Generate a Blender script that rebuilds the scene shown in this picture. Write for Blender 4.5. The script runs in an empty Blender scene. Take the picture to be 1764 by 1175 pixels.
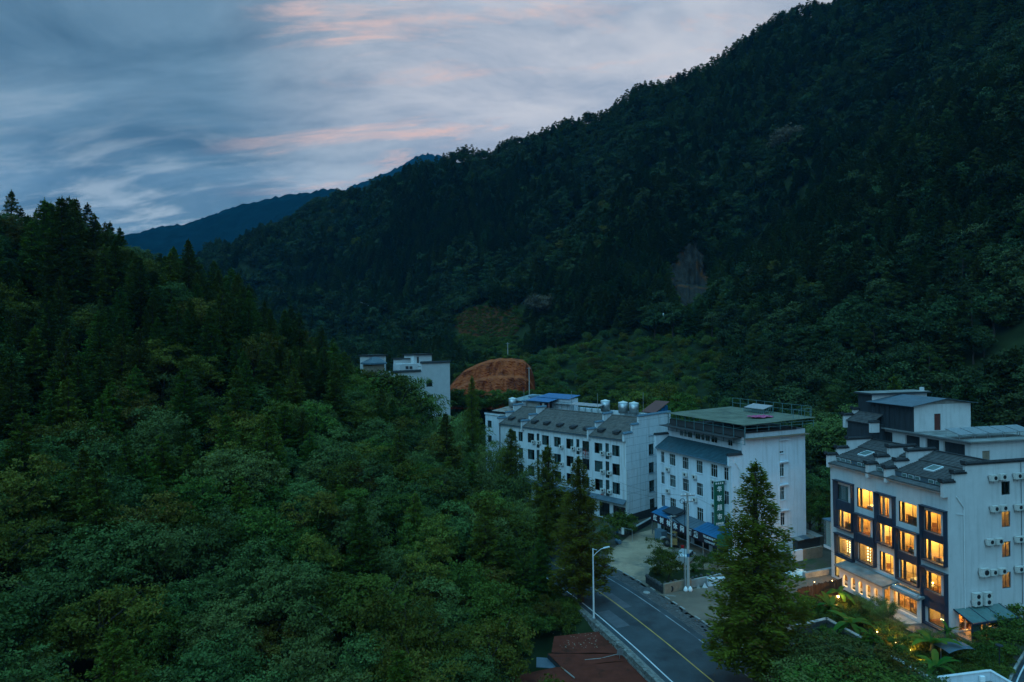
import bpy, bmesh, math, random
import numpy as np
from mathutils import Vector, Matrix

random.seed(7)
RNG = np.random.default_rng(7)
R = math.radians
scene = bpy.context.scene
COL = scene.collection

# ------------------------------------------------------------------ camera, world, sun, exposure
CAM_H = 31.0
FPX = 1120.0            # focal length in pixels of a 1764 px wide frame
ROLL = R(0.7)
cam_data = bpy.data.cameras.new('camera')
cam_data.sensor_width = 36.0
cam_data.lens = FPX / 1764.0 * 36.0
cam_data.clip_start = 0.5
cam_data.clip_end = 9000.0
cam = bpy.data.objects.new('camera', cam_data)
cam.location = (0, 0, CAM_H)
cam.rotation_euler = (R(90), ROLL, 0)
COL.objects.link(cam)
scene.camera = cam

SUN_ELEV, SUN_AZ = R(38), R(210)      # soft afterglow from behind the camera; azimuth clockwise from +Y
WORLD_GAIN = 1.0
world = bpy.data.worlds.new('World')
scene.world = world
world.use_nodes = True


def build_world():
    nt = world.node_tree
    N, L = nt.nodes, nt.links
    N.clear()

    def nd(t, **k):
        n = N.new(t)
        for a, b in k.items():
            setattr(n, a, b)
        return n

    def mth(op, a, b=None, c=None, clamp=False):
        n = nd('ShaderNodeMath', operation=op)
        n.use_clamp = clamp
        for i, x in enumerate((a, b, c)):
            if x is None:
                continue
            if isinstance(x, (int, float)):
                n.inputs[i].default_value = x
            else:
                L.new(x, n.inputs[i])
        return n.outputs[0]

    def ramp(x, stops):
        n = nd('ShaderNodeValToRGB')
        e = n.color_ramp.elements
        while len(e) < len(stops):
            e.new(0.5)
        for el, (p, c) in zip(e, stops):
            el.position = p
            el.color = (*c, 1) if len(c) == 3 else c
        L.new(x, n.inputs[0])
        return n.outputs[0]

    def mix(f, a, b, bt='MIX'):
        n = nd('ShaderNodeMix', data_type='RGBA', blend_type=bt)
        for i, x in ((0, f), (6, a), (7, b)):
            if isinstance(x, (int, float)):
                n.inputs[i].default_value = x
            elif isinstance(x, tuple):
                n.inputs[i].default_value = (*x, 1)
            else:
                L.new(x, n.inputs[i])
        return n.outputs[2]

    def sstep(x, lo, hi):
        n = nd('ShaderNodeMapRange', interpolation_type='SMOOTHSTEP')
        n.inputs[1].default_value = lo
        n.inputs[2].default_value = hi
        L.new(x, n.inputs[0])
        return n.outputs[0]

    tc = nd('ShaderNodeTexCoord')
    d = tc.outputs['Generated']
    sep = nd('ShaderNodeSeparateXYZ')
    L.new(d, sep.inputs[0])
    dx, dy, dz = sep.outputs
    az = mth('ABSOLUTE', dz)
    den = mth('ADD', az, 0.30)
    px = mth('DIVIDE', dx, den)
    py = mth('DIVIDE', dy, den)
    comb = nd('ShaderNodeCombineXYZ')
    L.new(px, comb.inputs[0])
    L.new(py, comb.inputs[1])

    def noise(scale, rot, sc, detail=8, rough=.55, dist=0.0, off=(0, 0, 0)):
        m = nd('ShaderNodeMapping')
        m.inputs['Location'].default_value = off
        m.inputs['Rotation'].default_value = (0, 0, R(rot))
        m.inputs['Scale'].default_value = scale
        L.new(comb.outputs[0], m.inputs['Vector'])
        n = nd('ShaderNodeTexNoise')
        n.inputs['Scale'].default_value = sc
        n.inputs['Detail'].default_value = detail
        n.inputs['Roughness'].default_value = rough
        n.inputs['Distortion'].default_value = dist
        L.new(m.outputs[0], n.inputs['Vector'])
        return n.outputs['Fac']

    n1 = noise((.75, 1.5, 1), 20, 2.3, 11, .60, .45, (3.1, 1.7, 0))
    n2 = noise((.55, 2.2, 1), 24, 3.0, 10, .64, .5, (7.4, 2.2, 0))
    n3 = noise((1, 1, 1), 0, .55, 4, .5, 0, (1.4, 5.2, 0))
    n4 = noise((.6, 1.7, 1), 10, 4.2, 9, .6, .3, (4.4, 9.2, 0))

    def toward(u, v, lo, hi):
        a, b = (u - 882) / FPX, (587.5 - v) / FPX
        w = Vector((a * math.cos(ROLL) + b * math.sin(ROLL), 1, -a * math.sin(ROLL) + b * math.cos(ROLL))).normalized()
        n = nd('ShaderNodeVectorMath', operation='DOT_PRODUCT')
        L.new(d, n.inputs[0])
        n.inputs[1].default_value = w
        return sstep(n.outputs['Value'], lo, hi)

    # grey-blue cloud deck
    base = ramp(n1, [(0.32, (.072, .150, .226)), (0.45, (.112, .212, .302)), (0.57, (.165, .285, .390)), (0.72, (.30, .41, .50))])
    glow = toward(1060, 150, .84, .99)
    paler = ramp(n1, [(0.30, (.24, .315, .41)), (0.43, (.38, .44, .53)), (0.54, (.54, .57, .63)), (0.70, (.68, .68, .71))])
    c = mix(glow, base, paler)
    # whitish gaps low over the ridges
    low = mth('MULTIPLY', sstep(dz, .36, .10), sstep(n4, .44, .62))
    low = mth('MULTIPLY', low, toward(520, 330, .84, .985))
    c = mix(mth('MULTIPLY', low, .9), c, (.52, .62, .68))
    # streaks lit pink by the set sun
    pk = sstep(n2, .50, .64)
    n5 = noise((.7, 2.0, 1), 26, 7.5, 8, .68, .6, (2.2, 8.1, 0))
    pk = mth('MULTIPLY', pk, mth('ADD', mth('MULTIPLY', sstep(n5, .36, .62), .75), .25))
    pk = mth('MULTIPLY', pk, toward(860, 130, .90, .99))
    c = mix(mth('MULTIPLY', pk, .85), c, (.86, .57, .48))
    # an overcast sky is brighter overhead than at the horizon
    zen = sstep(dz, .42, 1.0)
    up = nd('ShaderNodeCombineXYZ')
    for k, g_ in enumerate((1.55, 4.1, 4.8)):        # and bluer
        L.new(mth('ADD', mth('MULTIPLY', zen, g_), 1.0), up.inputs[k])
    sc = nd('ShaderNodeVectorMath', operation='MULTIPLY')
    L.new(c, sc.inputs[0])
    L.new(up.outputs[0], sc.inputs[1])
    sky = nd('ShaderNodeTexSky', sky_type='NISHITA')
    sky.sun_disc = False
    sky.sun_elevation = SUN_ELEV
    sky.sun_rotation = SUN_AZ
    bg1 = nd('ShaderNodeBackground')
    bg1.inputs[1].default_value = 0.002
    L.new(sky.outputs[0], bg1.inputs[0])
    bg2 = nd('ShaderNodeBackground')
    bg2.inputs[1].default_value = WORLD_GAIN
    L.new(sc.outputs[0], bg2.inputs[0])
    add = nd('ShaderNodeAddShader')
    L.new(bg1.outputs[0], add.inputs[0])
    L.new(bg2.outputs[0], add.inputs[1])
    out = nd('ShaderNodeOutputWorld')
    L.new(add.outputs[0], out.inputs[0])


build_world()

sun_data = bpy.data.lights.new('sun', 'SUN')
sun_data.energy = 1.25
sun_data.angle = R(55)
sun_data.color = (.28, .72, 1.0)
sun = bpy.data.objects.new('sun', sun_data)
sd = Vector((math.sin(SUN_AZ) * math.cos(SUN_ELEV), math.cos(SUN_AZ) * math.cos(SUN_ELEV), math.sin(SUN_ELEV)))
sun.rotation_euler = sd.to_track_quat('Z', 'Y').to_euler()
sun.location = sd * 300
COL.objects.link(sun)

scene.view_settings.view_transform = 'Standard'
scene.view_settings.look = 'None'
scene.view_settings.exposure = 0.0
scene.view_settings.gamma = 1.0
scene.view_settings.use_curve_mapping = False
scene.render.engine = 'CYCLES'
cy = scene.cycles
cy.max_bounces = 6
cy.diffuse_bounces = 2
cy.glossy_bounces = 2
cy.transmission_bounces = 3
cy.transparent_max_bounces = 8
cy.volume_bounces = 0
cy.caustics_reflective = False
cy.caustics_refractive = False
cy.sample_clamp_indirect = 4.0
cy.use_denoising = True
cy.use_light_tree = True

# ------------------------------------------------------------------ pixel <-> world helpers
CR, SR = math.cos(ROLL), math.sin(ROLL)


def ray(u, v):
    a, b = (u - 882.0) / FPX, (587.5 - v) / FPX
    return Vector((a * CR + b * SR, 1.0, -a * SR + b * CR))


def at_depth(u, v, D):
    return Vector((0, 0, CAM_H)) + ray(u, v) * D


def ground(u, v, z=0.0):
    r = ray(u, v)
    return Vector((0, 0, CAM_H)) + r * ((z - CAM_H) / r.z)


def project(x, y, z):
    dz = z - CAM_H
    return 882 + FPX * (x * CR - dz * SR) / y, 587.5 - FPX * (x * SR + dz * CR) / y


class Frame:
    """Local axes of a building: X inward from the front, Y along the front away from the near corner."""

    def __init__(s, origin, vp_u):
        s.o = Vector(origin)
        e1 = Vector(((vp_u - 882) / FPX, 1.0, 0) if not isinstance(vp_u, tuple) else (*vp_u, 0)).normalized()
        s.e1 = e1
        s.e2 = Vector((e1.y, -e1.x, 0))
        s.rot = math.atan2(s.e2.y, s.e2.x)

    def w(s, X, Y, Z):
        return s.o + s.e2 * X + s.e1 * Y + Vector((0, 0, Z))

    def _hit(s, u, v, p0, n):
        r = ray(u, v)
        c = Vector((0, 0, CAM_H))
        t = (p0 - c).dot(n) / r.dot(n)
        return c + r * t - s.o

    def front(s, u, v, X=0.0):
        q = s._hit(u, v, s.w(X, 0, 0), s.e2)
        return q.dot(s.e1), q.z

    def side(s, u, v, Y=0.0):
        q = s._hit(u, v, s.w(0, Y, 0), s.e1)
        return q.dot(s.e2), q.z

    def level(s, u, v, z):
        q = ground(u, v, s.o.z + z) - s.o
        return q.dot(s.e2), q.dot(s.e1)


# ------------------------------------------------------------------ object helpers
def link(name, data, parent=None):
    o = bpy.data.objects.new(name, data)
    COL.objects.link(o)
    if parent is not None:
        o.parent = parent
    return o


def tag(o, label, cat, group=None, kind=None):
    o['label'] = label
    o['category'] = cat
    if group:
        o['group'] = group
    if kind:
        o['kind'] = kind
    return o


def thing(name, label, cat, loc=(0, 0, 0), rz=0.0, group=None, kind=None):
    o = bpy.data.objects.new(name, None)
    o.empty_display_size = .3
    COL.objects.link(o)
    o.location = loc
    o.rotation_euler = (0, 0, rz)
    return tag(o, label, cat, group, kind)


def copy_tree(o, parent=None):
    c = o.copy()
    COL.objects.link(c)
    c.parent = parent
    for ch in list(o.children):
        copy_tree(ch, c)
    return c


class MB:
    """Collects simple solids and links them as one mesh object."""

    def __init__(s):
        s.v, s.f, s.m, s.mats = [], [], [], []

    def _mi(s, mat):
        if mat not in s.mats:
            s.mats.append(mat)
        return s.mats.index(mat)

    def add(s, vs, fs, mat):
        b = len(s.v)
        i = s._mi(mat)
        s.v += [tuple(x) for x in vs]
        for f in fs:
            s.f.append(tuple(b + k for k in f))
            s.m.append(i)

    def box(s, lo, hi, mat, M=None):
        x0, y0, z0 = lo
        x1, y1, z1 = hi
        vs = [Vector(p) for p in ((x0, y0, z0), (x1, y0, z0), (x1, y1, z0), (x0, y1, z0), (x0, y0, z1), (x1, y0, z1), (x1, y1, z1), (x0, y1, z1))]
        if M is not None:
            vs = [M @ p for p in vs]
        s.add(vs, ((0, 3, 2, 1), (4, 5, 6, 7), (0, 1, 5, 4), (1, 2, 6, 5), (2, 3, 7, 6), (3, 0, 4, 7)), mat)
        return s

    def quad(s, a, b, c, d, mat):
        s.add((a, b, c, d), ((0, 1, 2, 3),), mat)
        return s

    def slab(s, quad4, th, mat):
        """a solid from four top corners and a thickness straight down"""
        top = [Vector(p) for p in quad4]
        bot = [p - Vector((0, 0, th)) for p in top]
        s.add(top + bot, ((0, 1, 2, 3), (7, 6, 5, 4), (0, 4, 5, 1), (1, 5, 6, 2), (2, 6, 7, 3), (3, 7, 4, 0)), mat)
        return s

    def prism(s, poly, axis, a0, a1, mat):
        """extrude a 2D polygon; axis 'x' takes (y,z), 'y' takes (x,z), 'z' takes (x,y)"""
        def p3(q, a):
            return {'x': (a, q[0], q[1]), 'y': (q[0], a, q[1]), 'z': (q[0], q[1], a)}[axis]
        n = len(poly)
        vs = [p3(q, a0) for q in poly] + [p3(q, a1) for q in poly]
        fs = [tuple(range(n))[::-1], tuple(range(n, 2 * n))] + [(i, (i + 1) % n, n + (i + 1) % n, n + i) for i in range(n)]
        s.add(vs, fs, mat)
        return s

    def tube(s, pts, rads, mat, n=7, cap=True):
        pts = [Vector(p) for p in pts]
        if isinstance(rads, (int, float)):
            rads = [rads] * len(pts)
        vs, fs = [], []
        up = None
        for i, p in enumerate(pts):
            t = (pts[min(i + 1, len(pts) - 1)] - pts[max(i - 1, 0)]).normalized()
            if up is None:
                up = Vector((0, 0, 1)) if abs(t.z) < .9 else Vector((1, 0, 0))
            a = t.cross(up).normalized()
            b = a.cross(t).normalized()
            up = b
            for k in range(n):
                w = 2 * math.pi * k / n
                vs.append(p + (a * math.cos(w) + b * math.sin(w)) * rads[i])
        for i in range(len(pts) - 1):
            for k in range(n):
                fs.append((i * n + k, i * n + (k + 1) % n, (i + 1) * n + (k + 1) % n, (i + 1) * n + k))
        if cap:
            fs.append(tuple(range(n))[::-1])
            fs.append(tuple(range((len(pts) - 1) * n, len(pts) * n)))
        s.add(vs, fs, mat)
        return s

    def lathe(s, prof, mat, c=(0, 0, 0), n=20):
        vs, fs = [], []
        for r, z in prof:
            for k in range(n):
                w = 2 * math.pi * k / n
                vs.append((c[0] + r * math.cos(w), c[1] + r * math.sin(w), c[2] + z))
        m = len(prof)
        for i in range(m - 1):
            for k in range(n):
                fs.append((i * n + k, i * n + (k + 1) % n, (i + 1) * n + (k + 1) % n, (i + 1) * n + k))
        fs.append(tuple(range(n))[::-1])
        fs.append(tuple(range((m - 1) * n, m * n)))
        s.add(vs, fs, mat)
        return s

    def mesh(s, name, smooth=False):
        me = bpy.data.meshes.new(name)
        me.from_pydata(s.v, [], s.f)
        for m in s.mats:
            me.materials.append(m)
        me.polygons.foreach_set('material_index', s.m)
        if smooth:
            me.polygons.foreach_set('use_smooth', [True] * len(me.polygons))
        me.update()
        return me

    def build(s, name, parent=None, smooth=False):
        return link(name, s.mesh(name, smooth), parent)


def np_mesh(name, V, F, mat, smooth=False):
    """mesh from numpy vertices and equal-sized faces"""
    me = bpy.data.meshes.new(name)
    k = F.shape[1]
    me.vertices.add(len(V))
    me.vertices.foreach_set('co', np.ascontiguousarray(V, dtype=np.float32).ravel())
    me.loops.add(F.size)
    me.loops.foreach_set('vertex_index', np.ascontiguousarray(F, dtype=np.int32).ravel())
    me.polygons.add(len(F))
    me.polygons.foreach_set('loop_start', np.arange(0, F.size, k, dtype=np.int32))
    if smooth:
        me.polygons.foreach_set('use_smooth', np.ones(len(F), dtype=bool))
    me.materials.append(mat)
    me.update(calc_edges=True)
    return me


# ------------------------------------------------------------------ materials
MATS = {}


def _pr(nt):
    N = nt.nodes
    N.clear()
    out = N.new('ShaderNodeOutputMaterial')
    p = N.new('ShaderNodeBsdfPrincipled')
    nt.links.new(p.outputs[0], out.inputs[0])
    return p, out


def mat(name, col, rough=.7, var=.25, nscale=2.0, stretch=(1, 1, 1), bump=0.0, bscale=20.0, metal=0.0, spec=.25, col2=None, thr=None, emit=None, estr=0.0, obj_var=0.0, detail=6):
    """plain surface with noise in colour and relief; col2 shows in blotches above thr"""
    if name in MATS:
        return MATS[name]
    m = bpy.data.materials.new(name)
    m.use_nodes = True
    nt = m.node_tree
    p, out = _pr(nt)
    N, L = nt.nodes, nt.links
    p.inputs['Roughness'].default_value = rough
    p.inputs['Metallic'].default_value = metal
    p.inputs['Specular IOR Level'].default_value = spec
    tc = N.new('ShaderNodeTexCoord')
    mp = N.new('ShaderNodeMapping')
    mp.inputs['Scale'].default_value = stretch
    L.new(tc.outputs['Object'], mp.inputs[0])
    n = N.new('ShaderNodeTexNoise')
    n.inputs['Scale'].default_value = nscale
    n.inputs['Detail'].default_value = detail
    n.inputs['Roughness'].default_value = .6
    L.new(mp.outputs[0], n.inputs['Vector'])
    r = N.new('ShaderNodeValToRGB')
    e = r.color_ramp.elements
    dark = tuple(c * (1 - var) for c in col)
    lite = tuple(min(1, c * (1 + var * .6)) for c in col)
    e[0].position, e[0].color = .30, (*dark, 1)
    e[1].position, e[1].color = .70, (*lite, 1)
    L.new(n.outputs['Fac'], r.inputs[0])
    c = r.outputs[0]
    if col2 is not None:
        n2 = N.new('ShaderNodeTexNoise')
        n2.inputs['Scale'].default_value = nscale * .45
        n2.inputs['Detail'].default_value = 9
        n2.inputs['Roughness'].default_value = .65
        L.new(mp.outputs[0], n2.inputs['Vector'])
        mr = N.new('ShaderNodeMapRange')
        mr.inputs[1].default_value, mr.inputs[2].default_value = thr, thr + .08
        L.new(n2.outputs['Fac'], mr.inputs[0])
        mx = N.new('ShaderNodeMix')
        mx.data_type = 'RGBA'
        mx.inputs[7].default_value = (*col2, 1)
        L.new(mr.outputs[0], mx.inputs[0])
        L.new(c, mx.inputs[6])
        c = mx.outputs[2]
    if obj_var:
        oi = N.new('ShaderNodeObjectInfo')
        hs = N.new('ShaderNodeHueSaturation')
        mr = N.new('ShaderNodeMapRange')
        mr.inputs[3].default_value, mr.inputs[4].default_value = 1 - obj_var, 1 + obj_var
        L.new(oi.outputs['Random'], mr.inputs[0])
        L.new(mr.outputs[0], hs.inputs['Value'])
        L.new(c, hs.inputs['Color'])
        c = hs.outputs[0]
    L.new(c, p.inputs['Base Color'])
    if bump:
        nb = N.new('ShaderNodeTexNoise')
        nb.inputs['Scale'].default_value = bscale
        nb.inputs['Detail'].default_value = 5
        L.new(mp.outputs[0], nb.inputs['Vector'])
        bp = N.new('ShaderNodeBump')
        bp.inputs['Strength'].default_value = bump
        bp.inputs['Distance'].default_value = .05
        L.new(nb.outputs['Fac'], bp.inputs['Height'])
        L.new(bp.outputs[0], p.inputs['Normal'])
    if emit is not None:
        p.inputs['Emission Color'].default_value = (*emit, 1)
        p.inputs['Emission Strength'].default_value = estr
    MATS[name] = m
    return m


def leaf_mat(name, c1, c2, trans=.25, gloss=.35, c3=None, obj=.35):
    """leaves: each leaf its own shade between c1 and c2, each plant a little lighter, darker or yellower"""
    m = bpy.data.materials.new(name)
    m.use_nodes = True
    nt = m.node_tree
    p, out = _pr(nt)
    N, L = nt.nodes, nt.links
    g = N.new('ShaderNodeNewGeometry')
    oi = N.new('ShaderNodeObjectInfo')
    tc = N.new('ShaderNodeTexCoord')
    nz = N.new('ShaderNodeTexNoise')
    nz.inputs['Scale'].default_value = .7
    nz.inputs['Detail'].default_value = 3
    L.new(tc.outputs['Object'], nz.inputs['Vector'])
    mx = N.new('ShaderNodeMix')
    mx.data_type = 'RGBA'
    mx.inputs[6].default_value = (*c1, 1)
    mx.inputs[7].default_value = (*c2, 1)
    av = N.new('ShaderNodeMath')
    av.operation = 'MULTIPLY_ADD'
    av.inputs[1].default_value = .5
    L.new(g.outputs['Random Per Island'], av.inputs[0])
    h = N.new('ShaderNodeMath')
    h.operation = 'MULTIPLY'
    h.inputs[1].default_value = .5
    L.new(nz.outputs['Fac'], h.inputs[0])
    L.new(h.outputs[0], av.inputs[2])
    L.new(av.outputs[0], mx.inputs[0])
    c = mx.outputs[2]
    if c3 is not None:                     # a few turning leaves
        gt = N.new('ShaderNodeMath')
        gt.operation = 'GREATER_THAN'
        gt.inputs[1].default_value = .95
        L.new(g.outputs['Random Per Island'], gt.inputs[0])
        m3 = N.new('ShaderNodeMix')
        m3.data_type = 'RGBA'
        m3.inputs[7].default_value = (*c3, 1)
        L.new(gt.outputs[0], m3.inputs[0])
        L.new(c, m3.inputs[6])
        c = m3.outputs[2]
    hs = N.new('ShaderNodeHueSaturation')
    mr = N.new('ShaderNodeMapRange')
    mr.inputs[3].default_value, mr.inputs[4].default_value = 1 - obj, 1 + obj
    L.new(oi.outputs['Random'], mr.inputs[0])
    L.new(mr.outputs[0], hs.inputs['Value'])
    mr2 = N.new('ShaderNodeMath')           # a second, unrelated number per plant for the hue
    mr2.operation = 'FRACT'
    ml = N.new('ShaderNodeMath')
    ml.operation = 'MULTIPLY'
    ml.inputs[1].default_value = 7.31
    L.new(oi.outputs['Random'], ml.inputs[0])
    L.new(ml.outputs[0], mr2.inputs[0])
    mr3 = N.new('ShaderNodeMapRange')
    mr3.inputs[3].default_value, mr3.inputs[4].default_value = .465, .53
    L.new(mr2.outputs[0], mr3.inputs[0])
    L.new(mr3.outputs[0], hs.inputs['Hue'])
    L.new(c, hs.inputs['Color'])
    c = hs.outputs[0]
    L.new(c, p.inputs['Base Color'])
    p.inputs['Roughness'].default_value = .6
    p.inputs['Specular IOR Level'].default_value = gloss * .12
    tr = N.new('ShaderNodeBsdfTranslucent')
    L.new(c, tr.inputs[0])
    ms = N.new('ShaderNodeMixShader')
    ms.inputs[0].default_value = trans
    L.new(p.outputs[0], ms.inputs[1])
    L.new(tr.outputs[0], ms.inputs[2])
    L.new(ms.outputs[0], out.inputs[0])
    MATS[name] = m
    return m


def glass_mat(name, tint=(.75, .85, .85), refl=1.0):
    m = bpy.data.materials.new(name)
    m.use_nodes = True
    nt = m.node_tree
    N, L = nt.nodes, nt.links
    N.clear()
    out = N.new('ShaderNodeOutputMaterial')
    t = N.new('ShaderNodeBsdfTransparent')
    t.inputs[0].default_value = (*tint, 1)
    gl = N.new('ShaderNodeBsdfGlossy')
    gl.inputs['Roughness'].default_value = .03
    fr = N.new('ShaderNodeLayerWeight')
    fr.inputs['Blend'].default_value = .5
    pw = N.new('ShaderNodeMath')
    pw.operation = 'POWER'
    pw.inputs[1].default_value = 4.0
    L.new(fr.outputs['Facing'], pw.inputs[0])
    k = N.new('ShaderNodeMath')
    k.operation = 'MULTIPLY_ADD'
    k.inputs[1].default_value = .85
    k.inputs[2].default_value = .045 * refl
    k.use_clamp = True
    L.new(pw.outputs[0], k.inputs[0])
    ms = N.new('ShaderNodeMixShader')
    L.new(k.outputs[0], ms.inputs[0])
    L.new(t.outputs[0], ms.inputs[1])
    L.new(gl.outputs[0], ms.inputs[2])
    L.new(ms.outputs[0], out.inputs[0])
    MATS[name] = m
    return m


def wall_mat(name, col, dirt=(.33, .30, .26), amount=.5, lines=None):
    """painted render with rain streaks and grime"""
    m = bpy.data.materials.new(name)
    m.use_nodes = True
    nt = m.node_tree
    p, out = _pr(nt)
    N, L = nt.nodes, nt.links
    tc = N.new('ShaderNodeTexCoord')

    def noise(stretch, sc, det=7):
        mp = N.new('ShaderNodeMapping')
        mp.inputs['Scale'].default_value = stretch
        L.new(tc.outputs['Object'], mp.inputs[0])
        n = N.new('ShaderNodeTexNoise')
        n.inputs['Scale'].default_value = sc
        n.inputs['Detail'].default_value = det
        n.inputs['Roughness'].default_value = .62
        L.new(mp.outputs[0], n.inputs['Vector'])
        return n.outputs['Fac']

    def rng(x, lo, hi, t0=0.0, t1=1.0):
        r = N.new('ShaderNodeMapRange')
        for i, q in enumerate((lo, hi, t0, t1)):
            r.inputs[i + 1].default_value = q
        L.new(x, r.inputs[0])
        return r.outputs[0]

    def mix(f, a, b):
        n = N.new('ShaderNodeMix')
        n.data_type = 'RGBA'
        for i, x in ((0, f), (6, a), (7, b)):
            if isinstance(x, tuple):
                n.inputs[i].default_value = (*x, 1)
            else:
                L.new(x, n.inputs[i])
        return n.outputs[2]
    c = mix(rng(noise((1, 1, 1), .8), .3, .7), tuple(x * .88 for x in col), col)
    c = mix(rng(noise((2.2, 2.2, .16), 1.0), .50, .78, 0, amount), c, dirt)
    c = mix(rng(noise((1, 1, 1), 2.6, 10), .60, .78, 0, amount * .8), c, tuple(x * .8 for x in dirt))
    L.new(c, p.inputs['Base Color'])
    p.inputs['Roughness'].default_value = .85
    p.inputs['Specular IOR Level'].default_value = .2
    bp = N.new('ShaderNodeBump')
    bp.inputs['Strength'].default_value = .15
    bp.inputs['Distance'].default_value = .03
    L.new(noise((1, 1, 1), 9), bp.inputs['Height'])
    L.new(bp.outputs[0], p.inputs['Normal'])
    MATS[name] = m
    return m


M_WALL_A = wall_mat('weathered_white_render', (.63, .665, .69), (.24, .21, .17), .7)
M_WALL_B = wall_mat('white_render', (.69, .735, .79), (.34, .35, .34), .62)
M_WALL_C = wall_mat('fresh_white_render', (.59, .59, .59), (.32, .32, .31), .55)
M_WALL_D = wall_mat('distant_white_render', (.60, .60, .60), (.42, .41, .39), .25)
M_PLINTH = mat('black_mossy_stone', (.035, .036, .036), .9, .5, 3, bump=.5)
M_TILE_A = mat('grey_brown_roof_tile', (.115, .098, .086), .8, .4, 1.6, bump=.3, bscale=14)
M_TILE_B = mat('teal_blue_roof_tile', (.030, .075, .095), .55, .3, 1.5, bump=.2)
M_TILE_C = mat('dark_grey_roof_tile', (.085, .080, .078), .8, .45, 2.2, bump=.3, bscale=14)
M_CAP = mat('blackened_cap_tile', (.032, .032, .034), .8, .5, 3, bump=.5)
M_TRIM_BLUE = mat('blue_grey_trim', (.10, .17, .22), .6, .2, 4)
M_FRAME_DARK = mat('dark_aluminium', (.035, .045, .05), .45, .1, 5, spec=.5)
M_FRAME_WHITE = mat('white_plastic_frame', (.62, .64, .64), .5, .1, 5)
M_FRAME_NAVY = mat('navy_metal_panel', (.016, .028, .050), .5, .25, 1.4, spec=.5)
M_GLASS = glass_mat('window_glass', (.70, .80, .80), 1.6)
M_GLASS_ROOF = glass_mat('green_roof_glass', (.35, .52, .50), 2.0)
M_CURTAIN = mat('pale_curtain', (.34, .36, .36), .9, .35, 3, (6, 6, .2))
M_CURTAIN_D = mat('brown_curtain', (.16, .12, .09), .9, .35, 3, (6, 6, .2))
M_AC = mat('cream_metal_casing', (.58, .57, .53), .55, .2, 5)
M_AC_DARK = mat('dark_fan_grille', (.02, .022, .025), .6, .2, 8)
M_STEEL = mat('galvanised_steel', (.38, .40, .41), .42, .3, 5, metal=.75)
M_STEEL_RIB = mat('ribbed_stainless_steel', (.55, .56, .57), .32, .2, 4, metal=.9)
M_CONC = mat('bare_concrete', (.30, .29, .27), .9, .3, 1.5, bump=.3)
M_CONC_ROOF = mat('damp_concrete_roof', (.22, .215, .20), .7, .45, .7, bump=.3)
M_POLE = mat('concrete_pole', (.36, .36, .34), .85, .2, 3)
M_DARK = mat('dark_interior', (.05, .05, .05), .9, .2, 2)
M_BLUE_SHEET = mat('bright_blue_sheet_metal', (.016, .12, .25), .5, .2, 1.5)
M_GREEN_SHEET = mat('green_sheet_metal', (.010, .135, .075), .55, .15, 2)
M_SIGN_PURPLE = mat('dark_plum_sign_board', (.030, .016, .026), .6, .3, 2)
M_SIGN_GREEN = mat('green_sign_board', (.004, .090, .058), .5, .12, 2)
M_LETTER = mat('white_letter', (.80, .80, .80), .5, .06, 4)
M_LETTER_RED = mat('faded_red_letter', (.38, .05, .035), .7, .3, 6)
M_CANOPY_B = mat('olive_fibre_sheet', (.135, .14, .10), .9, .4, .55, bump=.2, col2=(.05, .06, .06), thr=.60)
M_PINK = mat('pink_cloth', (.42, .08, .17), .9, .3, 2, bump=.6, bscale=3)
M_GREYMETAL = mat('blue_grey_sheet_metal', (.085, .12, .145), .5, .25, .9)
M_DARKMETAL = mat('dark_slate_cladding', (.030, .038, .045), .6, .35, 1.2, (3, 3, .3))
M_RUST = mat('rusted_sheet', (.26, .22, .19), .8, .3, 1.2, col2=(.16, .065, .03), thr=.50)
M_RED_ROOF = mat('red_brown_corrugated_metal', (.118, .029, .018), .8, .28, .8, spec=.06, col2=(.060, .020, .012), thr=.56)
M_STONE = mat('grey_field_stone', (.15, .145, .13), .9, .45, 3.5, bump=.9, bscale=6, obj_var=.3)
M_BRICKDARK = mat('dark_block', (.070, .068, .066), .9, .4, 3, bump=.6, obj_var=.3)
M_WOOD = mat('dark_fence_wood', (.040, .028, .020), .85, .45, 5, (2, 2, .3), bump=.4, obj_var=.35)
M_DOORWOOD = mat('red_brown_door_wood', (.11, .035, .028), .6, .2, 3)
M_SOIL = mat('forest_floor', (.024, .034, .013), .95, .45, .25, bump=.8, bscale=2, spec=.03)
M_TAN = mat('tan_plaster', (.26, .20, .145), .9, .25, 2, bump=.3)
M_RUBBER = mat('black_rubber', (.02, .02, .02), .8, .2, 5)
M_BARK = mat('bark', (.055, .042, .032), .9, .4, 6, (1, 1, .3), bump=.6)
M_BAMBOO_CANE = mat('bamboo_cane', (.09, .11, .04), .6, .3, 4)
M_TEAL_TRUSS = mat('teal_painted_steel', (.10, .19, .20), .5, .25, 5)
M_ROOM = mat('warm_room_plaster', (.66, .50, .30), .8, .12, 1.0)
M_ROOMWOOD = mat('room_wood', (.26, .13, .06), .6, .25, 3)
M_LINEN = mat('white_linen', (.75, .72, .66), .85, .1, 4, bump=.4)
M_BULB = mat('warm_bulb', (.9, .7, .4), .5, 0, emit=(1.0, .62, .22), estr=14)
M_STRIP = mat('warm_light_strip', (.9, .7, .4), .5, 0, emit=(1.0, .66, .26), estr=10)

# ------------------------------------------------------------------ terrain
_LAT = RNG.random((128, 128))


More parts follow.
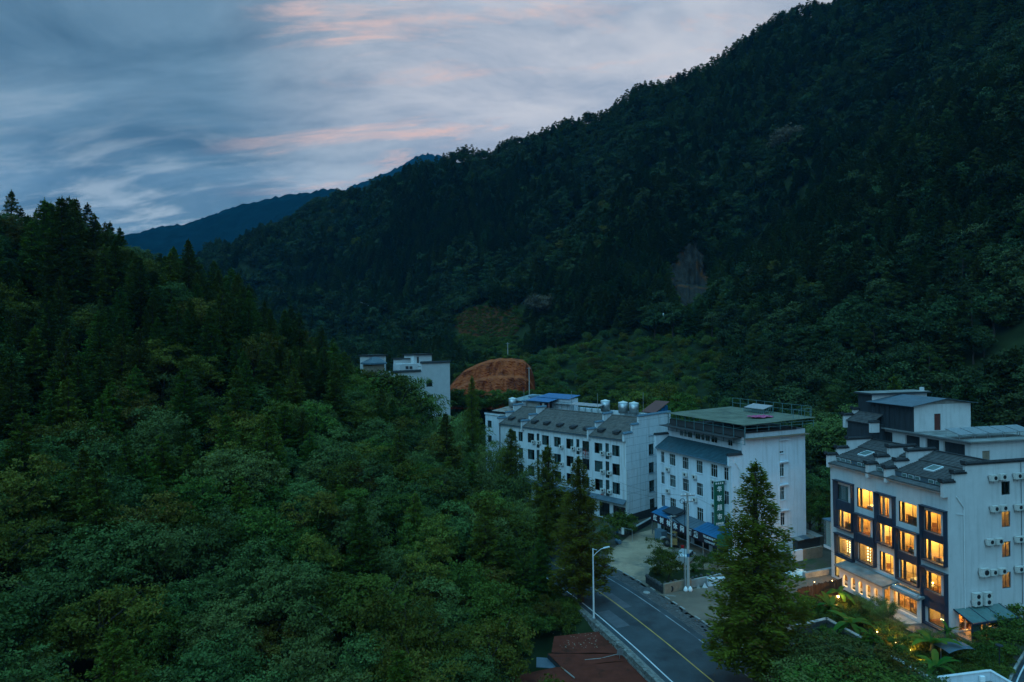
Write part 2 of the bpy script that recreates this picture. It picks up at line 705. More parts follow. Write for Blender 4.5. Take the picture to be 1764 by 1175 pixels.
def vnoise(x, y):
    x, y = np.asarray(x, float), np.asarray(y, float)
    xi, yi = np.floor(x).astype(int), np.floor(y).astype(int)
    fx, fy = x - xi, y - yi
    fx, fy = fx * fx * (3 - 2 * fx), fy * fy * (3 - 2 * fy)
    a, b = _LAT[xi % 128, yi % 128], _LAT[(xi + 1) % 128, yi % 128]
    c, d = _LAT[xi % 128, (yi + 1) % 128], _LAT[(xi + 1) % 128, (yi + 1) % 128]
    return (a * (1 - fx) + b * fx) * (1 - fy) + (c * (1 - fx) + d * fx) * fy


def fbm(x, y, s, o=4):
    v, a, t = 0, 1.0, 0
    x, y = np.asarray(x) / s, np.asarray(y) / s
    for i in range(o):
        v = v + a * vnoise(x * 2 ** i + 17 * i, y * 2 ** i + 31 * i)
        t += a
        a *= .5
    return v / t


VALLEY = np.array([(30, 15), (19.5, 45), (12.6, 62), (7.8, 74), (1.5, 88), (-4.5, 101), (-13.5, 116), (-30, 140), (-46, 165),
                   (-22, 176), (-4, 162), (12, 150), (30, 126), (50, 116), (78, 104), (100, 90), (118, 60), (120, 15)], float)


def poly_dist(x, y, P):
    """signed distance to a polygon, negative inside"""
    x, y = np.asarray(x, float), np.asarray(y, float)
    d = np.full(x.shape, 1e9)
    ins = np.zeros(x.shape, bool)
    n = len(P)
    for i in range(n):
        ax, ay = P[i]
        bx, by = P[(i + 1) % n]
        ex, ey = bx - ax, by - ay
        t = np.clip(((x - ax) * ex + (y - ay) * ey) / (ex * ex + ey * ey), 0, 1)
        d = np.minimum(d, np.hypot(x - ax - t * ex, y - ay - t * ey))
        c = ((ay > y) != (by > y)) & (x < (bx - ax) * (y - ay) / (by - ay + 1e-12) + ax)
        ins ^= c
    return np.where(ins, -d, d)


CTRL = [(16, 48, 0), (20, 60, 0), (15, 75, 0), (8, 90, 0), (0, 110, 0), (-10, 135, 1), (-22, 165, 3), (30, 85, 0), (40, 70, 0), (60, 60, 0),
        (75, 75, 1), (50, 95, 0), (40, 110, 0), (25, 130, 1), (5, 150, 2), (30, 55, 0), (45, 50, 0), (70, 45, 0), (100, 60, 2), (40, 25, 0),
        (5, 62, -4), (0, 56, -4), (8, 45, -5), (-4, 70, -2), (2, 80, -1),
        # the near wooded slope
        (-23, 45, -1), (-40, 50, 7), (-20, 28, -3), (-60, 40, 14), (-25, 75, 6), (-41, 58, 8), (-60, 75, 16), (-76, 108, 31), (-69, 116, 41),
        (-88, 113, 45), (-110, 110, 48), (-56, 118, 33), (-43, 122, 24.5), (-33, 130, 17), (-24, 138, 11), (-12, 126, 7), (-3, 112, 2), (2, 97, 0), (-90, 70, 30),
        (-125, 90, 50), (-25, 100, 11), (-45, 95, 18), (-10, 90, 3),
        (-90, 150, 34), (-60, 175, 16), (-120, 200, 30), (-60, 230, 10), (-180, 260, 50), (-35, 200, 6)]


def cpx(u, v, D, off):
    p = at_depth(u, v, D)
    CTRL.append((p.x, p.y, p.z - off))


for u, v, D in ((345, 432, 509), (450, 385, 530), (560, 330, 535), (690, 295, 530), (800, 255, 516), (900, 220, 505), (1000, 187, 495), (1050, 168, 490), (1200, 93, 470),
                (1300, 48, 474), (1400, 4, 478), (1600, -90, 449), (1764, -160, 416), (2000, -260, 400)):
    cpx(u, v, D, 7)
    p = at_depth(u, v, D)
    CTRL.append((p.x * 1.3, p.y * 1.3, p.z - 75))
    CTRL.append((p.x * 1.7, p.y * 1.7, p.z - 190))
for u, v, D in ((450, 450, 460), (450, 520, 405), (600, 450, 411), (600, 560, 346), (800, 400, 386), (800, 520, 321), (800, 575, 293), (1000, 330, 372), (1000, 450, 308),
                (1000, 555, 258), (1150, 300, 330), (1150, 420, 272), (1145, 520, 240), (1310, 430, 282), (1320, 330, 318), (1400, 300, 262), (1400, 450, 208), (1400, 560, 182),
                (1600, 150, 260), (1600, 350, 192), (1600, 540, 154), (1764, 450, 144), (1764, 200, 196), (1764, 20, 262), (1000, 610, 230), (880, 600, 250), (2000, 300, 150), (2000, 550, 110), (1700, 600, 130)):
    cpx(u, v, D, 7)
CTRL = np.array(CTRL)


def _tps_fit(P):
    n = len(P)
    s = 100.0
    X = P[:, :2] / s
    r2 = ((X[:, None] - X[None]) ** 2).sum(-1)
    K = np.where(r2 > 0, .5 * r2 * np.log(r2 + 1e-12), 0) + np.eye(n) * .002
    Q = np.c_[np.ones(n), X]
    A = np.block([[K, Q], [Q.T, np.zeros((3, 3))]])
    w = np.linalg.solve(A, np.r_[P[:, 2], 0, 0, 0])
    return X, w, s


_TX, _TW, _TS = _tps_fit(CTRL)


def hz(x, y):
    """ground height"""
    x, y = np.asarray(x, float), np.asarray(y, float)
    sh = x.shape
    q = np.c_[x.ravel(), y.ravel()] / _TS
    z = np.empty(len(q))
    n = len(_TX)
    for i in range(0, len(q), 8192):
        b = q[i:i + 8192]
        r2 = ((b[:, None] - _TX[None]) ** 2).sum(-1)
        z[i:i + 8192] = (.5 * r2 * np.log(r2 + 1e-12)) @ _TW[:n] + _TW[n] + b @ _TW[n + 1:]
    z = z.reshape(sh)
    far = np.clip((y - 190) / 120, 0, 1) * np.clip((z - 15) / 40, 0, 1)
    rel = (np.abs(fbm(x + .3 * y, y, 80, 4) - .5) * 2) * 44 - 19.5      # spurs and gullies
    z = z + far * rel
    d = poly_dist(x, y, VALLEY)
    t = np.clip((d + .5) / 4.5, 0, 1)
    t = t * t * (3 - 2 * t)
    return np.maximum(z * t + (-.12) * (1 - t), -9)


def hz1(x, y):
    return float(hz(np.array([x]), np.array([y]))[0])


def grid_mesh(name, xs, ys, m, fz=hz):
    X, Y = np.meshgrid(xs, ys, indexing='ij')
    Z = fz(X, Y)
    nx, ny = X.shape
    V = np.stack([X, Y, Z], -1).reshape(-1, 3)
    i = np.arange(nx * ny).reshape(nx, ny)
    F = np.stack([i[:-1, :-1], i[1:, :-1], i[1:, 1:], i[:-1, 1:]], -1).reshape(-1, 4)
    return np_mesh(name, V, F, m, True)


xs = np.concatenate([np.arange(-700, -140, 10), np.arange(-140, 140, 2.5), np.arange(140, 701, 10)])
ys = np.concatenate([np.arange(-60, 20, 8), np.arange(20, 200, 2.5), np.arange(200, 900, 7)])
tag(link('hillside', grid_mesh('hillside', xs, ys, M_SOIL)), 'steep ground of the wooded valley sides under the trees', 'hillside', kind='structure')


def far_ridge(name, sil, D, label, seed):
    """a far mountain as a wide mound whose crest follows the skyline"""
    us = np.array([s[0] for s in sil], float)
    vs = np.array([s[1] for s in sil], float)
    crest = [at_depth(u, v, D) for u, v in zip(us, vs)]
    cx = np.array([c.x for c in crest])
    cz = np.array([c.z for c in crest])
    x = np.arange(cx[0], cx[-1], 7.0)
    y = np.arange(-1100, 700, 14.0)
    X, Y = np.meshgrid(x, y, indexing='ij')
    top = np.interp(X, cx, cz)
    prof = np.where(Y < 0, np.clip(1 + Y / 1100, 0, 1) ** 1.15, np.clip(1 - Y / 900, 0, 1))
    sp = (fbm(X * 1.0 + seed, Y * .45, 210, 4) - .5) * 190
    Z = top * prof + sp * np.clip(np.abs(Y) / 300, 0, 1) * prof - 4
    rough = (vnoise(X / 9 + seed, Y / 9) - .3) * 13
    Z = Z + rough * (prof > .02)
    V = np.stack([X, Y + D, Z], -1).reshape(-1, 3)
    i = np.arange(X.size).reshape(X.shape)
    F = np.stack([i[:-1, :-1], i[1:, :-1], i[1:, 1:], i[:-1, 1:]], -1).reshape(-1, 4)
    return tag(link(name, np_mesh(name, V, F, mat('distant_forest', (.003, .010, .009), .95, .5, .03, bump=.6, bscale=.09, spec=.0))), label, 'mountain', kind='structure')


far_ridge('far_mountain', [(-900, 500), (-300, 480), (100, 450), (215, 420), (240, 406), (270, 392), (300, 386), (340, 387), (370, 372), (420, 352), (480, 338), (560, 326), (700, 318), (900, 330), (1300, 420)], 1900,
          'dark blue wooded mountain on the skyline beyond the near slope', 3.0)
far_ridge('far_peak', [(300, 420), (560, 340), (640, 306), (690, 284), (715, 268), (738, 262), (757, 266), (800, 285), (900, 330), (1200, 430)], 2500,
          'small blue peak showing over the shoulder of the big mountain', 9.0)

# ------------------------------------------------------------------ plants: shapes
def rhombs(c, d, n, ln, wd):
    """leaf-shaped faces: centres, long axes, normals, lengths, widths"""
    d = d / (np.linalg.norm(d, axis=1, keepdims=True) + 1e-9)
    b = np.cross(n, d)
    b = b / (np.linalg.norm(b, axis=1, keepdims=True) + 1e-9)
    ln = np.broadcast_to(np.asarray(ln, float), (len(c),))[:, None]
    wd = np.broadcast_to(np.asarray(wd, float), (len(c),))[:, None]
    V = np.stack([c - d * ln / 2, c + b * wd / 2 + d * ln * .05, c + d * ln / 2, c - b * wd / 2 + d * ln * .05], 1).reshape(-1, 3)
    F = np.arange(len(V)).reshape(-1, 4)
    return V, F


def rdir(n, rng):
    v = rng.normal(size=(n, 3))
    return v / np.linalg.norm(v, axis=1, keepdims=True)


def broadleaf_crown(name, m, seed, rx=4.0, rz=3.6, zc=6.6, clumps=46, per=330, leaf=.30, loose=0.0, lobes=1.0):
    """boughs of many sizes round an uneven crown; leaves sit in sprays that share a direction"""
    rng = np.random.default_rng(seed)
    C, Dn, Nn = [], [], []
    d = rdir(clumps * 3, rng)
    d = d[d[:, 2] > -.5][:clumps]
    az = np.arctan2(d[:, 1], d[:, 0])
    ph = rng.uniform(0, 6.28, 3)
    lob = 1 + .20 * np.sin(2 * az + ph[0]) + .16 * np.sin(3 * az + ph[1]) + .12 * np.sin(5 * az + ph[2])
    reach = (.40 + .66 * rng.random(len(d)) ** .8) * lob
    lean = rng.normal(0, .45, 2)
    cen = d * np.array([rx, rx, rz]) * reach[:, None] * .86
    cen[:, :2] += lean * (cen[:, 2:3] / rz + .5)
    for k in range(len(d)):
        r = (.45 + .75 * rng.random() ** 1.4) * rx * .30 * lobes
        ns = max(6, int(per / 7 * (r / (rx * .30)) ** 1.5))
        q = rdir(ns, rng)
        w = q[:, 2] * .45 + (q @ d[k]) * .55
        q = q[w > rng.uniform(-.5, .35, ns)]
        if not len(q):
            continue
        rad = r * (.5 + .7 * rng.random(len(q)))
        sp = cen[k] + q * rad[:, None] * np.array([1.2, 1.2, .72])
        nn = q * .55 + np.array([0, 0, .6]) + rng.normal(0, .38 + loose, (len(q), 3))
        L_ = 8
        pos = np.repeat(sp, L_, 0) + rng.normal(0, leaf * .75, (len(q) * L_, 3)) * np.array([1, 1, .55])
        n2 = np.repeat(nn, L_, 0) + rng.normal(0, .22, (len(q) * L_, 3))
        C.append(pos)
        Nn.append(n2)
        Dn.append(np.cross(n2, rdir(len(pos), rng)) + np.array([0, 0, -.3]))
    k = int(sum(len(c) for c in C) * .10)
    q = rdir(k, rng) * (rng.random((k, 1)) ** .5) * np.array([rx, rx, rz]) * .55
    C.append(q)
    Nn.append(rdir(k, rng) + np.array([0, 0, .6]))
    Dn.append(rdir(k, rng))
    C, Dn, Nn = np.vstack(C), np.vstack(Dn), np.vstack(Nn)
    C = C + np.array([0, 0, zc])
    s = leaf * (.65 + .7 * rng.random(len(C)))
    V, F = rhombs(C, Dn, Nn, s, s * .58)
    return np_mesh(name, V, F, m)


def trunk_mesh(h, r, limbs=5, seed=0, spread=.55, m=None):
    rng = random.Random(seed)
    b = MB()
    m = m or M_BARK
    pts = [(rng.uniform(-.1, .1) * i, rng.uniform(-.1, .1) * i, h * i / 4) for i in range(5)]
    pts[0] = (0, 0, -.8)
    b.tube(pts, [r * 1.25, r, r * .8, r * .6, r * .3], m, 7)
    for k in range(limbs):
        a = 2 * math.pi * k / max(limbs, 1) + rng.uniform(-.4, .4)
        z0 = h * rng.uniform(.42, .75)
        ln = h * spread * rng.uniform(.5, .8)
        p = Vector((0, 0, z0))
        q = p + Vector((math.cos(a) * ln * .5, math.sin(a) * ln * .5, ln * .35))
        t = p + Vector((math.cos(a) * ln, math.sin(a) * ln, ln * .85))
        b.tube([p, q, t], [r * .45, r * .3, r * .1], m, 5)
    return b.mesh('trunk')


def conifer_crown(name, m, seed, H=15.0, Rb=2.7, z0=2.2, gap=.52, nb=7, per=36, leaf=.55, droop=.18, tip=.35, ragged=.25, power=.85, wide=.26, fuzz=.06):
    """whorls of branches with flat sprays of needles along them"""
    rng = np.random.default_rng(seed)
    C, D, Nn, S = [], [], [], []
    z = z0
    ph = 0.0
    while z < H - .15:
        f = (H - z) / (H - z0)
        Rz = Rb * (f ** power) * (1 - .25 * max(0, f - .8) / .2) + .12
        n = max(3, int(round(nb * (.55 + .45 * f))))
        for k in range(n):
            a = ph + 2 * math.pi * k / n + rng.normal(0, .16)
            L = Rz * (1 - ragged * rng.random() ** 1.5)
            cnt = max(5, int(per * (.3 + .7 * L / Rb)))
            t = rng.random(cnt) ** .62
            u = np.array([math.cos(a), math.sin(a), 0])
            w = np.array([-math.sin(a), math.cos(a), 0])
            zz = z + rng.normal(0, gap * .22)
            up = -droop * L * (t ** 1.3) + tip * L * np.clip(t - .6, 0, 1) ** 2 * 2.2 + (.35 * f + .1) * 0
            side = rng.uniform(-1, 1, cnt) * wide * L * np.sqrt(np.clip(1.08 - t, .05, 1))
            pos = u * (L * t)[:, None] + w * side[:, None]
            pos[:, 2] += zz + up + rng.normal(0, fuzz, cnt)
            C.append(pos)
            D.append(u * .8 + w * np.sign(side)[:, None] * .8 + np.array([0, 0, 1.0]) * rng.normal(.12, .3, cnt)[:, None])
            Nn.append(np.array([0, 0, 1.0]) + rng.normal(0, .45, (cnt, 3)))
            S.append(leaf * (.6 + .6 * rng.random(cnt)) * (.55 + .45 * f))
        z += gap * (.75 + .5 * rng.random()) * (.55 + .45 * f)
        ph += 2.4
    # the leader
    k = 26
    t = rng.random(k)
    pos = np.zeros((k, 3))
    pos[:, 2] = H - .7 + t * 1.0
    pos[:, :2] = rng.normal(0, .09, (k, 2)) * (1.1 - t)[:, None]
    C.append(pos)
    D.append(rng.normal(0, .5, (k, 3)) + np.array([0, 0, 1]))
    Nn.append(rdir(k, rng))
    S.append(np.full(k, leaf * .6))
    C, D, Nn, S = np.vstack(C), np.vstack(D), np.vstack(Nn), np.concatenate(S)
    V, F = rhombs(C, D, Nn, S, S * .36)
    return np_mesh(name, V, F, m)


def pine_crown(name, m, seed, H=11.0, R0=2.4):
    rng = np.random.default_rng(seed)
    C, D, Nn = [], [], []
    n = 15
    for k in range(n):
        f = k / (n - 1)
        z = H * (.48 + .52 * f)
        rr = R0 * (1 - f) ** .55 * rng.uniform(.55, 1.0) + .1
        a = k * 2.4 + rng.normal(0, .3)
        c = np.array([math.cos(a) * rr, math.sin(a) * rr, z])
        s = (1.05 - .45 * f) * rng.uniform(.7, 1.1)
        cnt = int(300 * s)
        q = rdir(cnt, rng) * (rng.random((cnt, 1)) ** .4) * np.array([s, s, s * .48])
        C.append(c + q)
        D.append(q * .6 + np.array([0, 0, .5]) + rng.normal(0, .4, (cnt, 3)))
        Nn.append(rdir(cnt, rng) + np.array([0, 0, .5]))
    C, D, Nn = np.vstack(C), np.vstack(D), np.vstack(Nn)
    s = .42 * (.6 + .6 * rng.random(len(C)))
    V, F = rhombs(C, D, Nn, s, s * .34)
    return np_mesh(name, V, F, m)


def bamboo_mesh(name, m, seed, H=10.0, culms=24, per=210):
    """arching canes whose leafy tops hang over; returns (leaves, canes)"""
    rng = np.random.default_rng(seed)
    C, D, Nn = [], [], []
    b = MB()
    for k in range(culms):
        a = rng.uniform(0, 2 * math.pi)
        r0 = rng.uniform(.1, 1.6)
        h = H * rng.uniform(.72, 1.05)
        base = np.array([math.cos(a) * r0, math.sin(a) * r0, 0])
        out = np.array([math.cos(a + rng.normal(0, .5)), math.sin(a + rng.normal(0, .5)), 0])
        bend = rng.uniform(1.2, 2.9)
        ts = np.linspace(0, 1, 8)
        path = base + out * (bend * ts[:, None] ** 2.6) + np.array([0, 0, 1]) * (h * (ts - .20 * ts ** 5))[:, None]
        b.tube([tuple(p) for p in path], list(.045 * (1 - .85 * ts)), M_BAMBOO_CANE, 4, False)
        t = .30 + .70 * rng.random(per) ** .8
        pos = base + out * (bend * t[:, None] ** 2.6) + np.array([0, 0, 1]) * (h * (t - .20 * t ** 5))[:, None]
        sd = rdir(per, rng) * np.array([1, 1, .35])
        ln = (.25 + .75 * rng.random(per)) * (.95 - .5 * np.abs(t - .6))
        pos = pos + sd * ln[:, None]
        pos[:, 2] -= .55 * ln ** 2 + .1
        C.append(pos)
        D.append(sd * .8 + out * .4 + np.array([0, 0, -.65]))
        Nn.append(rdir(per, rng) * .6 + np.array([0, 0, 1]))
    C, D, Nn = np.vstack(C), np.vstack(D), np.vstack(Nn)
    s = .42 * (.6 + .7 * rng.random(len(C)))
    V, F = rhombs(C, D, Nn, s, s * .20)
    return np_mesh(name, V, F, m), b.mesh('cane')


L_BLUE = leaf_mat('blue_green_leaf', (0.0450, 0.0666, 0.0171), (0.1000, 0.1480, 0.0380), .18, .5)
L_GREEN = leaf_mat('mid_green_leaf', (0.0450, 0.0675, 0.0108), (0.1000, 0.1500, 0.0240), .25, .4, (.12, .12, .02))
L_OLIVE = leaf_mat('olive_leaf', (0.0630, 0.0608, 0.0090), (0.1400, 0.1350, 0.0200), .25, .4, (.16, .10, .02))
L_FIR = leaf_mat('fir_needle', (0.0396, 0.0585, 0.0081), (0.0880, 0.1300, 0.0180), .18, .3, (.08, .05, .015), obj=.30)
L_FIRB = leaf_mat('bright_fir_needle', (0.0495, 0.0765, 0.0090), (0.1100, 0.1700, 0.0200), .2, .3, (.10, .06, .015), obj=.3)
L_PINE = leaf_mat('shaded_needle', (0.0279, 0.0414, 0.0099), (0.0620, 0.0920, 0.0220), .15, .3)  # mountain needles, darkened in colour to carry the slope's shade
L_MTN = leaf_mat('shaded_evergreen_leaf', (.020, .032, .011), (.046, .072, .025), .12, .3, obj=.5)  # mountain crowns: self-shadow of the slope put into a darker leaf colour
L_BAM = leaf_mat('bamboo_leaf', (0.0653, 0.0900, 0.0225), (0.1450, 0.2000, 0.0500), .35, .4)
L_META = leaf_mat('redwood_needle', (0.0810, 0.0900, 0.0099), (0.1800, 0.2000, 0.0220), .42, .25, (.13, .07, .02), obj=.15)
L_PALE = leaf_mat('pale_blossom', (0.0700, 0.0665, 0.0385), (0.1470, 0.1260, 0.0770), .2, .3)
L_BUSH = leaf_mat('bush_leaf', (0.0450, 0.0653, 0.0108), (0.1000, 0.1450, 0.0240), .25, .4)

SPECIES = {}


def species(key, name, crowns, trunks, label, cat, H):
    SPECIES[key] = dict(name=name, crowns=crowns, trunks=trunks, label=label, cat=cat, H=H, first={})


species('blue', 'broadleaf_tree', [broadleaf_crown('crown', L_BLUE, s, 4.2, 3.7, 6.6, 46, 430, .27) for s in (1, 2, 3)], [trunk_mesh(8.5, .24, 6, s) for s in (1, 2, 3)], 'blue-green broadleaf tree', 'tree', 10.6)
species('green', 'broadleaf_tree', [broadleaf_crown('crown', L_GREEN, s, 3.7, 3.9, 6.4, 40, 420, .28, .1) for s in (4, 5)], [trunk_mesh(8.5, .22, 6, s) for s in (4, 5)], 'mid-green broadleaf tree', 'tree', 10.6)
species('olive', 'broadleaf_tree', [broadleaf_crown('crown', L_OLIVE, s, 3.6, 4.3, 6.6, 44, 360, .28, .15) for s in (6, 7)], [trunk_mesh(9, .22, 6, s) for s in (6, 7)], 'olive-green broadleaf tree', 'tree', 11.2)
species('fir', 'fir_tree', [conifer_crown('crown', L_FIR, s, 16, 4.1, 2.0, .62, 8, 120, .60, .2, .45, .42, .66, .32, .09) for s in (1, 2, 3)], [trunk_mesh(15.5, .2, 0, s) for s in (1, 2, 3)], 'dark conical fir', 'tree', 16)
species('firb', 'fir_tree', [conifer_crown('crown', L_FIRB, s, 13.5, 4.0, 1.4, .60, 8, 120, .60, .26, .5, .42, .62, .34, .09) for s in (5, 6)], [trunk_mesh(13, .2, 0, s) for s in (5, 6)], 'bright green conical fir', 'tree', 13.5)
species('pine', 'pine_tree', [pine_crown('crown', L_PINE, s) for s in (1, 2)], [trunk_mesh(10.6, .17, 3, s, .2) for s in (1, 2)], 'dark thin-crowned pine', 'tree', 11.3)
_bm = [bamboo_mesh('crown', L_BAM, s) for s in (1, 2, 3)]
species('mfir', 'fir_tree', [conifer_crown('crown', L_PINE, s, 10.5, 3.4, 1.0, .55, 7, 70, .80, .22, .35, .45, .55, .45) for s in (15, 16)], [trunk_mesh(10, .18, 0, s) for s in (5, 6)], 'dark broad fir', 'tree', 10.5)
species('mbl', 'broadleaf_tree', [broadleaf_crown('crown', L_MTN, s, 3.0, 3.9, 5.2, 24, 190, .52, .2) for s in (51, 52, 53, 54)], [trunk_mesh(7, .2, 4, s) for s in (1, 2, 3, 4)], 'shade-coloured evergreen broadleaf tree', 'tree', 9.2)
species('bam', 'bamboo_clump', [a for a, b in _bm], [b for a, b in _bm], 'feathery arching bamboo clump', 'bamboo', 9.6)
species('meta', 'redwood_tree', [conifer_crown('crown', L_META, s, 18, 3.7, 1.9, .44, 8, 150, .40, -.04, .05, .62, .66, .34, .16) for s in (11, 12, 13)], [trunk_mesh(17.3, .26, 0, s) for s in (1, 2, 3)], 'olive-green conical dawn redwood', 'tree', 18)
species('pale', 'flowering_tree', [broadleaf_crown('crown', L_PALE, 21, 3.6, 3.0, 5.6, 36, 260, .34, .2)], [trunk_mesh(7, .2, 5, 3)], 'pale buff flowering tree', 'tree', 8.8)
species('round', 'bush', [broadleaf_crown('foliage', L_BUSH, 77, 2.0, 2.35, 2.3, 70, 330, .17, .1, .8)], [trunk_mesh(2.2, .09, 5, 3, .5)], 'round leafy bush', 'bush', 4.5)
species('bush', 'bush', [broadleaf_crown('foliage', L_BUSH, s, 1.5, 1.15, 1.0, 22, 170, .21, .2) for s in (31, 32)], [trunk_mesh(1.3, .05, 5, s, .7) for s in (1, 2)], 'leafy green bush', 'bush', 2.2)


def plant(key, var, loc, scale, rz, label, group=None, sz=None):
    """one plant: an empty with a trunk and a crown under it; crowns share their meshes"""
    S = SPECIES[key]
    o = thing(S['name'], label, S['cat'], loc, rz, group)
    o.scale = (scale, scale, sz or scale)
    var %= len(S['crowns'])
    link('cane' if key == 'bam' else 'stem' if key in ('bush', 'round') else 'trunk', S['trunks'][var], o)
    c = link('foliage' if key in ('bush', 'round') else 'crown', S['crowns'][var], o)
    S['first'].setdefault(var, c)
    return o

# ------------------------------------------------------------------ ground sheets, road
FA = Frame(ground(1080, 902), -120)
FB = Frame(ground(1262, 967), 402)
FC = Frame(ground(1636, 1093), 618)


def ribbon(name, pts, o0, o1, z, m, parent=None):
    """a strip along a path between two sideways offsets"""
    b = MB()
    P = [Vector((p[0], p[1], 0)) for p in pts]
    rows = []
    for i, p in enumerate(P):
        t = (P[min(i + 1, len(P) - 1)] - P[max(i - 1, 0)]).normalized()
        n = Vector((t.y, -t.x, 0))
        rows.append((p + n * o0 + Vector((0, 0, z)), p + n * o1 + Vector((0, 0, z))))
    for (a, c), (d, e) in zip(rows, rows[1:]):
        b.quad(a, c, e, d, m)
    return b.build(name, parent)


def smooth_path(P, n=8):
    P = [Vector((*p, 0)) for p in P]
    P = [P[0] * 2 - P[1]] + P + [P[-1] * 2 - P[-2]]
    out = []
    for i in range(1, len(P) - 2):
        for k in range(n):
            t = k / n
            a, b, c, d = P[i - 1], P[i], P[i + 1], P[i + 2]
            out.append(.5 * ((2 * b) + (-a + c) * t + (2 * a - 5 * b + 4 * c - d) * t * t + (-a + 3 * b - 3 * c + d) * t ** 3))
    out.append(P[-2])
    return out


c0, c1_, c2_ = ground(1215, 1163), ground(1130, 1093), ground(965, 978)
dv = (c0 - c1_).normalized()
ROADP = smooth_path([tuple((c0 + dv * 30).xy), tuple((c0 + dv * 12).xy), tuple(c0.xy), tuple(c1_.xy), (10.8, 79.0), tuple(c2_.xy), (.4, 100), (-8.5, 114), (-19.5, 130), (-32, 147), (-44, 163)], 8)

M_ASPH = mat('worn_asphalt', (.042, .054, .060), .85, .35, .35, bump=.3, bscale=30, col2=(.024, .030, .035), thr=.54, spec=.2)
M_LOT = mat('worn_concrete_paving', (.33, .225, .145), .9, .35, .30, bump=.3, bscale=8, col2=(.15, .125, .095), thr=.50)
M_LOT2 = mat('muddy_concrete', (.15, .115, .085), .9, .3, .25, bump=.3, bscale=8, col2=(.33, .33, .31), thr=.585)
M_EARTH = mat('damp_earth', (.085, .070, .050), .95, .4, .4, bump=.7, bscale=4, col2=(.045, .062, .028), thr=.5)
M_SHOULDER = mat('dark_brick_shoulder', (.085, .085, .085), .9, .5, 1.1, bump=.9, bscale=9, col2=(.19, .18, .165), thr=.58)
M_LINE_W = mat('worn_white_line', (.52, .53, .53), .7, .25, .8, col2=(.10, .11, .12), thr=.62)
M_LINE_W2 = mat('faint_white_line', (.22, .24, .25), .7, .3, .6, col2=(.055, .066, .078), thr=.50)
M_LINE_Y = mat('worn_yellow_line', (.42, .26, .055), .7, .3, .8, col2=(.07, .07, .07), thr=.62)
M_PATCH = mat('asphalt_patch', (.075, .086, .096), .8, .2, 1.5, bump=.2)

tag(ribbon('road', ROADP, -4.1, 4.3, .0, M_ASPH), 'two-lane asphalt road curving past the inns', 'road', kind='structure')
tag(ribbon('road_line', ROADP, -3.58, -3.44, .006, M_LINE_W), 'solid white edge line beside the stone retaining wall', 'road line', kind='structure')
tag(ribbon('road_line', ROADP, -.07, .07, .006, M_LINE_Y), 'solid yellow line down the middle of the road', 'road line', kind='structure')
tag(ribbon('road_line', ROADP, 3.46, 3.60, .006, M_LINE_W2), 'faint worn white edge line beside the brick shoulder', 'road line', kind='structure')
for (u, v), (w, h) in (((1030, 1017), (.7, 1.8)), ((1056, 1066), (.8, 2.2)), ((1062, 1035), (.7, 2.2))):
    g = ground(u, v)
    b = MB()
    M = Matrix.Translation((g.x, g.y, 0)) @ Matrix.Rotation(math.atan2(.37, .93), 4, 'Z')
    zp_ = .0025 + u * 1e-6
    b.quad(*[M @ Vector(q) for q in ((-w, -h, zp_), (w, -h, zp_), (w, h, zp_), (-w, h, zp_))], M_PATCH)
    tag(b.build('road_patch'), 'pale rectangular repair patch in the near lane', 'road patch', kind='structure')

# kerb and stone retaining wall on the low side
tag(ribbon('road_shoulder', ROADP, 4.3, 6.3, .004, M_SHOULDER), 'dark brick shoulder between the road and the concrete yards', 'shoulder', kind='structure')
# loose dark setts of the shoulder, each a little proud or sunk
b = MB()
rg = random.Random(3)
NP = len(ROADP)
for i in range(6, 46):
    p, q = ROADP[i], ROADP[i + 1]
    t = (q - p).normalized()
    n = Vector((t.y, -t.x, 0))
    L = (q - p).length
    k = 0.0
    while k < L:
        o = 4.42
        while o < 6.1:
            w = rg.uniform(.26, .42)
            if rg.random() < .8:
                c = p + t * (k + .2) + n * (o + w / 2)
                h = rg.uniform(.01, .05)
                M = Matrix.Translation(c) @ Matrix.Rotation(math.atan2(t.y, t.x) + rg.uniform(-.06, .06), 4, 'Z')
                b.box((-.17, -w * .44, .004), (.17, w * .44, h), M_BRICKDARK, M)
            o += w
        k += .40
tag(b.build('shoulder_paving'), 'rough dark setts laid along the road shoulder', 'paving', kind='stuff')
# kerb blocks
kerb = thing('kerb', 'low row of pale kerb blocks along the concrete yard', 'kerb', kind='structure')
me = None
for i in range(4, 40):
    p, q = ROADP[i], ROADP[i + 1]
    t = (q - p).normalized()
    n = Vector((t.y, -t.x, 0))
    L = (q - p).length
    k = .5
    while k < L:
        if me is None:
            kb = MB()
            kb.box((-.47, -.09, -.05), (.47, .09, .10), M_CONC)
            me = kb.mesh('kerb_block')
        if rg.random() < .78:
            o = link('kerb_block', me, kerb)
            o.location = p + t * k + n * 6.4
            o.rotation_euler = (rg.uniform(-.02, .02), 0, math.atan2(t.y, t.x))
        k += 1.0

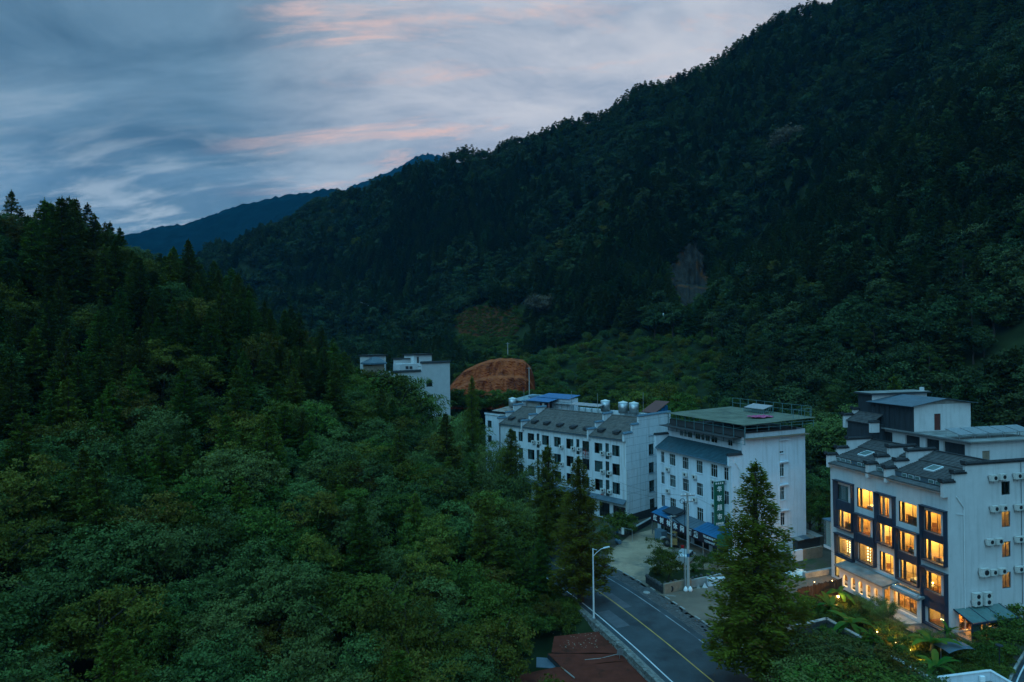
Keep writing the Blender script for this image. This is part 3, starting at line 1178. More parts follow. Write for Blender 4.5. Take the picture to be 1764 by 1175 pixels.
wallm = thing('retaining_wall', 'grey stone retaining wall carrying the low side of the road', 'retaining wall')
b = MB()
for i in range(0, 34):
    p, q = ROADP[i], ROADP[i + 1]
    def off(pt, j):
        t = (ROADP[min(j + 1, NP - 1)] - ROADP[max(j - 1, 0)]).normalized()
        return Vector((t.y, -t.x, 0))
    n0, n1 = off(p, i), off(q, i + 1)
    top0, top1 = p - n0 * 4.1, q - n1 * 4.1
    lo0, lo1 = p - n0 * 5.5 + Vector((0, 0, -5.2)), q - n1 * 5.5 + Vector((0, 0, -5.2))
    m0, m1 = p - n0 * 4.75, q - n1 * 4.75
    b.quad(top0 + Vector((0, 0, -.01)), top1 + Vector((0, 0, -.01)), m1 + Vector((0, 0, -.01)), m0 + Vector((0, 0, -.01)), M_STONE)
    b.quad(m0 + Vector((0, 0, -.01)), m1 + Vector((0, 0, -.01)), lo1, lo0, M_STONE)
b.build('wall_core', wallm)
# coping and face stones picked out one by one where they show
smesh = []
for k in range(5):
    sb = MB()
    w, h = .42 + .09 * k, .30 + .04 * ((k * 3) % 5)
    pts = [(-w / 2, -.08, -h / 2 + .03), (w / 2 - .05, -.08, -h / 2), (w / 2, -.08, h / 2 - .06), (-w / 2 + .06, -.08, h / 2)]
    sb.add([(x * 1.05, .10, z * 1.05) for x, y, z in pts] + pts, ((0, 1, 2, 3), (7, 6, 5, 4), (0, 4, 5, 1), (1, 5, 6, 2), (2, 6, 7, 3), (3, 7, 4, 0)), M_STONE)
    smesh.append(sb.mesh('stone'))
cnt = 0
for i in range(8, 30):
    p, q = ROADP[i], ROADP[i + 1]
    t = (q - p).normalized()
    n = Vector((t.y, -t.x, 0))
    L = (q - p).length
    for r_ in range(3):
        k = .25 + .2 * (r_ % 2)
        while k < L and cnt < 290:
            f = .16 + .17 * r_
            c = p + t * (k + rg.uniform(-.04, .04)) - n * (4.70 + .25 * r_ * .45) + Vector((0, 0, .02 if r_ == 0 else .15 - .37 * r_))
            o = link('stone', smesh[rg.randrange(5)], wallm)
            o.location = c
            o.rotation_euler = ((R(-78) if r_ == 0 else R(-8)) + rg.uniform(-.1, .1), rg.uniform(-.08, .08), math.atan2(t.y, t.x) + math.pi)
            cnt += 1
            k += .56
# coping strip, partly raised
cop = MB()
for i in range(8, 22):
    p, q = ROADP[i], ROADP[i + 1]
    t = (q - p).normalized()
    n = Vector((t.y, -t.x, 0))
    h = .10 if i > 13 else .24
    c = (p + q) / 2 - n * 4.45
    M = Matrix.Translation(c) @ Matrix.Rotation(math.atan2(t.y, t.x), 4, 'Z')
    cop.box((-(q - p).length / 2 - .02, -.12, -.02), ((q - p).length / 2 + .02, .22, h), M_STONE, M)
cop.build('coping', wallm)


def sheet(name, pix, z, m, label, cat):
    b = MB()
    P = [ground(u, v) for u, v in pix]
    b.add([(p.x, p.y, z) for p in P], [tuple(range(len(P)))], m)
    return tag(b.build(name), label, cat, kind='structure')


yard = MB()
P = [ROADP[i] for i in range(0, len(ROADP))]
edge = []
for i, p in enumerate(P):
    t = (P[min(i + 1, len(P) - 1)] - P[max(i - 1, 0)]).normalized()
    edge.append(p + Vector((t.y, -t.x, 0)) * 6.2)
far_e = [Vector((-16, 178, 0)), Vector((30, 128, 0)), Vector((78, 105, 0)), Vector((112, 82, 0)), Vector((118, 20, 0))]
yard.add([(p.x, p.y, -.02) for p in edge] + [(p.x, p.y, -.02) for p in far_e], [tuple(range(len(edge) + len(far_e)))], M_EARTH)
tag(yard.build('ground'), 'bare damp earth between and behind the buildings', 'ground', kind='structure')
sheet('parking_lot', [(1038, 978), (1050, 950), (1085, 922), (1122, 912), (1190, 935), (1262, 967), (1268, 985), (1150, 985), (1112, 1012), (1098, 1004)], .004, M_LOT, 'pale worn concrete parking yard before the green-signed inn', 'parking lot')
sheet('forecourt', [(1128, 1018), (1140, 1024), (1190, 1015), (1250, 1005), (1330, 1000), (1440, 985), (1440, 1010), (1385, 1030), (1370, 1080), (1300, 1140), (1238, 1106)], .004, M_LOT2, 'muddy concrete forecourt with pale repaired patches by the road', 'forecourt')


# ------------------------------------------------------------------ building kit
def wall(mb, plane, c, a0, a1, z0, z1, holes, m, t=.2, rm=None):
    A = sorted(set([a0, a1] + [h for q in holes for h in q[:2] if a0 < h < a1]))
    Z = sorted(set([z0, z1] + [h for q in holes for h in q[2:4] if z0 < h < z1]))

    def P(a, z, d=0.0):
        return (c + d, a, z) if plane == 'front' else (a, c + d, z)
    for i in range(len(A) - 1):
        for j in range(len(Z) - 1):
            am, zm = (A[i] + A[i + 1]) / 2, (Z[j] + Z[j + 1]) / 2
            if any(h[0] < am < h[1] and h[2] < zm < h[3] for h in holes):
                continue
            mb.quad(P(A[i], Z[j]), P(A[i + 1], Z[j]), P(A[i + 1], Z[j + 1]), P(A[i], Z[j + 1]), m)
    for h in holes:
        q0, q1, y0, y1 = h[:4]
        for (a, z), (b_, w) in (((q0, y0), (q1, y0)), ((q1, y0), (q1, y1)), ((q1, y1), (q0, y1)), ((q0, y1), (q0, y0))):
            mb.quad(P(a, z), P(b_, w), P(b_, w, t), P(a, z, t), rm or m)


_WIN = {}


def win_meshes(w, h, style, fm):
    key = (round(w, 3), round(h, 3), style, fm.name)
    if key in _WIN:
        return _WIN[key]
    b = MB()
    e = .055

    def bar(y0, y1, z0, z1, d0=-.03, d1=.03):
        b.box((d0, y0, z0), (d1, y1, z1), fm)
    bar(0, w, 0, e)
    bar(0, w, h - e, h)
    bar(0, e, e, h - e)
    bar(w - e, w, e, h - e)
    g = .022
    cols, tr = {'three': ([1 / 3, 2 / 3], .68), 'two': ([.5], .70), 'one': ([], .70), 'off': ([.74], None), 'off2': ([.7], .30), 'grid': ([.25, .5, .75], .5), 'plain': ([], None), 'half': ([.5], None)}[style]
    for c in cols:
        bar(c * w - g, c * w + g, e, h - e, -.02, .025)
    if tr:
        xs_ = [0] + cols + [1]
        for i in range(len(xs_) - 1):
            bar(max(xs_[i] * w + g, e), min(xs_[i + 1] * w - g, w - e), tr * h - g, tr * h + g, -.02, .025)
    fr = b.mesh('window')
    p = MB()
    p.box((.004, e * .6, e * .6), (.012, w - e * .6, h - e * .6), M_GLASS)
    pane = p.mesh('pane')
    _WIN[key] = (fr, pane)
    return fr, pane


def curtain_mesh(w, h, m):
    key = ('c', round(w, 3), round(h, 3), m.name)
    if key not in _WIN:
        n = max(6, int(w / .09))
        vs, fs = [], []
        for i in range(n + 1):
            y = w * i / n
            x = .05 * math.sin(i * 2.1) + .02 * math.sin(i * 5.3)
            vs += [(x, y, 0), (x, y, h)]
        for i in range(n):
            fs.append((2 * i, 2 * i + 2, 2 * i + 3, 2 * i + 1))
        b = MB()
        b.add(vs, fs, m)
        _WIN[key] = b.mesh('curtain')
    return _WIN[key]


def window(parent, plane, c, a0, a1, z0, z1, style='three', fm=None, setback=.10, curtain=None, rnd=random, sill=None):
    fm = fm or M_FRAME_WHITE
    w, h = a1 - a0, z1 - z0
    fr, pane = win_meshes(w, h, style, fm)
    o = link('window', fr, parent)
    if plane == 'front':
        o.location = (c + setback, a0, z0)
    else:
        o.location = (a1, c + setback, z0)
        o.rotation_euler = (0, 0, math.pi / 2)
    link('pane', pane, o)
    if curtain:
        k = rnd.random()
        cm = M_CURTAIN if rnd.random() < .65 else M_CURTAIN_D
        parts = [(0.0, .36), (.64, .36)] if k < .4 else [(0.0, .55)] if k < .65 else [(.5, .5)] if k < .85 else [(0, 1.0)]
        for s0, fw in parts:
            q = link('curtain', curtain_mesh(round(w * fw, 3), h * .98, cm), o)
            q.location = (.22, s0 * w, .02)
    if sill is not None:
        b = MB()
        b.box((-.10, -.06, -.07), (.10, w + .06, 0), sill)
        s_ = link('sill', b.mesh('sill'), o)
        s_.location = (-setback, 0, -.002)
    return o


_AC = {}


def ac_unit(F, plane, a, z, label, group, c=0.0, size=(.82, .30, .58), fans=1):
    """outdoor unit on brackets; a, z is the middle of its underside"""
    key = (size, fans)
    if key not in _AC:
        w, d, h = size
        b = MB()
        b.box((-.12 - d, -w / 2, 0), (-.12, w / 2, h), M_AC)
        b.box((-.14 - d, -w / 2 - .012, h - .03), (-.10, w / 2 + .012, h + .012), M_AC)
        f = MB()
        for k in range(fans):
            zc = h * (k + .5) / fans
            r = min(h / fans, w) * .34
            f.tube([(-.118 - d, -w * .12 if fans == 1 else 0, zc), (-.14 - d, -w * .12 if fans == 1 else 0, zc)], r, M_AC_DARK, 14)
        g = MB()
        for y in (-w * .32, w * .32):
            g.box((-.12 - d, y - .02, -.05), (0, y + .02, -.004), M_STEEL)
            g.box((-.03, y - .02, -.35), (0, y + .02, -.05), M_STEEL)
        pz = MB()
        pz.tube([(-.2, w / 2 - .02, .1), (-.2, w / 2 + .07, .12), (-.08, w / 2 + .08, .3), (-.02, w / 2 + .06, .5)], .018, M_AC_DARK, 5)
        _AC[key] = (b.mesh('casing'), f.mesh('fan_grille'), g.mesh('bracket'), pz.mesh('hose'))
    loc = F.w(c, a, z) if plane == 'front' else F.w(a, c, z)
    o = thing('air_conditioner', label, 'air conditioner', loc, F.rot + (0 if plane == 'front' else math.pi / 2), group)
    for me in _AC[key]:
        link(me.name.split('.')[0], me, o)
    return o


def courses(mb, X0, z0, X1, z1, Y0, Y1, m, pitch=.34, lift=.07, seed=1):
    """overlapping tile courses on a slope"""
    rr = random.Random(seed)
    n = max(2, int(math.hypot(X1 - X0, z1 - z0) / pitch))
    for i in range(n):
        f0, f1 = i / n, (i + 1) / n
        xa, za = X0 + (X1 - X0) * f0, z0 + (z1 - z0) * f0
        xb, zb = X0 + (X1 - X0) * f1, z0 + (z1 - z0) * f1
        k = lift * rr.uniform(.8, 1.2)
        mb.prism([(xa, za - .03), (xa, za + k), (xb + .03, zb + k * .25), (xb + .03, zb - .03)], 'y', Y0, Y1, m)


def cap_tiles(mb, X0, X1, z, Yc, w=.34, m=None, fancy=False):
    """coping of one step of a stepped gable"""
    m = m or M_CAP
    mb.box((X0 - .12, Yc - w / 2 - .12, z), (X1 + .06, Yc + w / 2 + .12, z + .10), m)
    mb.prism([(Yc - w / 2 - .06, z + .10), (Yc + w / 2 + .06, z + .10), (Yc + .06, z + .34), (Yc - .06, z + .34)], 'x', X0 - .14, X1 + .05, m)
    if fancy:
        mb.box((X0 - .34, Yc - .2, z + .12), (X0 - .12, Yc + .2, z + .48), m)
        n = int((X1 - X0) / .22)
        for k in range(n):
            x = X0 + (k + .5) * (X1 - X0) / n
            for sgn in (-1, 1):
                mb.box((x - .07, Yc + sgn * (w / 2 + .12) - .05, z + .08), (x + .07, Yc + sgn * (w / 2 + .12) + .05, z + .22), m)


def stepped(parent, Yc, steps, zb, m, w=.34, fancy=False, cm=None):
    """stepped gable wall across a roof: steps = [(x0, x1, top)]; one part with its coping as a sub-part"""
    b = MB()
    c = MB()
    for x0, x1, zt in steps:
        b.box((x0, Yc - w / 2, zb), (x1, Yc + w / 2, zt), m)
        cap_tiles(c, x0, x1, zt + .002, Yc, w, cm, fancy)
    o = b.build('gable_wall', parent)
    c.build('coping', o)
    return o


def pipe(parent, pts, r=.06, m=None, name='downpipe'):
    b = MB()
    b.tube(pts, r, m or M_FRAME_WHITE, 6)
    return b.build(name, parent)


def letters(name, s, size, m, parent, loc, rot, ext=.02, bold=.012):
    cu = bpy.data.curves.new(name, 'FONT')
    cu.body = s
    cu.size = size
    cu.align_x = 'CENTER'
    cu.align_y = 'CENTER'
    cu.extrude = ext
    cu.offset = bold
    o = bpy.data.objects.new(name, cu)
    COL.objects.link(o)
    dg = bpy.context.evaluated_depsgraph_get()
    me = bpy.data.meshes.new_from_object(o.evaluated_get(dg))
    me.name = name
    me.materials.clear()
    me.materials.append(m)
    bpy.data.objects.remove(o)
    bpy.data.curves.remove(cu)
    r = link(name, me, parent)
    r.location = loc
    r.rotation_euler = rot
    return r


FACE_FRONT = (R(90), 0, R(-90))     # lettering read from -X
FACE_SIDE = (R(90), 0, 0)           # lettering read from -Y


def water_tank(loc, r, h, label, group=None, ribbed=False):
    o = thing('water_tank', label, 'water tank', loc, 0, group)
    b = MB()
    prof = [(r, .25), (r, .25 + h)]
    if ribbed:
        n = 9
        prof = []
        for k in range(n):
            z = .25 + h * k / n
            prof += [(r, z), (r * 1.03, z + h / n * .25), (r * 1.03, z + h / n * .6), (r, z + h / n * .85)]
        prof.append((r, .25 + h))
    b.lathe(prof, M_STEEL_RIB if ribbed else M_STEEL, n=22)
    b.build('tank_body', o, not ribbed)
    c = MB()
    c.lathe([(r * 1.02, .25 + h), (r * .97, .25 + h + .06), (r * .25, .25 + h + .24), (r * .22, .25 + h + .30), (.02, .25 + h + .31)], M_AC if not ribbed else M_STEEL_RIB, n=22)
    c.build('lid', o)
    for k in range(4):
        a = math.pi / 4 + k * math.pi / 2
        l_ = MB()
        l_.box((r * .75 * math.cos(a) - .05, r * .75 * math.sin(a) - .05, -.3), (r * .75 * math.cos(a) + .05, r * .75 * math.sin(a) + .05, .25), M_STEEL)
        l_.build('leg', o)
    return o


# ------------------------------------------------------------------ A: the long inn
rw = random.Random(11)


def cA(x, y):
    return 820 + x / 4.353, 660 + y / 4.353


def build_A():
    F = FA
    A = thing('long_inn', 'long weathered white inn with grey tiled roof and three stepped gables', 'building', F.o, F.rot)
    sL = F.front(*cA(183, 420))[0]
    s2 = F.front(*cA(356, 400))[0]
    s3 = F.front(*cA(852, 420))[0]
    zE = F.front(*cA(852, 388))[1]
    z = [F.front(*cA(1047, v))[1] for v in (467, 548, 605, 690, 745, 832)]
    rows = [(z[1], z[0]), (z[3], z[2]), (z[5], z[4])]
    DEP = 13.0
    zR, run = zE + 3.0, 6.05
    cols = []
    for a, b_ in ((888, 947), (1020, 1076), (387, 436), (495, 546), (585, 636), (676, 730), (797, 848), (318, 350), (262, 300)):
        y = {888: 487, 1020: 508, 387: 408, 495: 428, 585: 440, 676: 455, 797: 470, 318: 392, 262: 385}[a]
        cols.append((F.front(*cA(b_, y))[0], F.front(*cA(a, y))[0]))
    narrow = []
    for a, b_, y in ((970, 997, 520), (752, 775, 485), (455, 475, 437)):
        narrow.append((F.front(*cA(b_, y))[0], F.front(*cA(a, y))[0]))
    holes = []
    for c in cols:
        for r in rows:
            holes.append((c[0], c[1], r[0], r[1]))
    nh = []
    for c in narrow:
        for r in rows:
            nh.append((c[0], c[1], r[0] - .75, r[1] + .15))
    shop = []
    sx = lambda x, y: F.front(*cA(x, y))
    shop.append((sx(1122, 970)[0], sx(1028, 970)[0], sx(1075, 1015)[1], sx(1075, 925)[1]))
    shop.append((sx(1002, 960)[0], sx(925, 960)[0], .12, sx(960, 895)[1]))
    for q in range(4):
        a0 = shop[1][1] + 1.2 + q * 5.4
        shop.append((a0, a0 + 4.2, .12, 3.0))
    b = MB()
    wall(b, 'front', 0, 0, sL, 0, zE, holes + nh + shop, M_WALL_A, .22)
    # side wall with one column of windows
    sw = []
    for (x0, x1, y0, y1) in ((145, 178, 210, 272), (147, 181, 335, 402), (148, 183, 460, 525), (150, 186, 583, 650), (154, 189, 706, 782)):
        p = lambda x, y: F.side(1080 + x / 3.918, 680 + y / 3.918)
        a0, zt = p(x0, y0)
        a1, zb = p(x1, y1)
        sw.append((a0, a1, zb, zt))
    wall(b, 'side', 0, 0, DEP, 0, zE + 1.0, sw, M_WALL_A, .22)
    b.quad((DEP, 0, 0), (DEP, sL, 0), (DEP, sL, zR), (DEP, 0, zR), M_WALL_A)
    b.quad((0, sL, 0), (DEP, sL, 0), (DEP, sL, zR), (0, sL, zE), M_WALL_A)
    b.build('wall', A)
    # floors inside
    f = MB()
    for k in range(4):
        zf = 3.6 + k * (rows[0][0] - rows[1][0])
        f.box((.3, .3, zf - .12), (DEP - .3, sL - .3, zf), M_DARK)
    f.box((3.4, .3, 0), (3.5, sL - .3, zE), M_DARK)
    f.build('floor_slab', A)
    # joints of the side wall
    j = MB()
    for k in range(13):
        zz = .8 + k * 1.35
        j.box((.04, -.012, zz), (DEP, -.002, zz + .03), M_TRIM_BLUE)
    j.build('wall_joint', A)
    pl = MB()
    pl.box((-.06, -.10, -.3), (DEP, -.013, 1.35), M_PLINTH)
    pl.build('plinth', A)
    for i, c in enumerate(cols):
        for r in rows:
            window(A, 'front', 0, c[0], c[1], r[0], r[1], 'two', M_FRAME_DARK, .12, True, rw)
    for h in nh:
        o = window(A, 'front', 0, h[0], h[1], h[2], h[3], 'one', M_FRAME_DARK, .10, True, rw)
    for h in sw:
        window(A, 'side', 0, h[0], h[1], h[2], h[3], 'half', M_FRAME_DARK, .12, True, rw, sill=M_TRIM_BLUE)
    for i, h in enumerate(shop):
        window(A, 'front', 0, h[0], h[1], h[2], h[3], 'grid' if i == 0 else 'half', M_FRAME_DARK, .12)
    # shop goods behind the display window and the lit shop
    g = MB()
    for k in range(26):
        yy = shop[0][0] + .1 + (shop[0][1] - shop[0][0] - .2) * rw.random()
        zz = shop[0][2] + .1 + (shop[0][3] - shop[0][2] - .5) * rw.random()
        g.box((.5 + rw.random() * .2, yy - .12, zz), (.72, yy + .12, zz + .32), [M_PINK, M_GREEN_SHEET, M_CURTAIN, M_LETTER_RED, M_BLUE_SHEET, M_TAN][rw.randrange(6)])
    g.build('shop_goods', A)['kind'] = 'stuff'
    l_ = MB()
    for k in range(2):
        l_.box((1.5, shop[k][0] + .3, 3.15), (1.65, shop[k][1] - .3, 3.2), MATS.get('dim_shop_tube') or mat('dim_shop_tube', (.8, .7, .6), .5, 0, emit=(1, .74, .45), estr=3.0))
    l_.build('ceiling_lamp', A)
    # awning strip over the shops
    aw = MB()
    y1 = shop[1][1] + 26
    aw.prism([(-1.05, 3.35), (-1.0, 3.30), (0.0, 3.85), (0.0, 3.95)], 'y', -.05, min(y1, sL), M_GREYMETAL)
    aw.build('shop_awning', A)
    # eaves, roofs, gables
    e = MB()
    e.box((-.42, .2, zE - .24), (.0, sL - .2, zE - .04), M_TRIM_BLUE)
    e.build('eaves_board', A)
    bays = [(.2, s3 - .18), (s3 + .18, s2 - .18), (s2 + .18, sL - .18)]
    for k, (y0, y1) in enumerate(bays):
        rb = MB()
        courses(rb, -.5, zE - .03, run, zR, y0, y1, M_TILE_A, .36, .08, k)
        rb.box((run - .15, y0, zR - .1), (run + .2, y1, zR + .14), M_TILE_A)
        rb.quad((run + .1, y0, zR), (run + .1, y1, zR), (run + 2.6, y1, zR - .5), (run + 2.6, y0, zR - .5), M_TILE_A)
        rb.build('roof', A)
    vents = [(935, 360), (1050, 375), (435, 295), (527, 306), (625, 320), (725, 335), (827, 347), (262, 270), (337, 284)]
    for x, y in vents:
        u, v = cA(x, y)
        # on the slope: solve along the ray for the plane through the eave with the roof's pitch
        n = Vector((-(zR - zE) / run, 0, 1))
        nw = F.e2 * n.x + Vector((0, 0, 1))
        p0 = F.w(-.5, 0, zE + .1)
        q = F._hit(u, v, p0, nw)
        lx, ly, lz = q.dot(F.e2), q.dot(F.e1), q.z
        vb = MB()
        vb.prism([(lx - .35, lz - .12), (lx - .28, lz + .30), (lx + .75, lz + .50), (lx + .75, lz + .30)], 'y', ly - .62, ly + .62, M_CAP)
        vo = vb.build('roof_vent', A)
        vd = MB()
        vd.box((lx - .40, ly - .48, lz - .04), (lx - .33, ly + .48, lz + .22), M_DARK)
        vd.build('vent_opening', vo)
    st = [(-.55, 1.6, zE + .95), (1.6, 3.7, zE + 2.0), (3.7, 6.3, zE + 3.35)]
    for yy in (s3, s2, sL):
        stepped(A, yy, st, zE - .8 if yy != sL else zE - .3, M_WALL_A, .32, cm=M_TRIM_BLUE)
    st2 = [(-.55, 1.7, zE + .95), (1.7, 3.5, zE + 2.25), (3.5, DEP, zE + 3.55)]
    stepped(A, .16, st2, zE - .3, M_WALL_A, .34, cm=M_TRIM_BLUE)
    fr = MB()
    fr.box((run + .1, .4, zR - 1.0), (DEP, sL - .2, zR - .75), M_CONC_ROOF)
    fr.box((DEP - .25, .4, zR - .75), (DEP, sL - .2, zR - .1), M_WALL_A)
    fr.build('flat_roof', A)
    pipe(A, [(-.12, .35, zE - .3), (-.12, .35, zE - 4.4), (-.12, -.12, zE - 4.9), (-.12, -.12, 1.2)], .05, M_AC)
    # rust stains are in the render; air conditioners
    names = ['top-floor', 'third-floor', 'second-floor']
    spots = [(950, 520, 'beside the narrow stair window nearest the corner, corridor side'), (1003, 530, 'beside the narrow stair window nearest the corner, street side')]
    for r in range(3):
        dz = rows[0][0] - rows[r][0]
        for x, y, t in ((952, 534, 'two windows from the corner'), (1004, 543, 'nearest the corner')):
            a, zz = F.front(*cA(x, y))
            ac_unit(F, 'front', a, zz - dz, '%s air conditioner of the long inn %s' % (names[r], t), 'air conditioners on the long inn')
    for x, y, r, t in ((436, 452, 0, 'beside the first window of the middle bay'), (476, 456, 0, 'on the stair panel of the middle bay'), (645, 487, 0, 'beneath the third middle-bay window'),
                       (733, 500, 0, 'beneath the fourth middle-bay window'), (780, 506, 0, 'beneath the fifth middle-bay window'), (648, 617, 1, 'above the road treetops, third window'), (735, 628, 1, 'above the road treetops, fourth window')):
        a, zz = F.front(*cA(x, y))
        ac_unit(F, 'front', a, zz, '%s air conditioner of the long inn %s' % (names[r], t), 'air conditioners on the long inn')
    # lattice sign frame with a red character
    a, zt = F.front(*cA(830, 488))
    zb = F.front(*cA(830, 640))[1]
    sg = thing('lattice_sign', 'rusty lattice sign frame with one red character on the long inn', 'sign', F.w(0, a, 0), F.rot)
    lb = MB()
    for k in range(5):
        y = -.75 + k * .375
        lb.box((-.35, y - .025, zb), (-.29, y + .025, zt), M_CAP)
    for k in range(8):
        zz = zb + (zt - zb) * k / 7
        lb.box((-.30, -.8, zz - .02), (-.26, .8, zz + .02), M_CAP)
        if k % 3 == 0:
            lb.box((-.26, -.03, zz - .03), (0, .03, zz + .03), M_CAP)
    lb.build('frame', sg)
    letters('character', '小', 1.15, M_LETTER_RED, sg, (-.38, 0, zt - .8), FACE_FRONT)
    a, zz = F.front(*cA(948, 845))
    s2g = thing('wall_character', 'small faded red character on the long inn above the awning', 'sign', F.w(-.03, a, zz), F.rot)
    letters('character', '城', .8, M_LETTER_RED, s2g, (0, 0, 0), FACE_FRONT)
    return A, F, sL, zE, zR, DEP


A_OBJ, _, A_SL, A_ZE, A_ZR, A_DEP = build_A()

# ------------------------------------------------------------------ B: the green-signed inn
def cB(x, y):
    return 1080 + x / 3.918, 680 + y / 3.918


def build_B():
    F = FB
    B = thing('supermarket_inn', 'white five-storey inn with blue-tiled eaves and a vertical green sign', 'building', F.o, F.rot)
    sL = F.front(*cB(203, 500))[0]
    DEP = F.side(*cB(1206, 600))[0]
    zE = F.front(*cB(675, 462))[1]
    cols = {}
    for k, (a, b_, y) in enumerate(((653, 685, 530), (565, 610, 512), (467, 510, 490), (373, 415, 465), (286, 326, 440), (228, 252, 425))):
        cols[k] = (F.front(*cB(b_, y))[0], F.front(*cB(a, y))[0])
    zz = [F.front(*cB(587, v))[1] for v in (470, 556, 625, 714, 796, 886)]
    rows = [(zz[1], zz[0]), (zz[3], zz[2]), (zz[5], zz[4])]
    floor_h = rows[0][0] - rows[1][0]
    holes, wins = [], []
    for k, c in cols.items():
        for i, r in enumerate(rows):
            h = (c[0], c[1], r[0], r[1])
            holes.append(h)
            wins.append((h, 'two' if k in (0, 5) else 'three'))
    low = (cols[0][0], cols[0][1], rows[2][0] - floor_h + .4, rows[2][1] - floor_h + .1)
    ground_holes = [(.8 + k * 4.1, .8 + k * 4.1 + 3.4, .1, 3.0) for k in range(4)]
    zT = F.side(*cB(790, 262))[1]
    b = MB()
    wall(b, 'front', 0, 0, sL, 0, zE, holes + ground_holes, M_WALL_B, .2)
    sw = []
    for (x0, x1, y0, y1) in ((1030, 1060, 320, 394), (1030, 1063, 470, 550), (1033, 1065, 625, 708), (1037, 1068, 798, 880), (1050, 1080, 950, 1000)):
        a0, zt = F.side(*cB(x0, y0))
        a1, zb = F.side(*cB(x1, y1))
        sw.append((a0, a1, zb, zt))
    wall(b, 'side', 0, 0, DEP, 0, zE + 1.1, sw, M_WALL_B, .2)
    wall(b, 'side', 0, 1.9, DEP, zE + 1.1, zT, [], M_WALL_B, .2)
    b.quad((DEP, 0, 0), (DEP, sL, 0), (DEP, sL, zT), (DEP, 0, zT), M_WALL_B)
    b.quad((0, sL, 0), (DEP, sL, 0), (DEP, sL, zT), (0, sL, zE), M_WALL_B)
    # top storey set back behind the tiled slope
    zS = zE + 1.65
    tw = []
    for x0, x1 in ((357, 378), (385, 403), (408, 440), (460, 495), (500, 523), (528, 560), (567, 610), (680, 712)):
        tw.append((F.front(*cB(x1, 290), X=2.15)[0], F.front(*cB(x0, 290), X=2.15)[0], zS + .35, zS + 1.25))
    wall(b, 'front', 2.15, .18, sL, zE + 1.2, zS + 1.9, tw, M_WALL_B, .15)
    b.build('wall', B)
    for h in tw:
        window(B, 'front', 2.15, h[0], h[1], h[2], h[3], 'half', M_FRAME_WHITE, .06)
    f = MB()
    for k in range(5):
        z_ = 3.5 + k * floor_h
        f.box((.3, .3, z_ - .12), (DEP - .3, sL - .3, z_), M_DARK)
    f.box((3.4, .3, 0), (3.5, sL - .3, zE), M_DARK)
    f.build('floor_slab', B)
    for h, st in wins:
        window(B, 'front', 0, *h, st, M_FRAME_WHITE, .10, True, rw, sill=M_WALL_B)
    for i, h in enumerate(sw):
        o = window(B, 'side', 0, *h, 'two', M_FRAME_WHITE, .10, i != 3, rw, sill=M_WALL_B)
        if i == 3:
            o['label'] = 'window glowing dull orange'
    # the one lit stair window
    lm = MB()
    lm.box((sw[3][0] - .2, .9, sw[3][3] + .15), (sw[3][1] + .2, 1.2, sw[3][3] + .2), mat('dim_orange_tube', (.8, .5, .3), .5, 0, emit=(1, .42, .12), estr=3.5))
    lm.box((sw[3][0] - .9, 1.6, sw[3][2] - .6), (sw[3][1] + .9, 1.65, sw[3][3] + .6), M_TAN)
    lm.build('stair_lamp', B)
    for h in ground_holes:
        window(B, 'front', 0, *h, 'half', M_FRAME_DARK, .12)
    # drip ledges on the side wall, parapet capping, downpipes
    for i, h in enumerate(sw[:4]):
        lb = MB()
        lb.prism([(h[0] - .15, h[3] + .25), (h[1] + .75, h[3] + .25), (h[1] + .6, h[3] + .40), (h[0] - .05, h[3] + .40)], 'y', -.28, -.003, M_WALL_B)
        lb.build('window_ledge', B)
    strip = MB()
    strip.box((sw[1][0] - .30, -.10, 2.2), (sw[1][0] - .12, -.003, sw[1][3] + .2), M_WALL_B)
    strip.build('pilaster', B)
    pw = MB()
    pw.box((2.0, .003, zT - .5), (DEP - .5, .25, zT), M_CAP)
    pw.box((1.9, -.14, zT), (DEP - 1.8, .30, zT + .28), M_CAP)
    pw.build('parapet', B)
    # stepped ends of the front slope
    stepped(B, .155, [(-.45, 1.9, zE + 1.15)], zE - .3, M_WALL_B, .32)
    stepped(B, sL - .17, [(-.45, 2.1, zE + 1.9)], zE - .3, M_WALL_B, .32)
    stepped(B, sL - .17, [(2.1, DEP - .5, zE + 3.3)], zE + 1.2, M_WALL_B, .30)
    e = MB()
    e.box((-.40, .34, zE - .22), (0, sL - .34, zE - .03), M_WALL_B)
    e.box((-.62, .34, zE - .16), (-.41, sL - .34, zE - .02), M_TRIM_BLUE)
    e.build('gutter', B)
    rb = MB()
    courses(rb, -.5, zE, 2.15, zS, .34, sL - .34, M_TILE_B, .27, .06, 4)
    rb.build('roof', B)
    pipe(B, [(.55, -.02, zE + .2), (.75, -.10, zE - .05), (1.35, -.12, zE - .9), (1.35, -.12, .5)], .055)
    pipe(B, [(-.10, .22, zE - .3), (-.10, .22, 3.4)], .07)
    pipe(B, [(sw[0][0] - .15, -.1, zT + .1), (sw[0][0] - .15, -.1, 1.6)], .04)
    fr = MB()
    fr.box((2.3, .3, zT - 1.0), (DEP - .3, sL - .4, zT - .8), M_CONC_ROOF)
    fr.build('flat_roof', B)

    # steel canopy over the roof terrace: a thing standing on the roof
    zc = zT + 1.35
    cn = thing('roof_canopy', 'large olive sheet canopy on a teal steel frame over the inn roof', 'canopy', F.w(0, 0, 0), F.rot)
    x0, y0 = F.level(*cB(790, 207), zc)
    x1, y1 = F.level(*cB(1195, 157), zc)
    x2, y2 = F.level(*cB(268, 122), zc)
    xf, xb, yn, yf = min(x0, x2), x1, min(y0, y1), y2
    s = MB()
    nn = 14
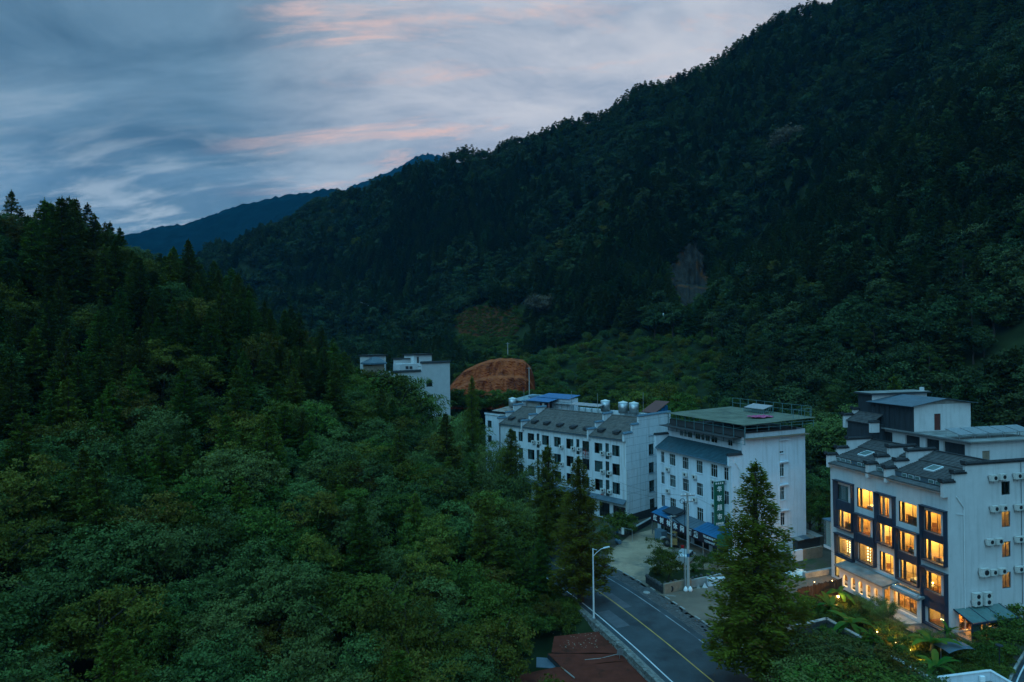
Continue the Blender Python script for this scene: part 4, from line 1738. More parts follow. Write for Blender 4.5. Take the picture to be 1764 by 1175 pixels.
    for k in range(nn):
        ya, yb = yn + (yf - yn) * k / nn, yn + (yf - yn) * (k + 1) / nn
        s.slab([(xf, ya + .015, zc + .002 * k), (xb, ya + .015, zc + .35), (xb, yb - .015, zc + .35), (xf, yb - .015, zc)], .05, M_CANOPY_B)
    s.build('sheet', cn)
    fm = MB()
    zb_ = zS + 1.0
    for k in range(9):
        yy = yn + .3 + (yf - yn - .6) * k / 8
        fm.box((xf + .35, yy - .04, zb_), (xf + .43, yy + .04, zc - .06), M_TEAL_TRUSS)
        fm.box((xf + .1, yy - .04, zc - .16), (xb - .1, yy + .04, zc - .07), M_TEAL_TRUSS)
        if k < 8:
            y2_ = yn + .3 + (yf - yn - .6) * (k + 1) / 8
            fm.tube([(xf + .39, yy, zc - .2), (xf + .39, y2_, zc - .75)], .02, M_TEAL_TRUSS, 4)
    for zz_ in (zc - .75, zb_ + .55, zb_ + .05):
        fm.box((xf + .33, yn + .2, zz_), (xf + .38, yf - .2, zz_ + .06), M_TEAL_TRUSS)
    for k in range(7):
        xx = xf + .4 + (xb - xf - .8) * k / 6
        fm.box((xx - .03, yn + .16, zT + .3), (xx + .03, yn + .22, zc + .0), M_TEAL_TRUSS)
        fm.box((xx - .03, yf - .25, zT - .6), (xx + .03, yf - .18, zc), M_TEAL_TRUSS)
    fm.box((xf + .2, yn + .15, zc - .55), (xb, yn + .20, zc - .50), M_TEAL_TRUSS)
    fm.build('frame', cn)
    # glass screen of the terrace, seen under the canopy
    gs = MB()
    gs.box((xf + .55, yn + .4, zS + 2.0), (xf + .62, yf - .4, zc - .9), M_DARK)
    gs.box((2.3, yn + .5, zT - .78), (xb - .8, yf - .5, zT - .70), M_TAN)
    gs.build('terrace_screen', cn)
    # solar frame behind the sheet
    sl = thing('solar_array', 'teal steel lattice with pale collectors behind the olive canopy', 'solar frame', F.w(0, 0, 0), F.rot)
    sb = MB()
    X0, Y0 = F.level(*cB(1128, 76), zc + 1.2)
    X1, Y1 = F.level(*cB(640, 84), zc + 1.2)
    Xm = (X0 + X1) / 2
    sb.slab([(Xm - 1.0, Y0, zc + 1.0), (Xm + 1.0, Y0, zc + 1.5), (Xm + 1.0, Y1, zc + 1.5), (Xm - 1.0, Y1, zc + 1.0)], .08, M_STEEL)
    sb.build('collector', sl)
    st_ = MB()
    for k in range(11):
        yy = Y0 + (Y1 - Y0) * k / 10
        st_.box((Xm - .95, yy - .03, zc + .3), (Xm - .89, yy + .03, zc + .95), M_TEAL_TRUSS)
        st_.box((Xm + .9, yy - .03, zc + .3), (Xm + .96, yy + .03, zc + 1.45), M_TEAL_TRUSS)
        st_.tube([(Xm - .9, yy, zc + .35), (Xm + .9, yy, zc + 1.35)], .025, M_TEAL_TRUSS, 4)
        st_.tube([(Xm - .92, yy, zc + .35), (Xm - .92, yy + (Y1 - Y0) / 10, zc + .9)], .02, M_TEAL_TRUSS, 4)
    st_.build('lattice', sl)
    rl = MB()
    for zz_ in (zc + 1.1, zc + 1.9):
        rl.box((xb - .5, yn + .5, zz_), (xb - .44, yf - 1, zz_ + .05), M_TEAL_TRUSS)
    for k in range(10):
        yy = yn + .5 + (yf - yn - 1.5) * k / 9
        rl.box((xb - .5, yy - .03, zc + .35), (xb - .44, yy + .03, zc + 1.95), M_TEAL_TRUSS)
    rl.box((xb - 4.0, yn + .48, zc + 1.6), (xb - .44, yn + .53, zc + 1.65), M_TEAL_TRUSS)
    for k in range(4):
        rl.box((xb - 4.0 + k * 1.1, yn + .48, zc + .3), (xb - 3.95 + k * 1.1, yn + .53, zc + 1.65), M_TEAL_TRUSS)
    rl.build('railing', sl)
    # the pink cloth dropped on the sheet
    px, py = F.level(*cB(900, 152), zc + .25)
    cl = thing('cloth', 'crumpled pink cloth lying on the olive canopy', 'cloth', F.w(px, py, zc + .27), F.rot)
    n = 14
    vs, fs = [], []
    for i in range(n + 1):
        for j in range(n + 1):
            fx, fy = i / n - .5, j / n - .5
            w_ = 1 - .5 * abs(fx)
            vs.append((fx * 3.6 + .3 * math.sin(j * 1.1), fy * 2.6 * w_ + .2 * math.sin(i), .06 + .10 * abs(math.sin(i * 1.7 + j * .6)) + .06 * math.sin(j * 2.3 + i)))
    for i in range(n):
        for j in range(n):
            fs.append((i * (n + 1) + j, (i + 1) * (n + 1) + j, (i + 1) * (n + 1) + j + 1, i * (n + 1) + j + 1))
    cb = MB()
    cb.add(vs, fs, M_PINK)
    cb.build('cloth_sheet', cl)

    # air conditioners
    names = ['top-floor', 'third-floor', 'second-floor']
    grp = 'air conditioners on the green-signed inn'
    for x, y, t in ((283, 515, 'top-floor air conditioner under the second window'), (400, 550, 'top-floor air conditioner under the third window'), (462, 566, 'top-floor air conditioner under the fourth window'), (590, 602, 'top-floor air conditioner next to the vertical green sign'),
                    (284, 660, 'third-floor air conditioner under the second window'), (465, 720, 'third-floor air conditioner under the fourth window'), (593, 760, 'third-floor air conditioner next to the vertical green sign'),
                    (286, 808, 'second-floor air conditioner just above the blue awning end'), (398, 842, 'second-floor air conditioner behind the concrete pole'), (466, 876, 'second-floor air conditioner under the fourth window'), (595, 922, 'second-floor air conditioner over the blue awning below the sign')):
        a, z_ = F.front(*cB(x, y))
        ac_unit(F, 'front', a, z_, 'cream ' + t + ' of the supermarket inn', grp)

    # vertical sign
    sx0 = -.55
    zt = F.front(*cB(687, 592), X=sx0)[1]
    zb_ = F.front(*cB(690, 886), X=sx0)[1]
    w_ = 1.55
    sg = thing('vertical_sign', 'tall green sign with white characters projecting from the supermarket inn', 'sign', F.w(0, 1.05, 0), F.rot)
    bd = MB()
    bd.box((sx0 - w_, -.09, zb_), (sx0, .09, zt), M_SIGN_GREEN)
    bd.build('sign_board', sg)
    rim = MB()
    for xx in (sx0 - w_ - .04, sx0):
        rim.box((xx, -.11, zb_ - .02), (xx + .04, .11, zt + .02), M_GREEN_SHEET)
    rim.build('sign_edge', sg)
    for k, zz_ in enumerate((zt - .25, (zt + zb_) / 2, zb_ + .25)):
        bk = MB()
        for dz_ in (-.22, .22):
            bk.box((sx0 + .04, -.04, zz_ + dz_ - .03), (0, .04, zz_ + dz_ + .03), M_CAP)
        bk.box((sx0 + .2, -.04, zz_ - .19), (sx0 + .26, .04, zz_ + .19), M_CAP)
        bk.build('bracket', sg)
    H_ = zt - zb_
    for k, ch in enumerate('华联超市'):
        letters('character', ch, .86, M_LETTER, sg, (sx0 - w_ / 2, -.10, zt - H_ * (.185 + .212 * k)), FACE_SIDE, .02, .010)
    for k in range(4):
        letters('star', '★', .40, M_LETTER, sg, (sx0 - w_ * (.86 - .24 * k), -.10, zt - H_ * .045), FACE_SIDE, .02, .0)
    for k, ch in enumerate('全国连锁'):
        letters('small_character', ch, .33, M_LETTER, sg, (sx0 - w_ * (.83 - .22 * k), -.10, zb_ + H_ * .028), FACE_SIDE, .02, .004)

    # awning with the long sign board
    Xs = -2.7
    aR = F.front(1235, 936, X=Xs)[0]
    aL = F.front(1122, 891, X=Xs)[0]
    zt = F.front(1235, 928, X=Xs)[1]
    zb_ = F.front(1235, 944, X=Xs)[1]
    aw = thing('awning', 'blue sheet awning with green end along the ground floor of the inn', 'awning', F.w(0, 0, 0), F.rot)
    Lw = aL - aR
    for i, (f0, f1, mm, dz_) in enumerate(((0.0, .33, M_BLUE_SHEET, .0), (.335, .70, M_GREYMETAL, -.16), (.705, 1.0, M_BLUE_SHEET, .05))):
        t_ = MB()
        n = 8
        for k in range(n):
            a, c_ = aR + Lw * (f0 + (f1 - f0) * k / n), aR + Lw * (f0 + (f1 - f0) * (k + 1) / n)
            t_.slab([(Xs, a + .01, zt + dz_), (-.05, a + .01, zt + .75 + dz_), (-.05, c_ - .01, zt + .75 + dz_), (Xs, c_ - .01, zt + dz_)], .04, mm)
            t_.slab([(Xs, a + .04, zt + dz_ + .03), (-.05, a + .04, zt + .78 + dz_), (-.05, a + .09, zt + .78 + dz_), (Xs, a + .09, zt + dz_ + .03)], .03, mm)
        t_.build('roof_sheet', aw)
    tk = MB()
    tk.slab([(-2.2, aR + Lw * .66, zt + .75), (-.1, aR + Lw * .66, zt + 1.25), (-.1, aR + Lw * .86, zt + 1.25), (-2.2, aR + Lw * .86, zt + .75)], .12, M_DARKMETAL)
    tk.build('raised_sheet', aw)
    gp = MB()
    for k in range(7):
        z0_ = zb_ + (zt - zb_ + .55) * k / 7
        z1_ = zb_ + (zt - zb_ + .55) * (k + 1) / 7 - .015
        gp.box((Xs + .02, aR - .03, z0_), (-.06, aR, min(z1_, 50)), M_GREEN_SHEET)
    gp.build('end_panel', aw)
    for k in range(6):
        po = MB()
        yy = aR + .1 + Lw * k / 5.02
        po.box((Xs + .15, yy - .06, 0), (Xs + .27, yy + .06, zb_ + .1), M_STEEL)
        po.build('post', aw)
    ls = thing('long_sign', 'dark plum sign board with white characters along the awning edge', 'sign', F.w(0, 0, 0), F.rot)
    sb = MB()
    sb.box((Xs - .10, aR, zb_), (Xs - .01, aL, zt), M_SIGN_PURPLE)
    sb.build('sign_board', ls)
    zc_ = (zt + zb_) / 2
    for ch, x, y in zip('红树林休闲酒店', (210, 330, 455, 580, 705, 840, 960), (260, 310, 345, 405, 460, 510, 560)):
        a = F.front(1110 + x / 10.68, 870 + y / 10.68, X=Xs)[0]
        letters('character', ch, .98, M_LETTER, ls, (Xs - .12, a, zc_), FACE_FRONT, .02, .018)
    a = F.front(1110 + 1208 / 10.68, 870 + 650 / 10.68, X=Xs)[0]
    letters('telephone_line', 'TEL.0578740.78', .40, M_LETTER, ls, (Xs - .12, a, zc_ + .30), FACE_FRONT, .01, .010)
    letters('telephone_line', '13230894987', .40, M_LETTER, ls, (Xs - .12, a, zc_ - .28), FACE_FRONT, .01, .010)
    return B, F, sL, DEP, zT


B_OBJ, _, B_SL, B_DEP, B_ZT = build_B()


# ------------------------------------------------------------------ C: the lit hotel
def c3(x, y):
    return 1400 + x / 4.846, 660 + y / 4.846


def c4(x, y):
    return 1400 + x / 3.731, 860 + y / 3.731


LIT_WARM = (1.0, .50, .12)


def room(parent, s0, s1, z0, z1, power, X0=.24, depth=2.9, seed=0, lamp_at=None):
    """furnishable room shell behind a window, with its ceiling lamp"""
    m = .35
    a0, a1, b0, b1 = s0 - m, s1 + m, z0 - .25, z1 + .25
    b = MB()
    X1 = X0 + depth
    b.quad((X1, a0, b0), (X1, a1, b0), (X1, a1, b1), (X1, a0, b1), M_ROOM)
    b.quad((X0, a0, b0), (X1, a0, b0), (X1, a0, b1), (X0, a0, b1), M_ROOM)
    b.quad((X0, a1, b0), (X1, a1, b0), (X1, a1, b1), (X0, a1, b1), M_ROOM)
    b.quad((X0, a0, b0), (X1, a0, b0), (X1, a1, b0), (X0, a1, b0), M_ROOMWOOD)
    b.quad((X0, a0, b1), (X1, a0, b1), (X1, a1, b1), (X0, a1, b1), M_ROOM)
    r = b.build('guest_room', parent)
    lp = MB()
    la = lamp_at or ((a0 + a1) / 2, b1 - .12)
    lp.box((X0 + depth * .45 - .12, la[0] - .12, b1 - .10), (X0 + depth * .45 + .12, la[0] + .12, b1 - .02), M_ROOMWOOD)
    lp.build('ceiling_lamp', r)
    ld = bpy.data.lights.new('lamp_light', 'POINT')
    ld.energy = power
    ld.color = LIT_WARM
    ld.shadow_soft_size = .12
    lo = link('lamp_light', ld, r)
    lo.location = (X0 + depth * .45, la[0], b1 - .30)
    return r


def bed(F, X, Y, Z, label, turn=0.0, w=1.7):
    o = thing('bed', label, 'bed', F.w(X, Y, Z), F.rot + turn, 'beds in the lit hotel rooms')
    a = MB()
    a.box((-.95, -w / 2, 0), (.95, w / 2, .28), M_ROOMWOOD)
    a.box((.95, -w / 2 - .1, 0), (1.02, w / 2 + .1, 1.0), M_ROOMWOOD)
    a.build('bed_frame', o)
    b = MB()
    b.box((-.93, -w / 2 + .02, .282), (.93, w / 2 - .02, .52), M_LINEN)
    b.build('mattress', o)
    for s in (-1, 1):
        p = MB()
        p.prism([(.42, .522), (.90, .522), (.86, .74), (.55, .68)], 'y', s * w * .24 - .3, s * w * .24 + .3, M_LINEN)
        p.build('pillow', o)
    return o


def chair(F, X, Y, Z, label, turn=0.0, m=None, group=None):
    m = m or M_ROOMWOOD
    o = thing('chair', label, 'chair', F.w(X, Y, Z), F.rot + turn, group)
    s = MB()
    s.box((-.24, -.24, .42), (.24, .24, .48), m)
    s.build('seat', o)
    b = MB()
    b.prism([(.20, .48), (.25, .48), (.34, .95), (.29, .95)], 'y', -.23, .23, m)
    b.build('backrest', o)
    for sx in (-1, 1):
        for sy in (-1, 1):
            l_ = MB()
            l_.box((sx * .2 - .02, sy * .2 - .02, 0), (sx * .2 + .02, sy * .2 + .02, .42), m)
            l_.build('leg', o)
    return o


def table(F, X, Y, Z, label, w=1.2, d=.8, group=None):
    o = thing('table', label, 'table', F.w(X, Y, Z), F.rot, group)
    t = MB()
    t.box((-d / 2, -w / 2, .70), (d / 2, w / 2, .75), M_ROOMWOOD)
    t.build('tabletop', o)
    for sx in (-1, 1):
        for sy in (-1, 1):
            l_ = MB()
            l_.box((sx * (d / 2 - .06) - .03, sy * (w / 2 - .06) - .03, 0), (sx * (d / 2 - .06) + .03, sy * (w / 2 - .06) + .03, .70), M_ROOMWOOD)
            l_.build('leg', o)
    return o


def surround(parent, s0, s1, z0, z1, inner, panels, d=.50):
    """navy box frame round one or two windows, its far jamb splayed; panels: solid navy spans (z0, z1)"""
    b = MB()
    t = .09
    M = M_FRAME_NAVY
    # s0 is the jamb nearest the corner, s1 the far one
    b.box((-d, s0, z0), (.02, s0 + t, z1), M)
    b.box((-d - .08, s0 - .05, z1), (.02, s1 + .12, z1 + .10), M)
    b.box((-d, s0 + t, z0 - .06), (.02, s1, z0 + t), M)
    # splayed far jamb
    sp = max(inner + .02, s0 + .5)
    b.add([(-d, s1, z0), (-d, s1 - .08, z0), (.02, sp, z0), (.02, s1, z0), (-d, s1 + .10, z1), (-d, s1 + .02, z1), (.02, sp, z1), (.02, s1 + .10, z1)],
          ((0, 3, 2, 1), (4, 5, 6, 7), (0, 1, 5, 4), (1, 2, 6, 5), (2, 3, 7, 6), (3, 0, 4, 7)), M)
    for p0, p1 in panels:
        b.box((-d * .55, s0 + t, p0), (.015, sp - .005, p1), M)
    o = b.build('window_surround', parent)
    return o


C_ROOMS = []


def build_C():
    F = FC
    C = thing('lit_hotel', 'white hotel with dark tiled gables and warmly lit navy-framed windows', 'building', F.o, F.rot)
    fr = lambda p, X=0.0: F.front(p[0], p[1], X)
    sL = fr((1431, 860))[0]
    zE = fr(c3(1062, 905))[1]

    def rect(tl, br):
        a1, zt = fr(tl)
        a0, zb = fr(br)
        return [a0, a1, zb, zt]
    W = {}
    W['t1'] = rect(c3(205, 840), c3(298, 995))
    W['t2'] = rect(c3(370, 870), c3(503, 1072))
    W['t3'] = rect(c3(555, 940), c3(638, 1122))
    W['t4'] = rect(c3(718, 980), c4(670, 178))
    W['t5'] = rect(c4(718, 68), c4(825, 232))
    W['h1'] = rect(c4(165, 62), c4(245, 212))
    W['h2'] = rect(c4(290, 112), c4(372, 242))
    W['h3'] = rect(c4(425, 147), c4(512, 312))
    W['h4'] = rect(c4(553, 200), c4(652, 362))
    W['h5'] = rect(c4(720, 247), c4(840, 436))
    W['s1'] = rect(c4(165, 240), c4(242, 376))
    W['s2'] = rect(c4(295, 275), c4(386, 438))
    W['s3'] = rect(c4(430, 330), c4(520, 492))
    W['s4'] = rect(c4(562, 380), c4(668, 560))
    W['s5'] = rect(c4(722, 455), c4(826, 616))
    W['g5'] = rect(c4(742, 688), c4(846, 862))
    for k, w in W.items():
        w[2] = max(w[2], .25)
    holes = [tuple(w) for w in W.values()]
    # big ground-floor openings behind the porch
    gh = [rect(c4(455, 600), c4(535, 760)), rect(c4(548, 600), c4(695, 790))]
    for g in gh:
        g[2], g[3] = .35, 3.0
    holes += [tuple(g) for g in gh]
    far_holes = [(gh[0][1] + .9, sL - .6, .3, 2.9)]
    holes += far_holes
    b = MB()
    wall(b, 'front', 0, 0, sL, 0, zE, holes, M_WALL_C, .22, M_FRAME_DARK)
    DEP = 20.0
    zT = zE + 2.75
    sd = lambda p: F.side(p[0], p[1])
    sw = []
    for tl, br in ((c3(1575, 800), c3(1650, 930)), (c4(1215, 80), c4(1272, 177)), (c4(1217, 275), c4(1275, 370)), (c4(1218, 472), c4(1277, 570))):
        a0, zt = sd(tl)
        a1, zb = sd(br)
        sw.append((a0, a1, zb, zt))
    bx0, bx1 = sd(c4(905, 700))[0] + .3, sd(c4(1195, 700))[0] - .5
    bay = (bx0 + .4, bx1 - .3, .2, sd(c4(1050, 690))[1] - .15)
    wall(b, 'side', 0, 0, DEP, 0, zE + .8, sw + [bay], M_WALL_C, .22)
    wall(b, 'side', 0, 2.2, DEP, zE + .8, zT, [], M_WALL_C, .22)
    b.quad((DEP, 0, 0), (DEP, sL, 0), (DEP, sL, zT), (DEP, 0, zT), M_WALL_C)
    b.quad((0, sL, 0), (DEP, sL, 0), (DEP, sL, zE), (0, sL, zE), M_WALL_C)
    b.build('wall', C)
    # windows
    st = {'t1': 'plain', 'g5': 'plain'}
    for k, w in W.items():
        o = window(C, 'front', 0, *w, st.get(k, 'off'), M_FRAME_DARK, .12)
        o['label'] = {'t1': 'dark curtained window'}.get(k, 'window glowing warm yellow')
        # mullions sit towards the street end: mirror the frame
        o.scale = (1, -1, 1)
        o.location.y = w[1]
    cu = link('curtain', curtain_mesh(round((W['t1'][1] - W['t1'][0]) * .98, 3), W['t1'][3] - W['t1'][2], M_CURTAIN), C)
    cu.location = (.30, W['t1'][0], W['t1'][2])
    dk = MB()
    dk.box((.9, W['t1'][0] - .3, W['t1'][2] - .3), (1.0, W['t1'][1] + .3, W['t1'][3] + .3), M_DARK)
    dk.build('dark_partition', C)
    for h in sw:
        window(C, 'side', 0, *h, 'half', M_FRAME_DARK, .12, False)
    for g in gh + [list(far_holes[0])]:
        window(C, 'front', 0, *g, 'grid' if g is gh[1] else 'half', M_FRAME_DARK, .14)
    # stair shaft behind the lower side windows
    for h in sw[1:]:
        q = MB()
        xa, xb, ya_, za, zb = h[0] - .5, h[1] + .5, 2.2, h[2] - .4, h[3] + .4
        q.quad((xa, ya_, za), (xb, ya_, za), (xb, ya_, zb), (xa, ya_, zb), M_ROOM)
        q.quad((xa, .25, za), (xa, ya_, za), (xa, ya_, zb), (xa, .25, zb), M_ROOM)
        q.quad((xb, .25, za), (xb, ya_, za), (xb, ya_, zb), (xb, .25, zb), M_ROOM)
        q.quad((xa, .25, zb), (xa, ya_, zb), (xb, ya_, zb), (xb, .25, zb), M_ROOM)
        q.quad((xa, .25, za), (xa, ya_, za), (xb, ya_, za), (xb, .25, za), M_ROOMWOOD)
        q.box((xa + .02, 1.0, za + .1), ((xa + xb) / 2 - .1, 1.1, zb - .3), M_DARK)
        ro = q.build('stairwell', C)
        ld = bpy.data.lights.new('lamp_light', 'POINT')
        ld.energy = 140
        ld.color = LIT_WARM
        link('lamp_light', ld, ro).location = (h[1] + .2, 1.5, zb - .25)
    # navy surrounds
    sr = lambda tl, tr: (fr(tr, -.45)[0], fr(tl, -.45)[0])
    zz = lambda p, X=-.45: fr(p, X)[1]
    s0, s1 = sr(c3(172, 824), c3(320, 852))
    surround(C, s0, s1, zz(c4(245, 215)), zz(c3(320, 852)), W['h1'][1], [(W['h1'][3] + .02, W['t1'][2] - .02)])
    s0, s1 = sr(c3(515, 925), c3(665, 958))
    surround(C, s0, s1, zz(c4(515, 318)), zz(c3(665, 958)), W['t3'][1], [(W['h3'][3] + .02, W['t3'][2] - .02)])
    s0, s1 = sr(c3(893, 1035), c3(1095, 1080))
    surround(C, s0, s1, zz(c4(848, 440)), zz(c3(1095, 1080)), W['t5'][1], [(W['h5'][3] + .02, W['t5'][2] - .02)])
    s0, s1 = sr(c4(265, 105), c4(390, 135))
    surround(C, s0, s1, zz(c4(392, 440)), zz(c4(390, 135)), W['h2'][1], [(W['s2'][3] + .02, W['h2'][2] - .02)])
    s0, s1 = sr(c4(140, 228), c4(253, 262))
    surround(C, s0, s1, zz(c4(253, 405)), zz(c4(253, 262)), W['s1'][1], [(zz(c4(253, 405)) + .1, W['s1'][2] - .02)])
    s0, s1 = sr(c4(527, 195), c4(672, 232))
    surround(C, s0, s1, zz(c4(672, 568)), zz(c4(672, 232)), W['h4'][1], [(W['s4'][3] + .02, W['h4'][2] - .02)])
    s0, s1 = sr(c4(693, 440), c4(848, 492))
    surround(C, s0, s1, .12, zz(c4(848, 492)), W['s5'][1], [(W['g5'][3] + .02, W['s5'][2] - .02)])
    # lit rooms
    pw = {'t2': 60, 't3': 36, 't4': 62, 't5': 42, 'h1': 46, 'h2': 34, 'h3': 40, 'h4': 48, 'h5': 46, 's1': 22, 's2': 16, 's3': 38, 's4': 40, 's5': 34}
    col = ['first', 'second', 'third', 'fourth', 'fifth']
    fl = {'t': 'top-floor', 'h': 'third-floor', 's': 'second-floor', 'g': 'ground-floor'}
    for k, p in pw.items():
        w = W[k]
        rq = room(C, w[0], w[1], w[2], w[3], p * 19 * rw.uniform(.6, 1.25))
        tint = rw.uniform(.7, 1.2)
        for ch_ in rq.children:
            if ch_.type == 'LIGHT':
                ch_.data.color = (1.0, .47 * tint ** .4, .11 * tint)
        zf = w[2] - .24
        ym = (w[0] + w[1]) / 2
        where = '%s window, %s from the far end' % (fl[k[0]], col[int(k[1]) - 1])
        if k in ('t2', 't4', 'h1', 'h4', 'h5', 's4'):
            bed(F, 1.75, ym - .25, zf, 'white bed in the lit %s' % where, math.pi if k in ('h1', 't4') else 0)
        if k in ('t4', 'h3', 's3', 't5', 'h1'):
            chair(F, .95, w[1] - .35, zf, 'wooden chair by the glass of the lit %s' % where, .8, group='chairs in the lit hotel rooms')
        if k in ('h4', 'h5', 's5'):
            table(F, .95, ym + .3, zf, 'small wooden table by the lit %s' % where, .7, .7, 'tables in the lit hotel rooms')
        # sheer curtain drawn to the far side
        if k not in ('s1', 'g5', 's2'):
            q = link('curtain', curtain_mesh(.42, w[3] - w[2], M_LINEN if k in ('h2', 't3', 'h3') else M_CURTAIN_D), C)
            q.location = (.38, w[1] - .46, w[2])
        if k in ('t2', 'h5', 's4'):
            sb = MB()
            sb.box((3.05, ym - .9, zf + 1.15), (3.09, ym + .9, zf + 1.20), M_STRIP)
            sb.build('cove_light', C)
        if k in ('s3', 'h1'):
            pb = MB()
            pb.box((3.08, ym - .35, zf + 1.2), (3.12, ym + .25, zf + 1.7), M_DARK if k == 's3' else M_TAN)
            pb.build('wall_picture', C)
    # wall of bottles, their lit look put in as emission
    for k in ('s1', 's2'):
        w = W[k]
        sh = thing('bottle_shelf', 'glowing shelf of bottles in the second-floor %s window from the far end' % ('first' if k == 's1' else 'second'), 'shelf', F.w(0, 0, 0), F.rot, 'bottle shelves')
        y0, y1 = (w[0] + .05, w[1] - .1) if k == 's1' else (w[1] - .75, w[1] - .05)
        f = MB()
        for i in range(7):
            z_ = w[2] + .05 + i * (w[3] - w[2]) / 6.6
            f.box((1.1, y0, z_), (1.35, y1, z_ + .035), M_ROOMWOOD)
        f.build('shelf_board', sh)['kind'] = 'stuff'
        bt = MB()
        nb = 5 if k == 's1' else 2
        for i in range(6):
            z_ = w[2] + .09 + i * (w[3] - w[2]) / 6.6
            for j in range(nb):
                y = y0 + (j + .5) * (y1 - y0) / nb
                bt.box((1.08, y - .045, z_), (1.17, y + .045, z_ + .16), M_BULB)
        bt.build('bottle', sh)['kind'] = 'stuff'
    # restaurant behind the ground-floor openings
    y0, y1 = -.0 + .3, gh[0][1] + .6
    rb = MB()
    X1 = 5.2
    ya, yb, za, zb = gh[1][0] - .25, sL - .4, .12, 3.35
    rb.quad((X1, ya, za), (X1, yb, za), (X1, yb, zb), (X1, ya, zb), M_ROOM)
    rb.quad((.26, ya, za), (X1, ya, za), (X1, yb, za), (.26, yb, za), M_ROOMWOOD)
    rb.quad((3.2, ya, zb), (X1, ya, zb), (X1, yb, zb), (3.2, yb, zb), M_ROOM)
    rb.quad((.26, ya, zb), (3.2, ya, zb), (3.2, yb, zb), (.26, yb, zb), M_ROOM)
    rb.quad((.26, ya, za), (X1, ya, za), (X1, ya, zb), (.26, ya, zb), M_ROOM)
    rest = rb.build('restaurant_room', C)
    for y, p in (((gh[1][0] + gh[1][1]) / 2, 85), ((gh[0][0] + gh[0][1]) / 2 + .3, 75), (sL - 3.0, 55), (sL - 6.5, 45)):
        ld = bpy.data.lights.new('lamp_light', 'POINT')
        ld.energy = p * 13
        ld.color = LIT_WARM
        ld.shadow_soft_size = .15
        lo = link('lamp_light', ld, rest)
        lo.location = (2.4, y, 2.75)
        lm = MB()
        lm.lathe([(.06, 0), (.22, -.16), (.20, -.17)], M_ROOMWOOD, (2.4, y, 3.1), 10)
        lm.build('lamp_shade', rest)
    bs = thing('bookshelf', 'tall wooden bookshelf behind the wide restaurant window', 'bookshelf', F.w(4.9, gh[1][1] - .9, .13), F.rot)
    f = MB()
    for i in range(7):
        f.box((-.18, -1.1, i * .42), (.18, 1.1, i * .42 + .04), M_ROOMWOOD)
    for y in (-1.1, -.36, .36, 1.06):
        f.box((-.18, y, .04), (.18, y + .04, 2.52), M_ROOMWOOD)
    f.build('frame', bs)
    bk = MB()
    for i in range(6):
        y = -1.0
        while y < 1.0:
            w_ = rw.uniform(.04, .09)
            if rw.random() < .75:
                bk.box((-.15, y, i * .42 + .045), (.1, y + w_ * .9, i * .42 + .045 + rw.uniform(.2, .33)), [M_DARK, M_TAN, M_DOORWOOD, M_LINEN, M_GREYMETAL][rw.randrange(5)])
            y += w_
    bk.build('book', bs)['kind'] = 'stuff'
    for i, y in enumerate((gh[1][0] + .6, gh[1][0] + 1.9, gh[0][0] + .5)):
        nm = ('first', 'second', 'third')[i]
        table(F, 1.7, y, .13, '%s wooden dining table from the corner in the restaurant' % nm, 1.0, .8, 'restaurant tables')
        chair(F, 1.0, y, .13, 'chair on the window side of the %s restaurant table' % nm, math.pi, group='restaurant chairs')
        chair(F, 2.4, y, .13, 'chair on the wall side of the %s restaurant table' % nm, 0, group='restaurant chairs')
    ct = thing('counter', 'pale counter with glowing front in the corner ground-floor window', 'counter', F.w(1.7, (W['g5'][0] + W['g5'][1]) / 2, .12), F.rot)
    q = MB()
    q.box((-.3, -1.0, 0), (.3, .8, 1.0), M_LINEN)
    q.box((-.36, -1.05, 1.0), (.36, .85, 1.06), M_ROOMWOOD)
    q.build('counter_body', ct)
    q = MB()
    q.box((-.34, -.95, .30), (-.302, .75, .40), M_STRIP)
    q.build('light_strip', ct)

    # porch with arches
    Xp = -1.75
    sp0 = F.front(*c4(448, 620), X=Xp)[0]
    sp1 = F.front(*c4(172, 480), X=Xp)[0]
    zp = F.front(*c4(450, 562), X=Xp)[1]
    po = MB()
    arches = []
    for x0, x1, yt in ((393, 418, 572), (342, 371, 550), (294, 320, 527), (245, 272, 505), (195, 224, 485)):
        a1, zt = F.front(*c4(x0, yt + 12), X=Xp)
        a0 = F.front(*c4(x1, yt + 12), X=Xp)[0]
        arches.append((a0, a1, .5, F.front(*c4((x0 + x1) / 2, yt), X=Xp)[1]))

    def arch_wall(mb, a0, a1, z1, arcs, X, th, m):
        cuts = [a0] + [v for q in sorted(arcs) for v in (q[0], q[1])] + [a1]
        for i in range(0, len(cuts), 2):
            mb.box((X, cuts[i], 0), (X + th, cuts[i + 1], z1), m)
        for q in arcs:
            r = (q[1] - q[0]) / 2
            cy_, zc = (q[0] + q[1]) / 2, q[3] - r
            n = 8
            pts = [(cy_ + r * math.cos(math.pi * k / n), zc + r * math.sin(math.pi * k / n)) for k in range(n + 1)]
            for k in range(n):
                (ya, za), (yb, zb_) = pts[k], pts[k + 1]
                mb.add([(X, ya, za), (X, yb, zb_), (X, yb, z1), (X, ya, z1), (X + th, ya, za), (X + th, yb, zb_), (X + th, yb, z1), (X + th, ya, z1)],
                       ((0, 1, 2, 3), (7, 6, 5, 4), (0, 4, 5, 1)), m)
            mb.box((X, q[0], 0), (X + th, q[1], q[2]), m)
    arch_wall(po, sp0, sp1, zp, arches, Xp, .25, M_WALL_C)
    # the wide arch round the corner of the porch
    po.box((Xp, sp0 - .02, zp - .35), (-.9, sp0 + .2, zp), M_WALL_C)
    po.box((-.9, gh[1][0] - .6, 2.95), (-.65, sp0 - .03, zp + .05), M_WALL_C)
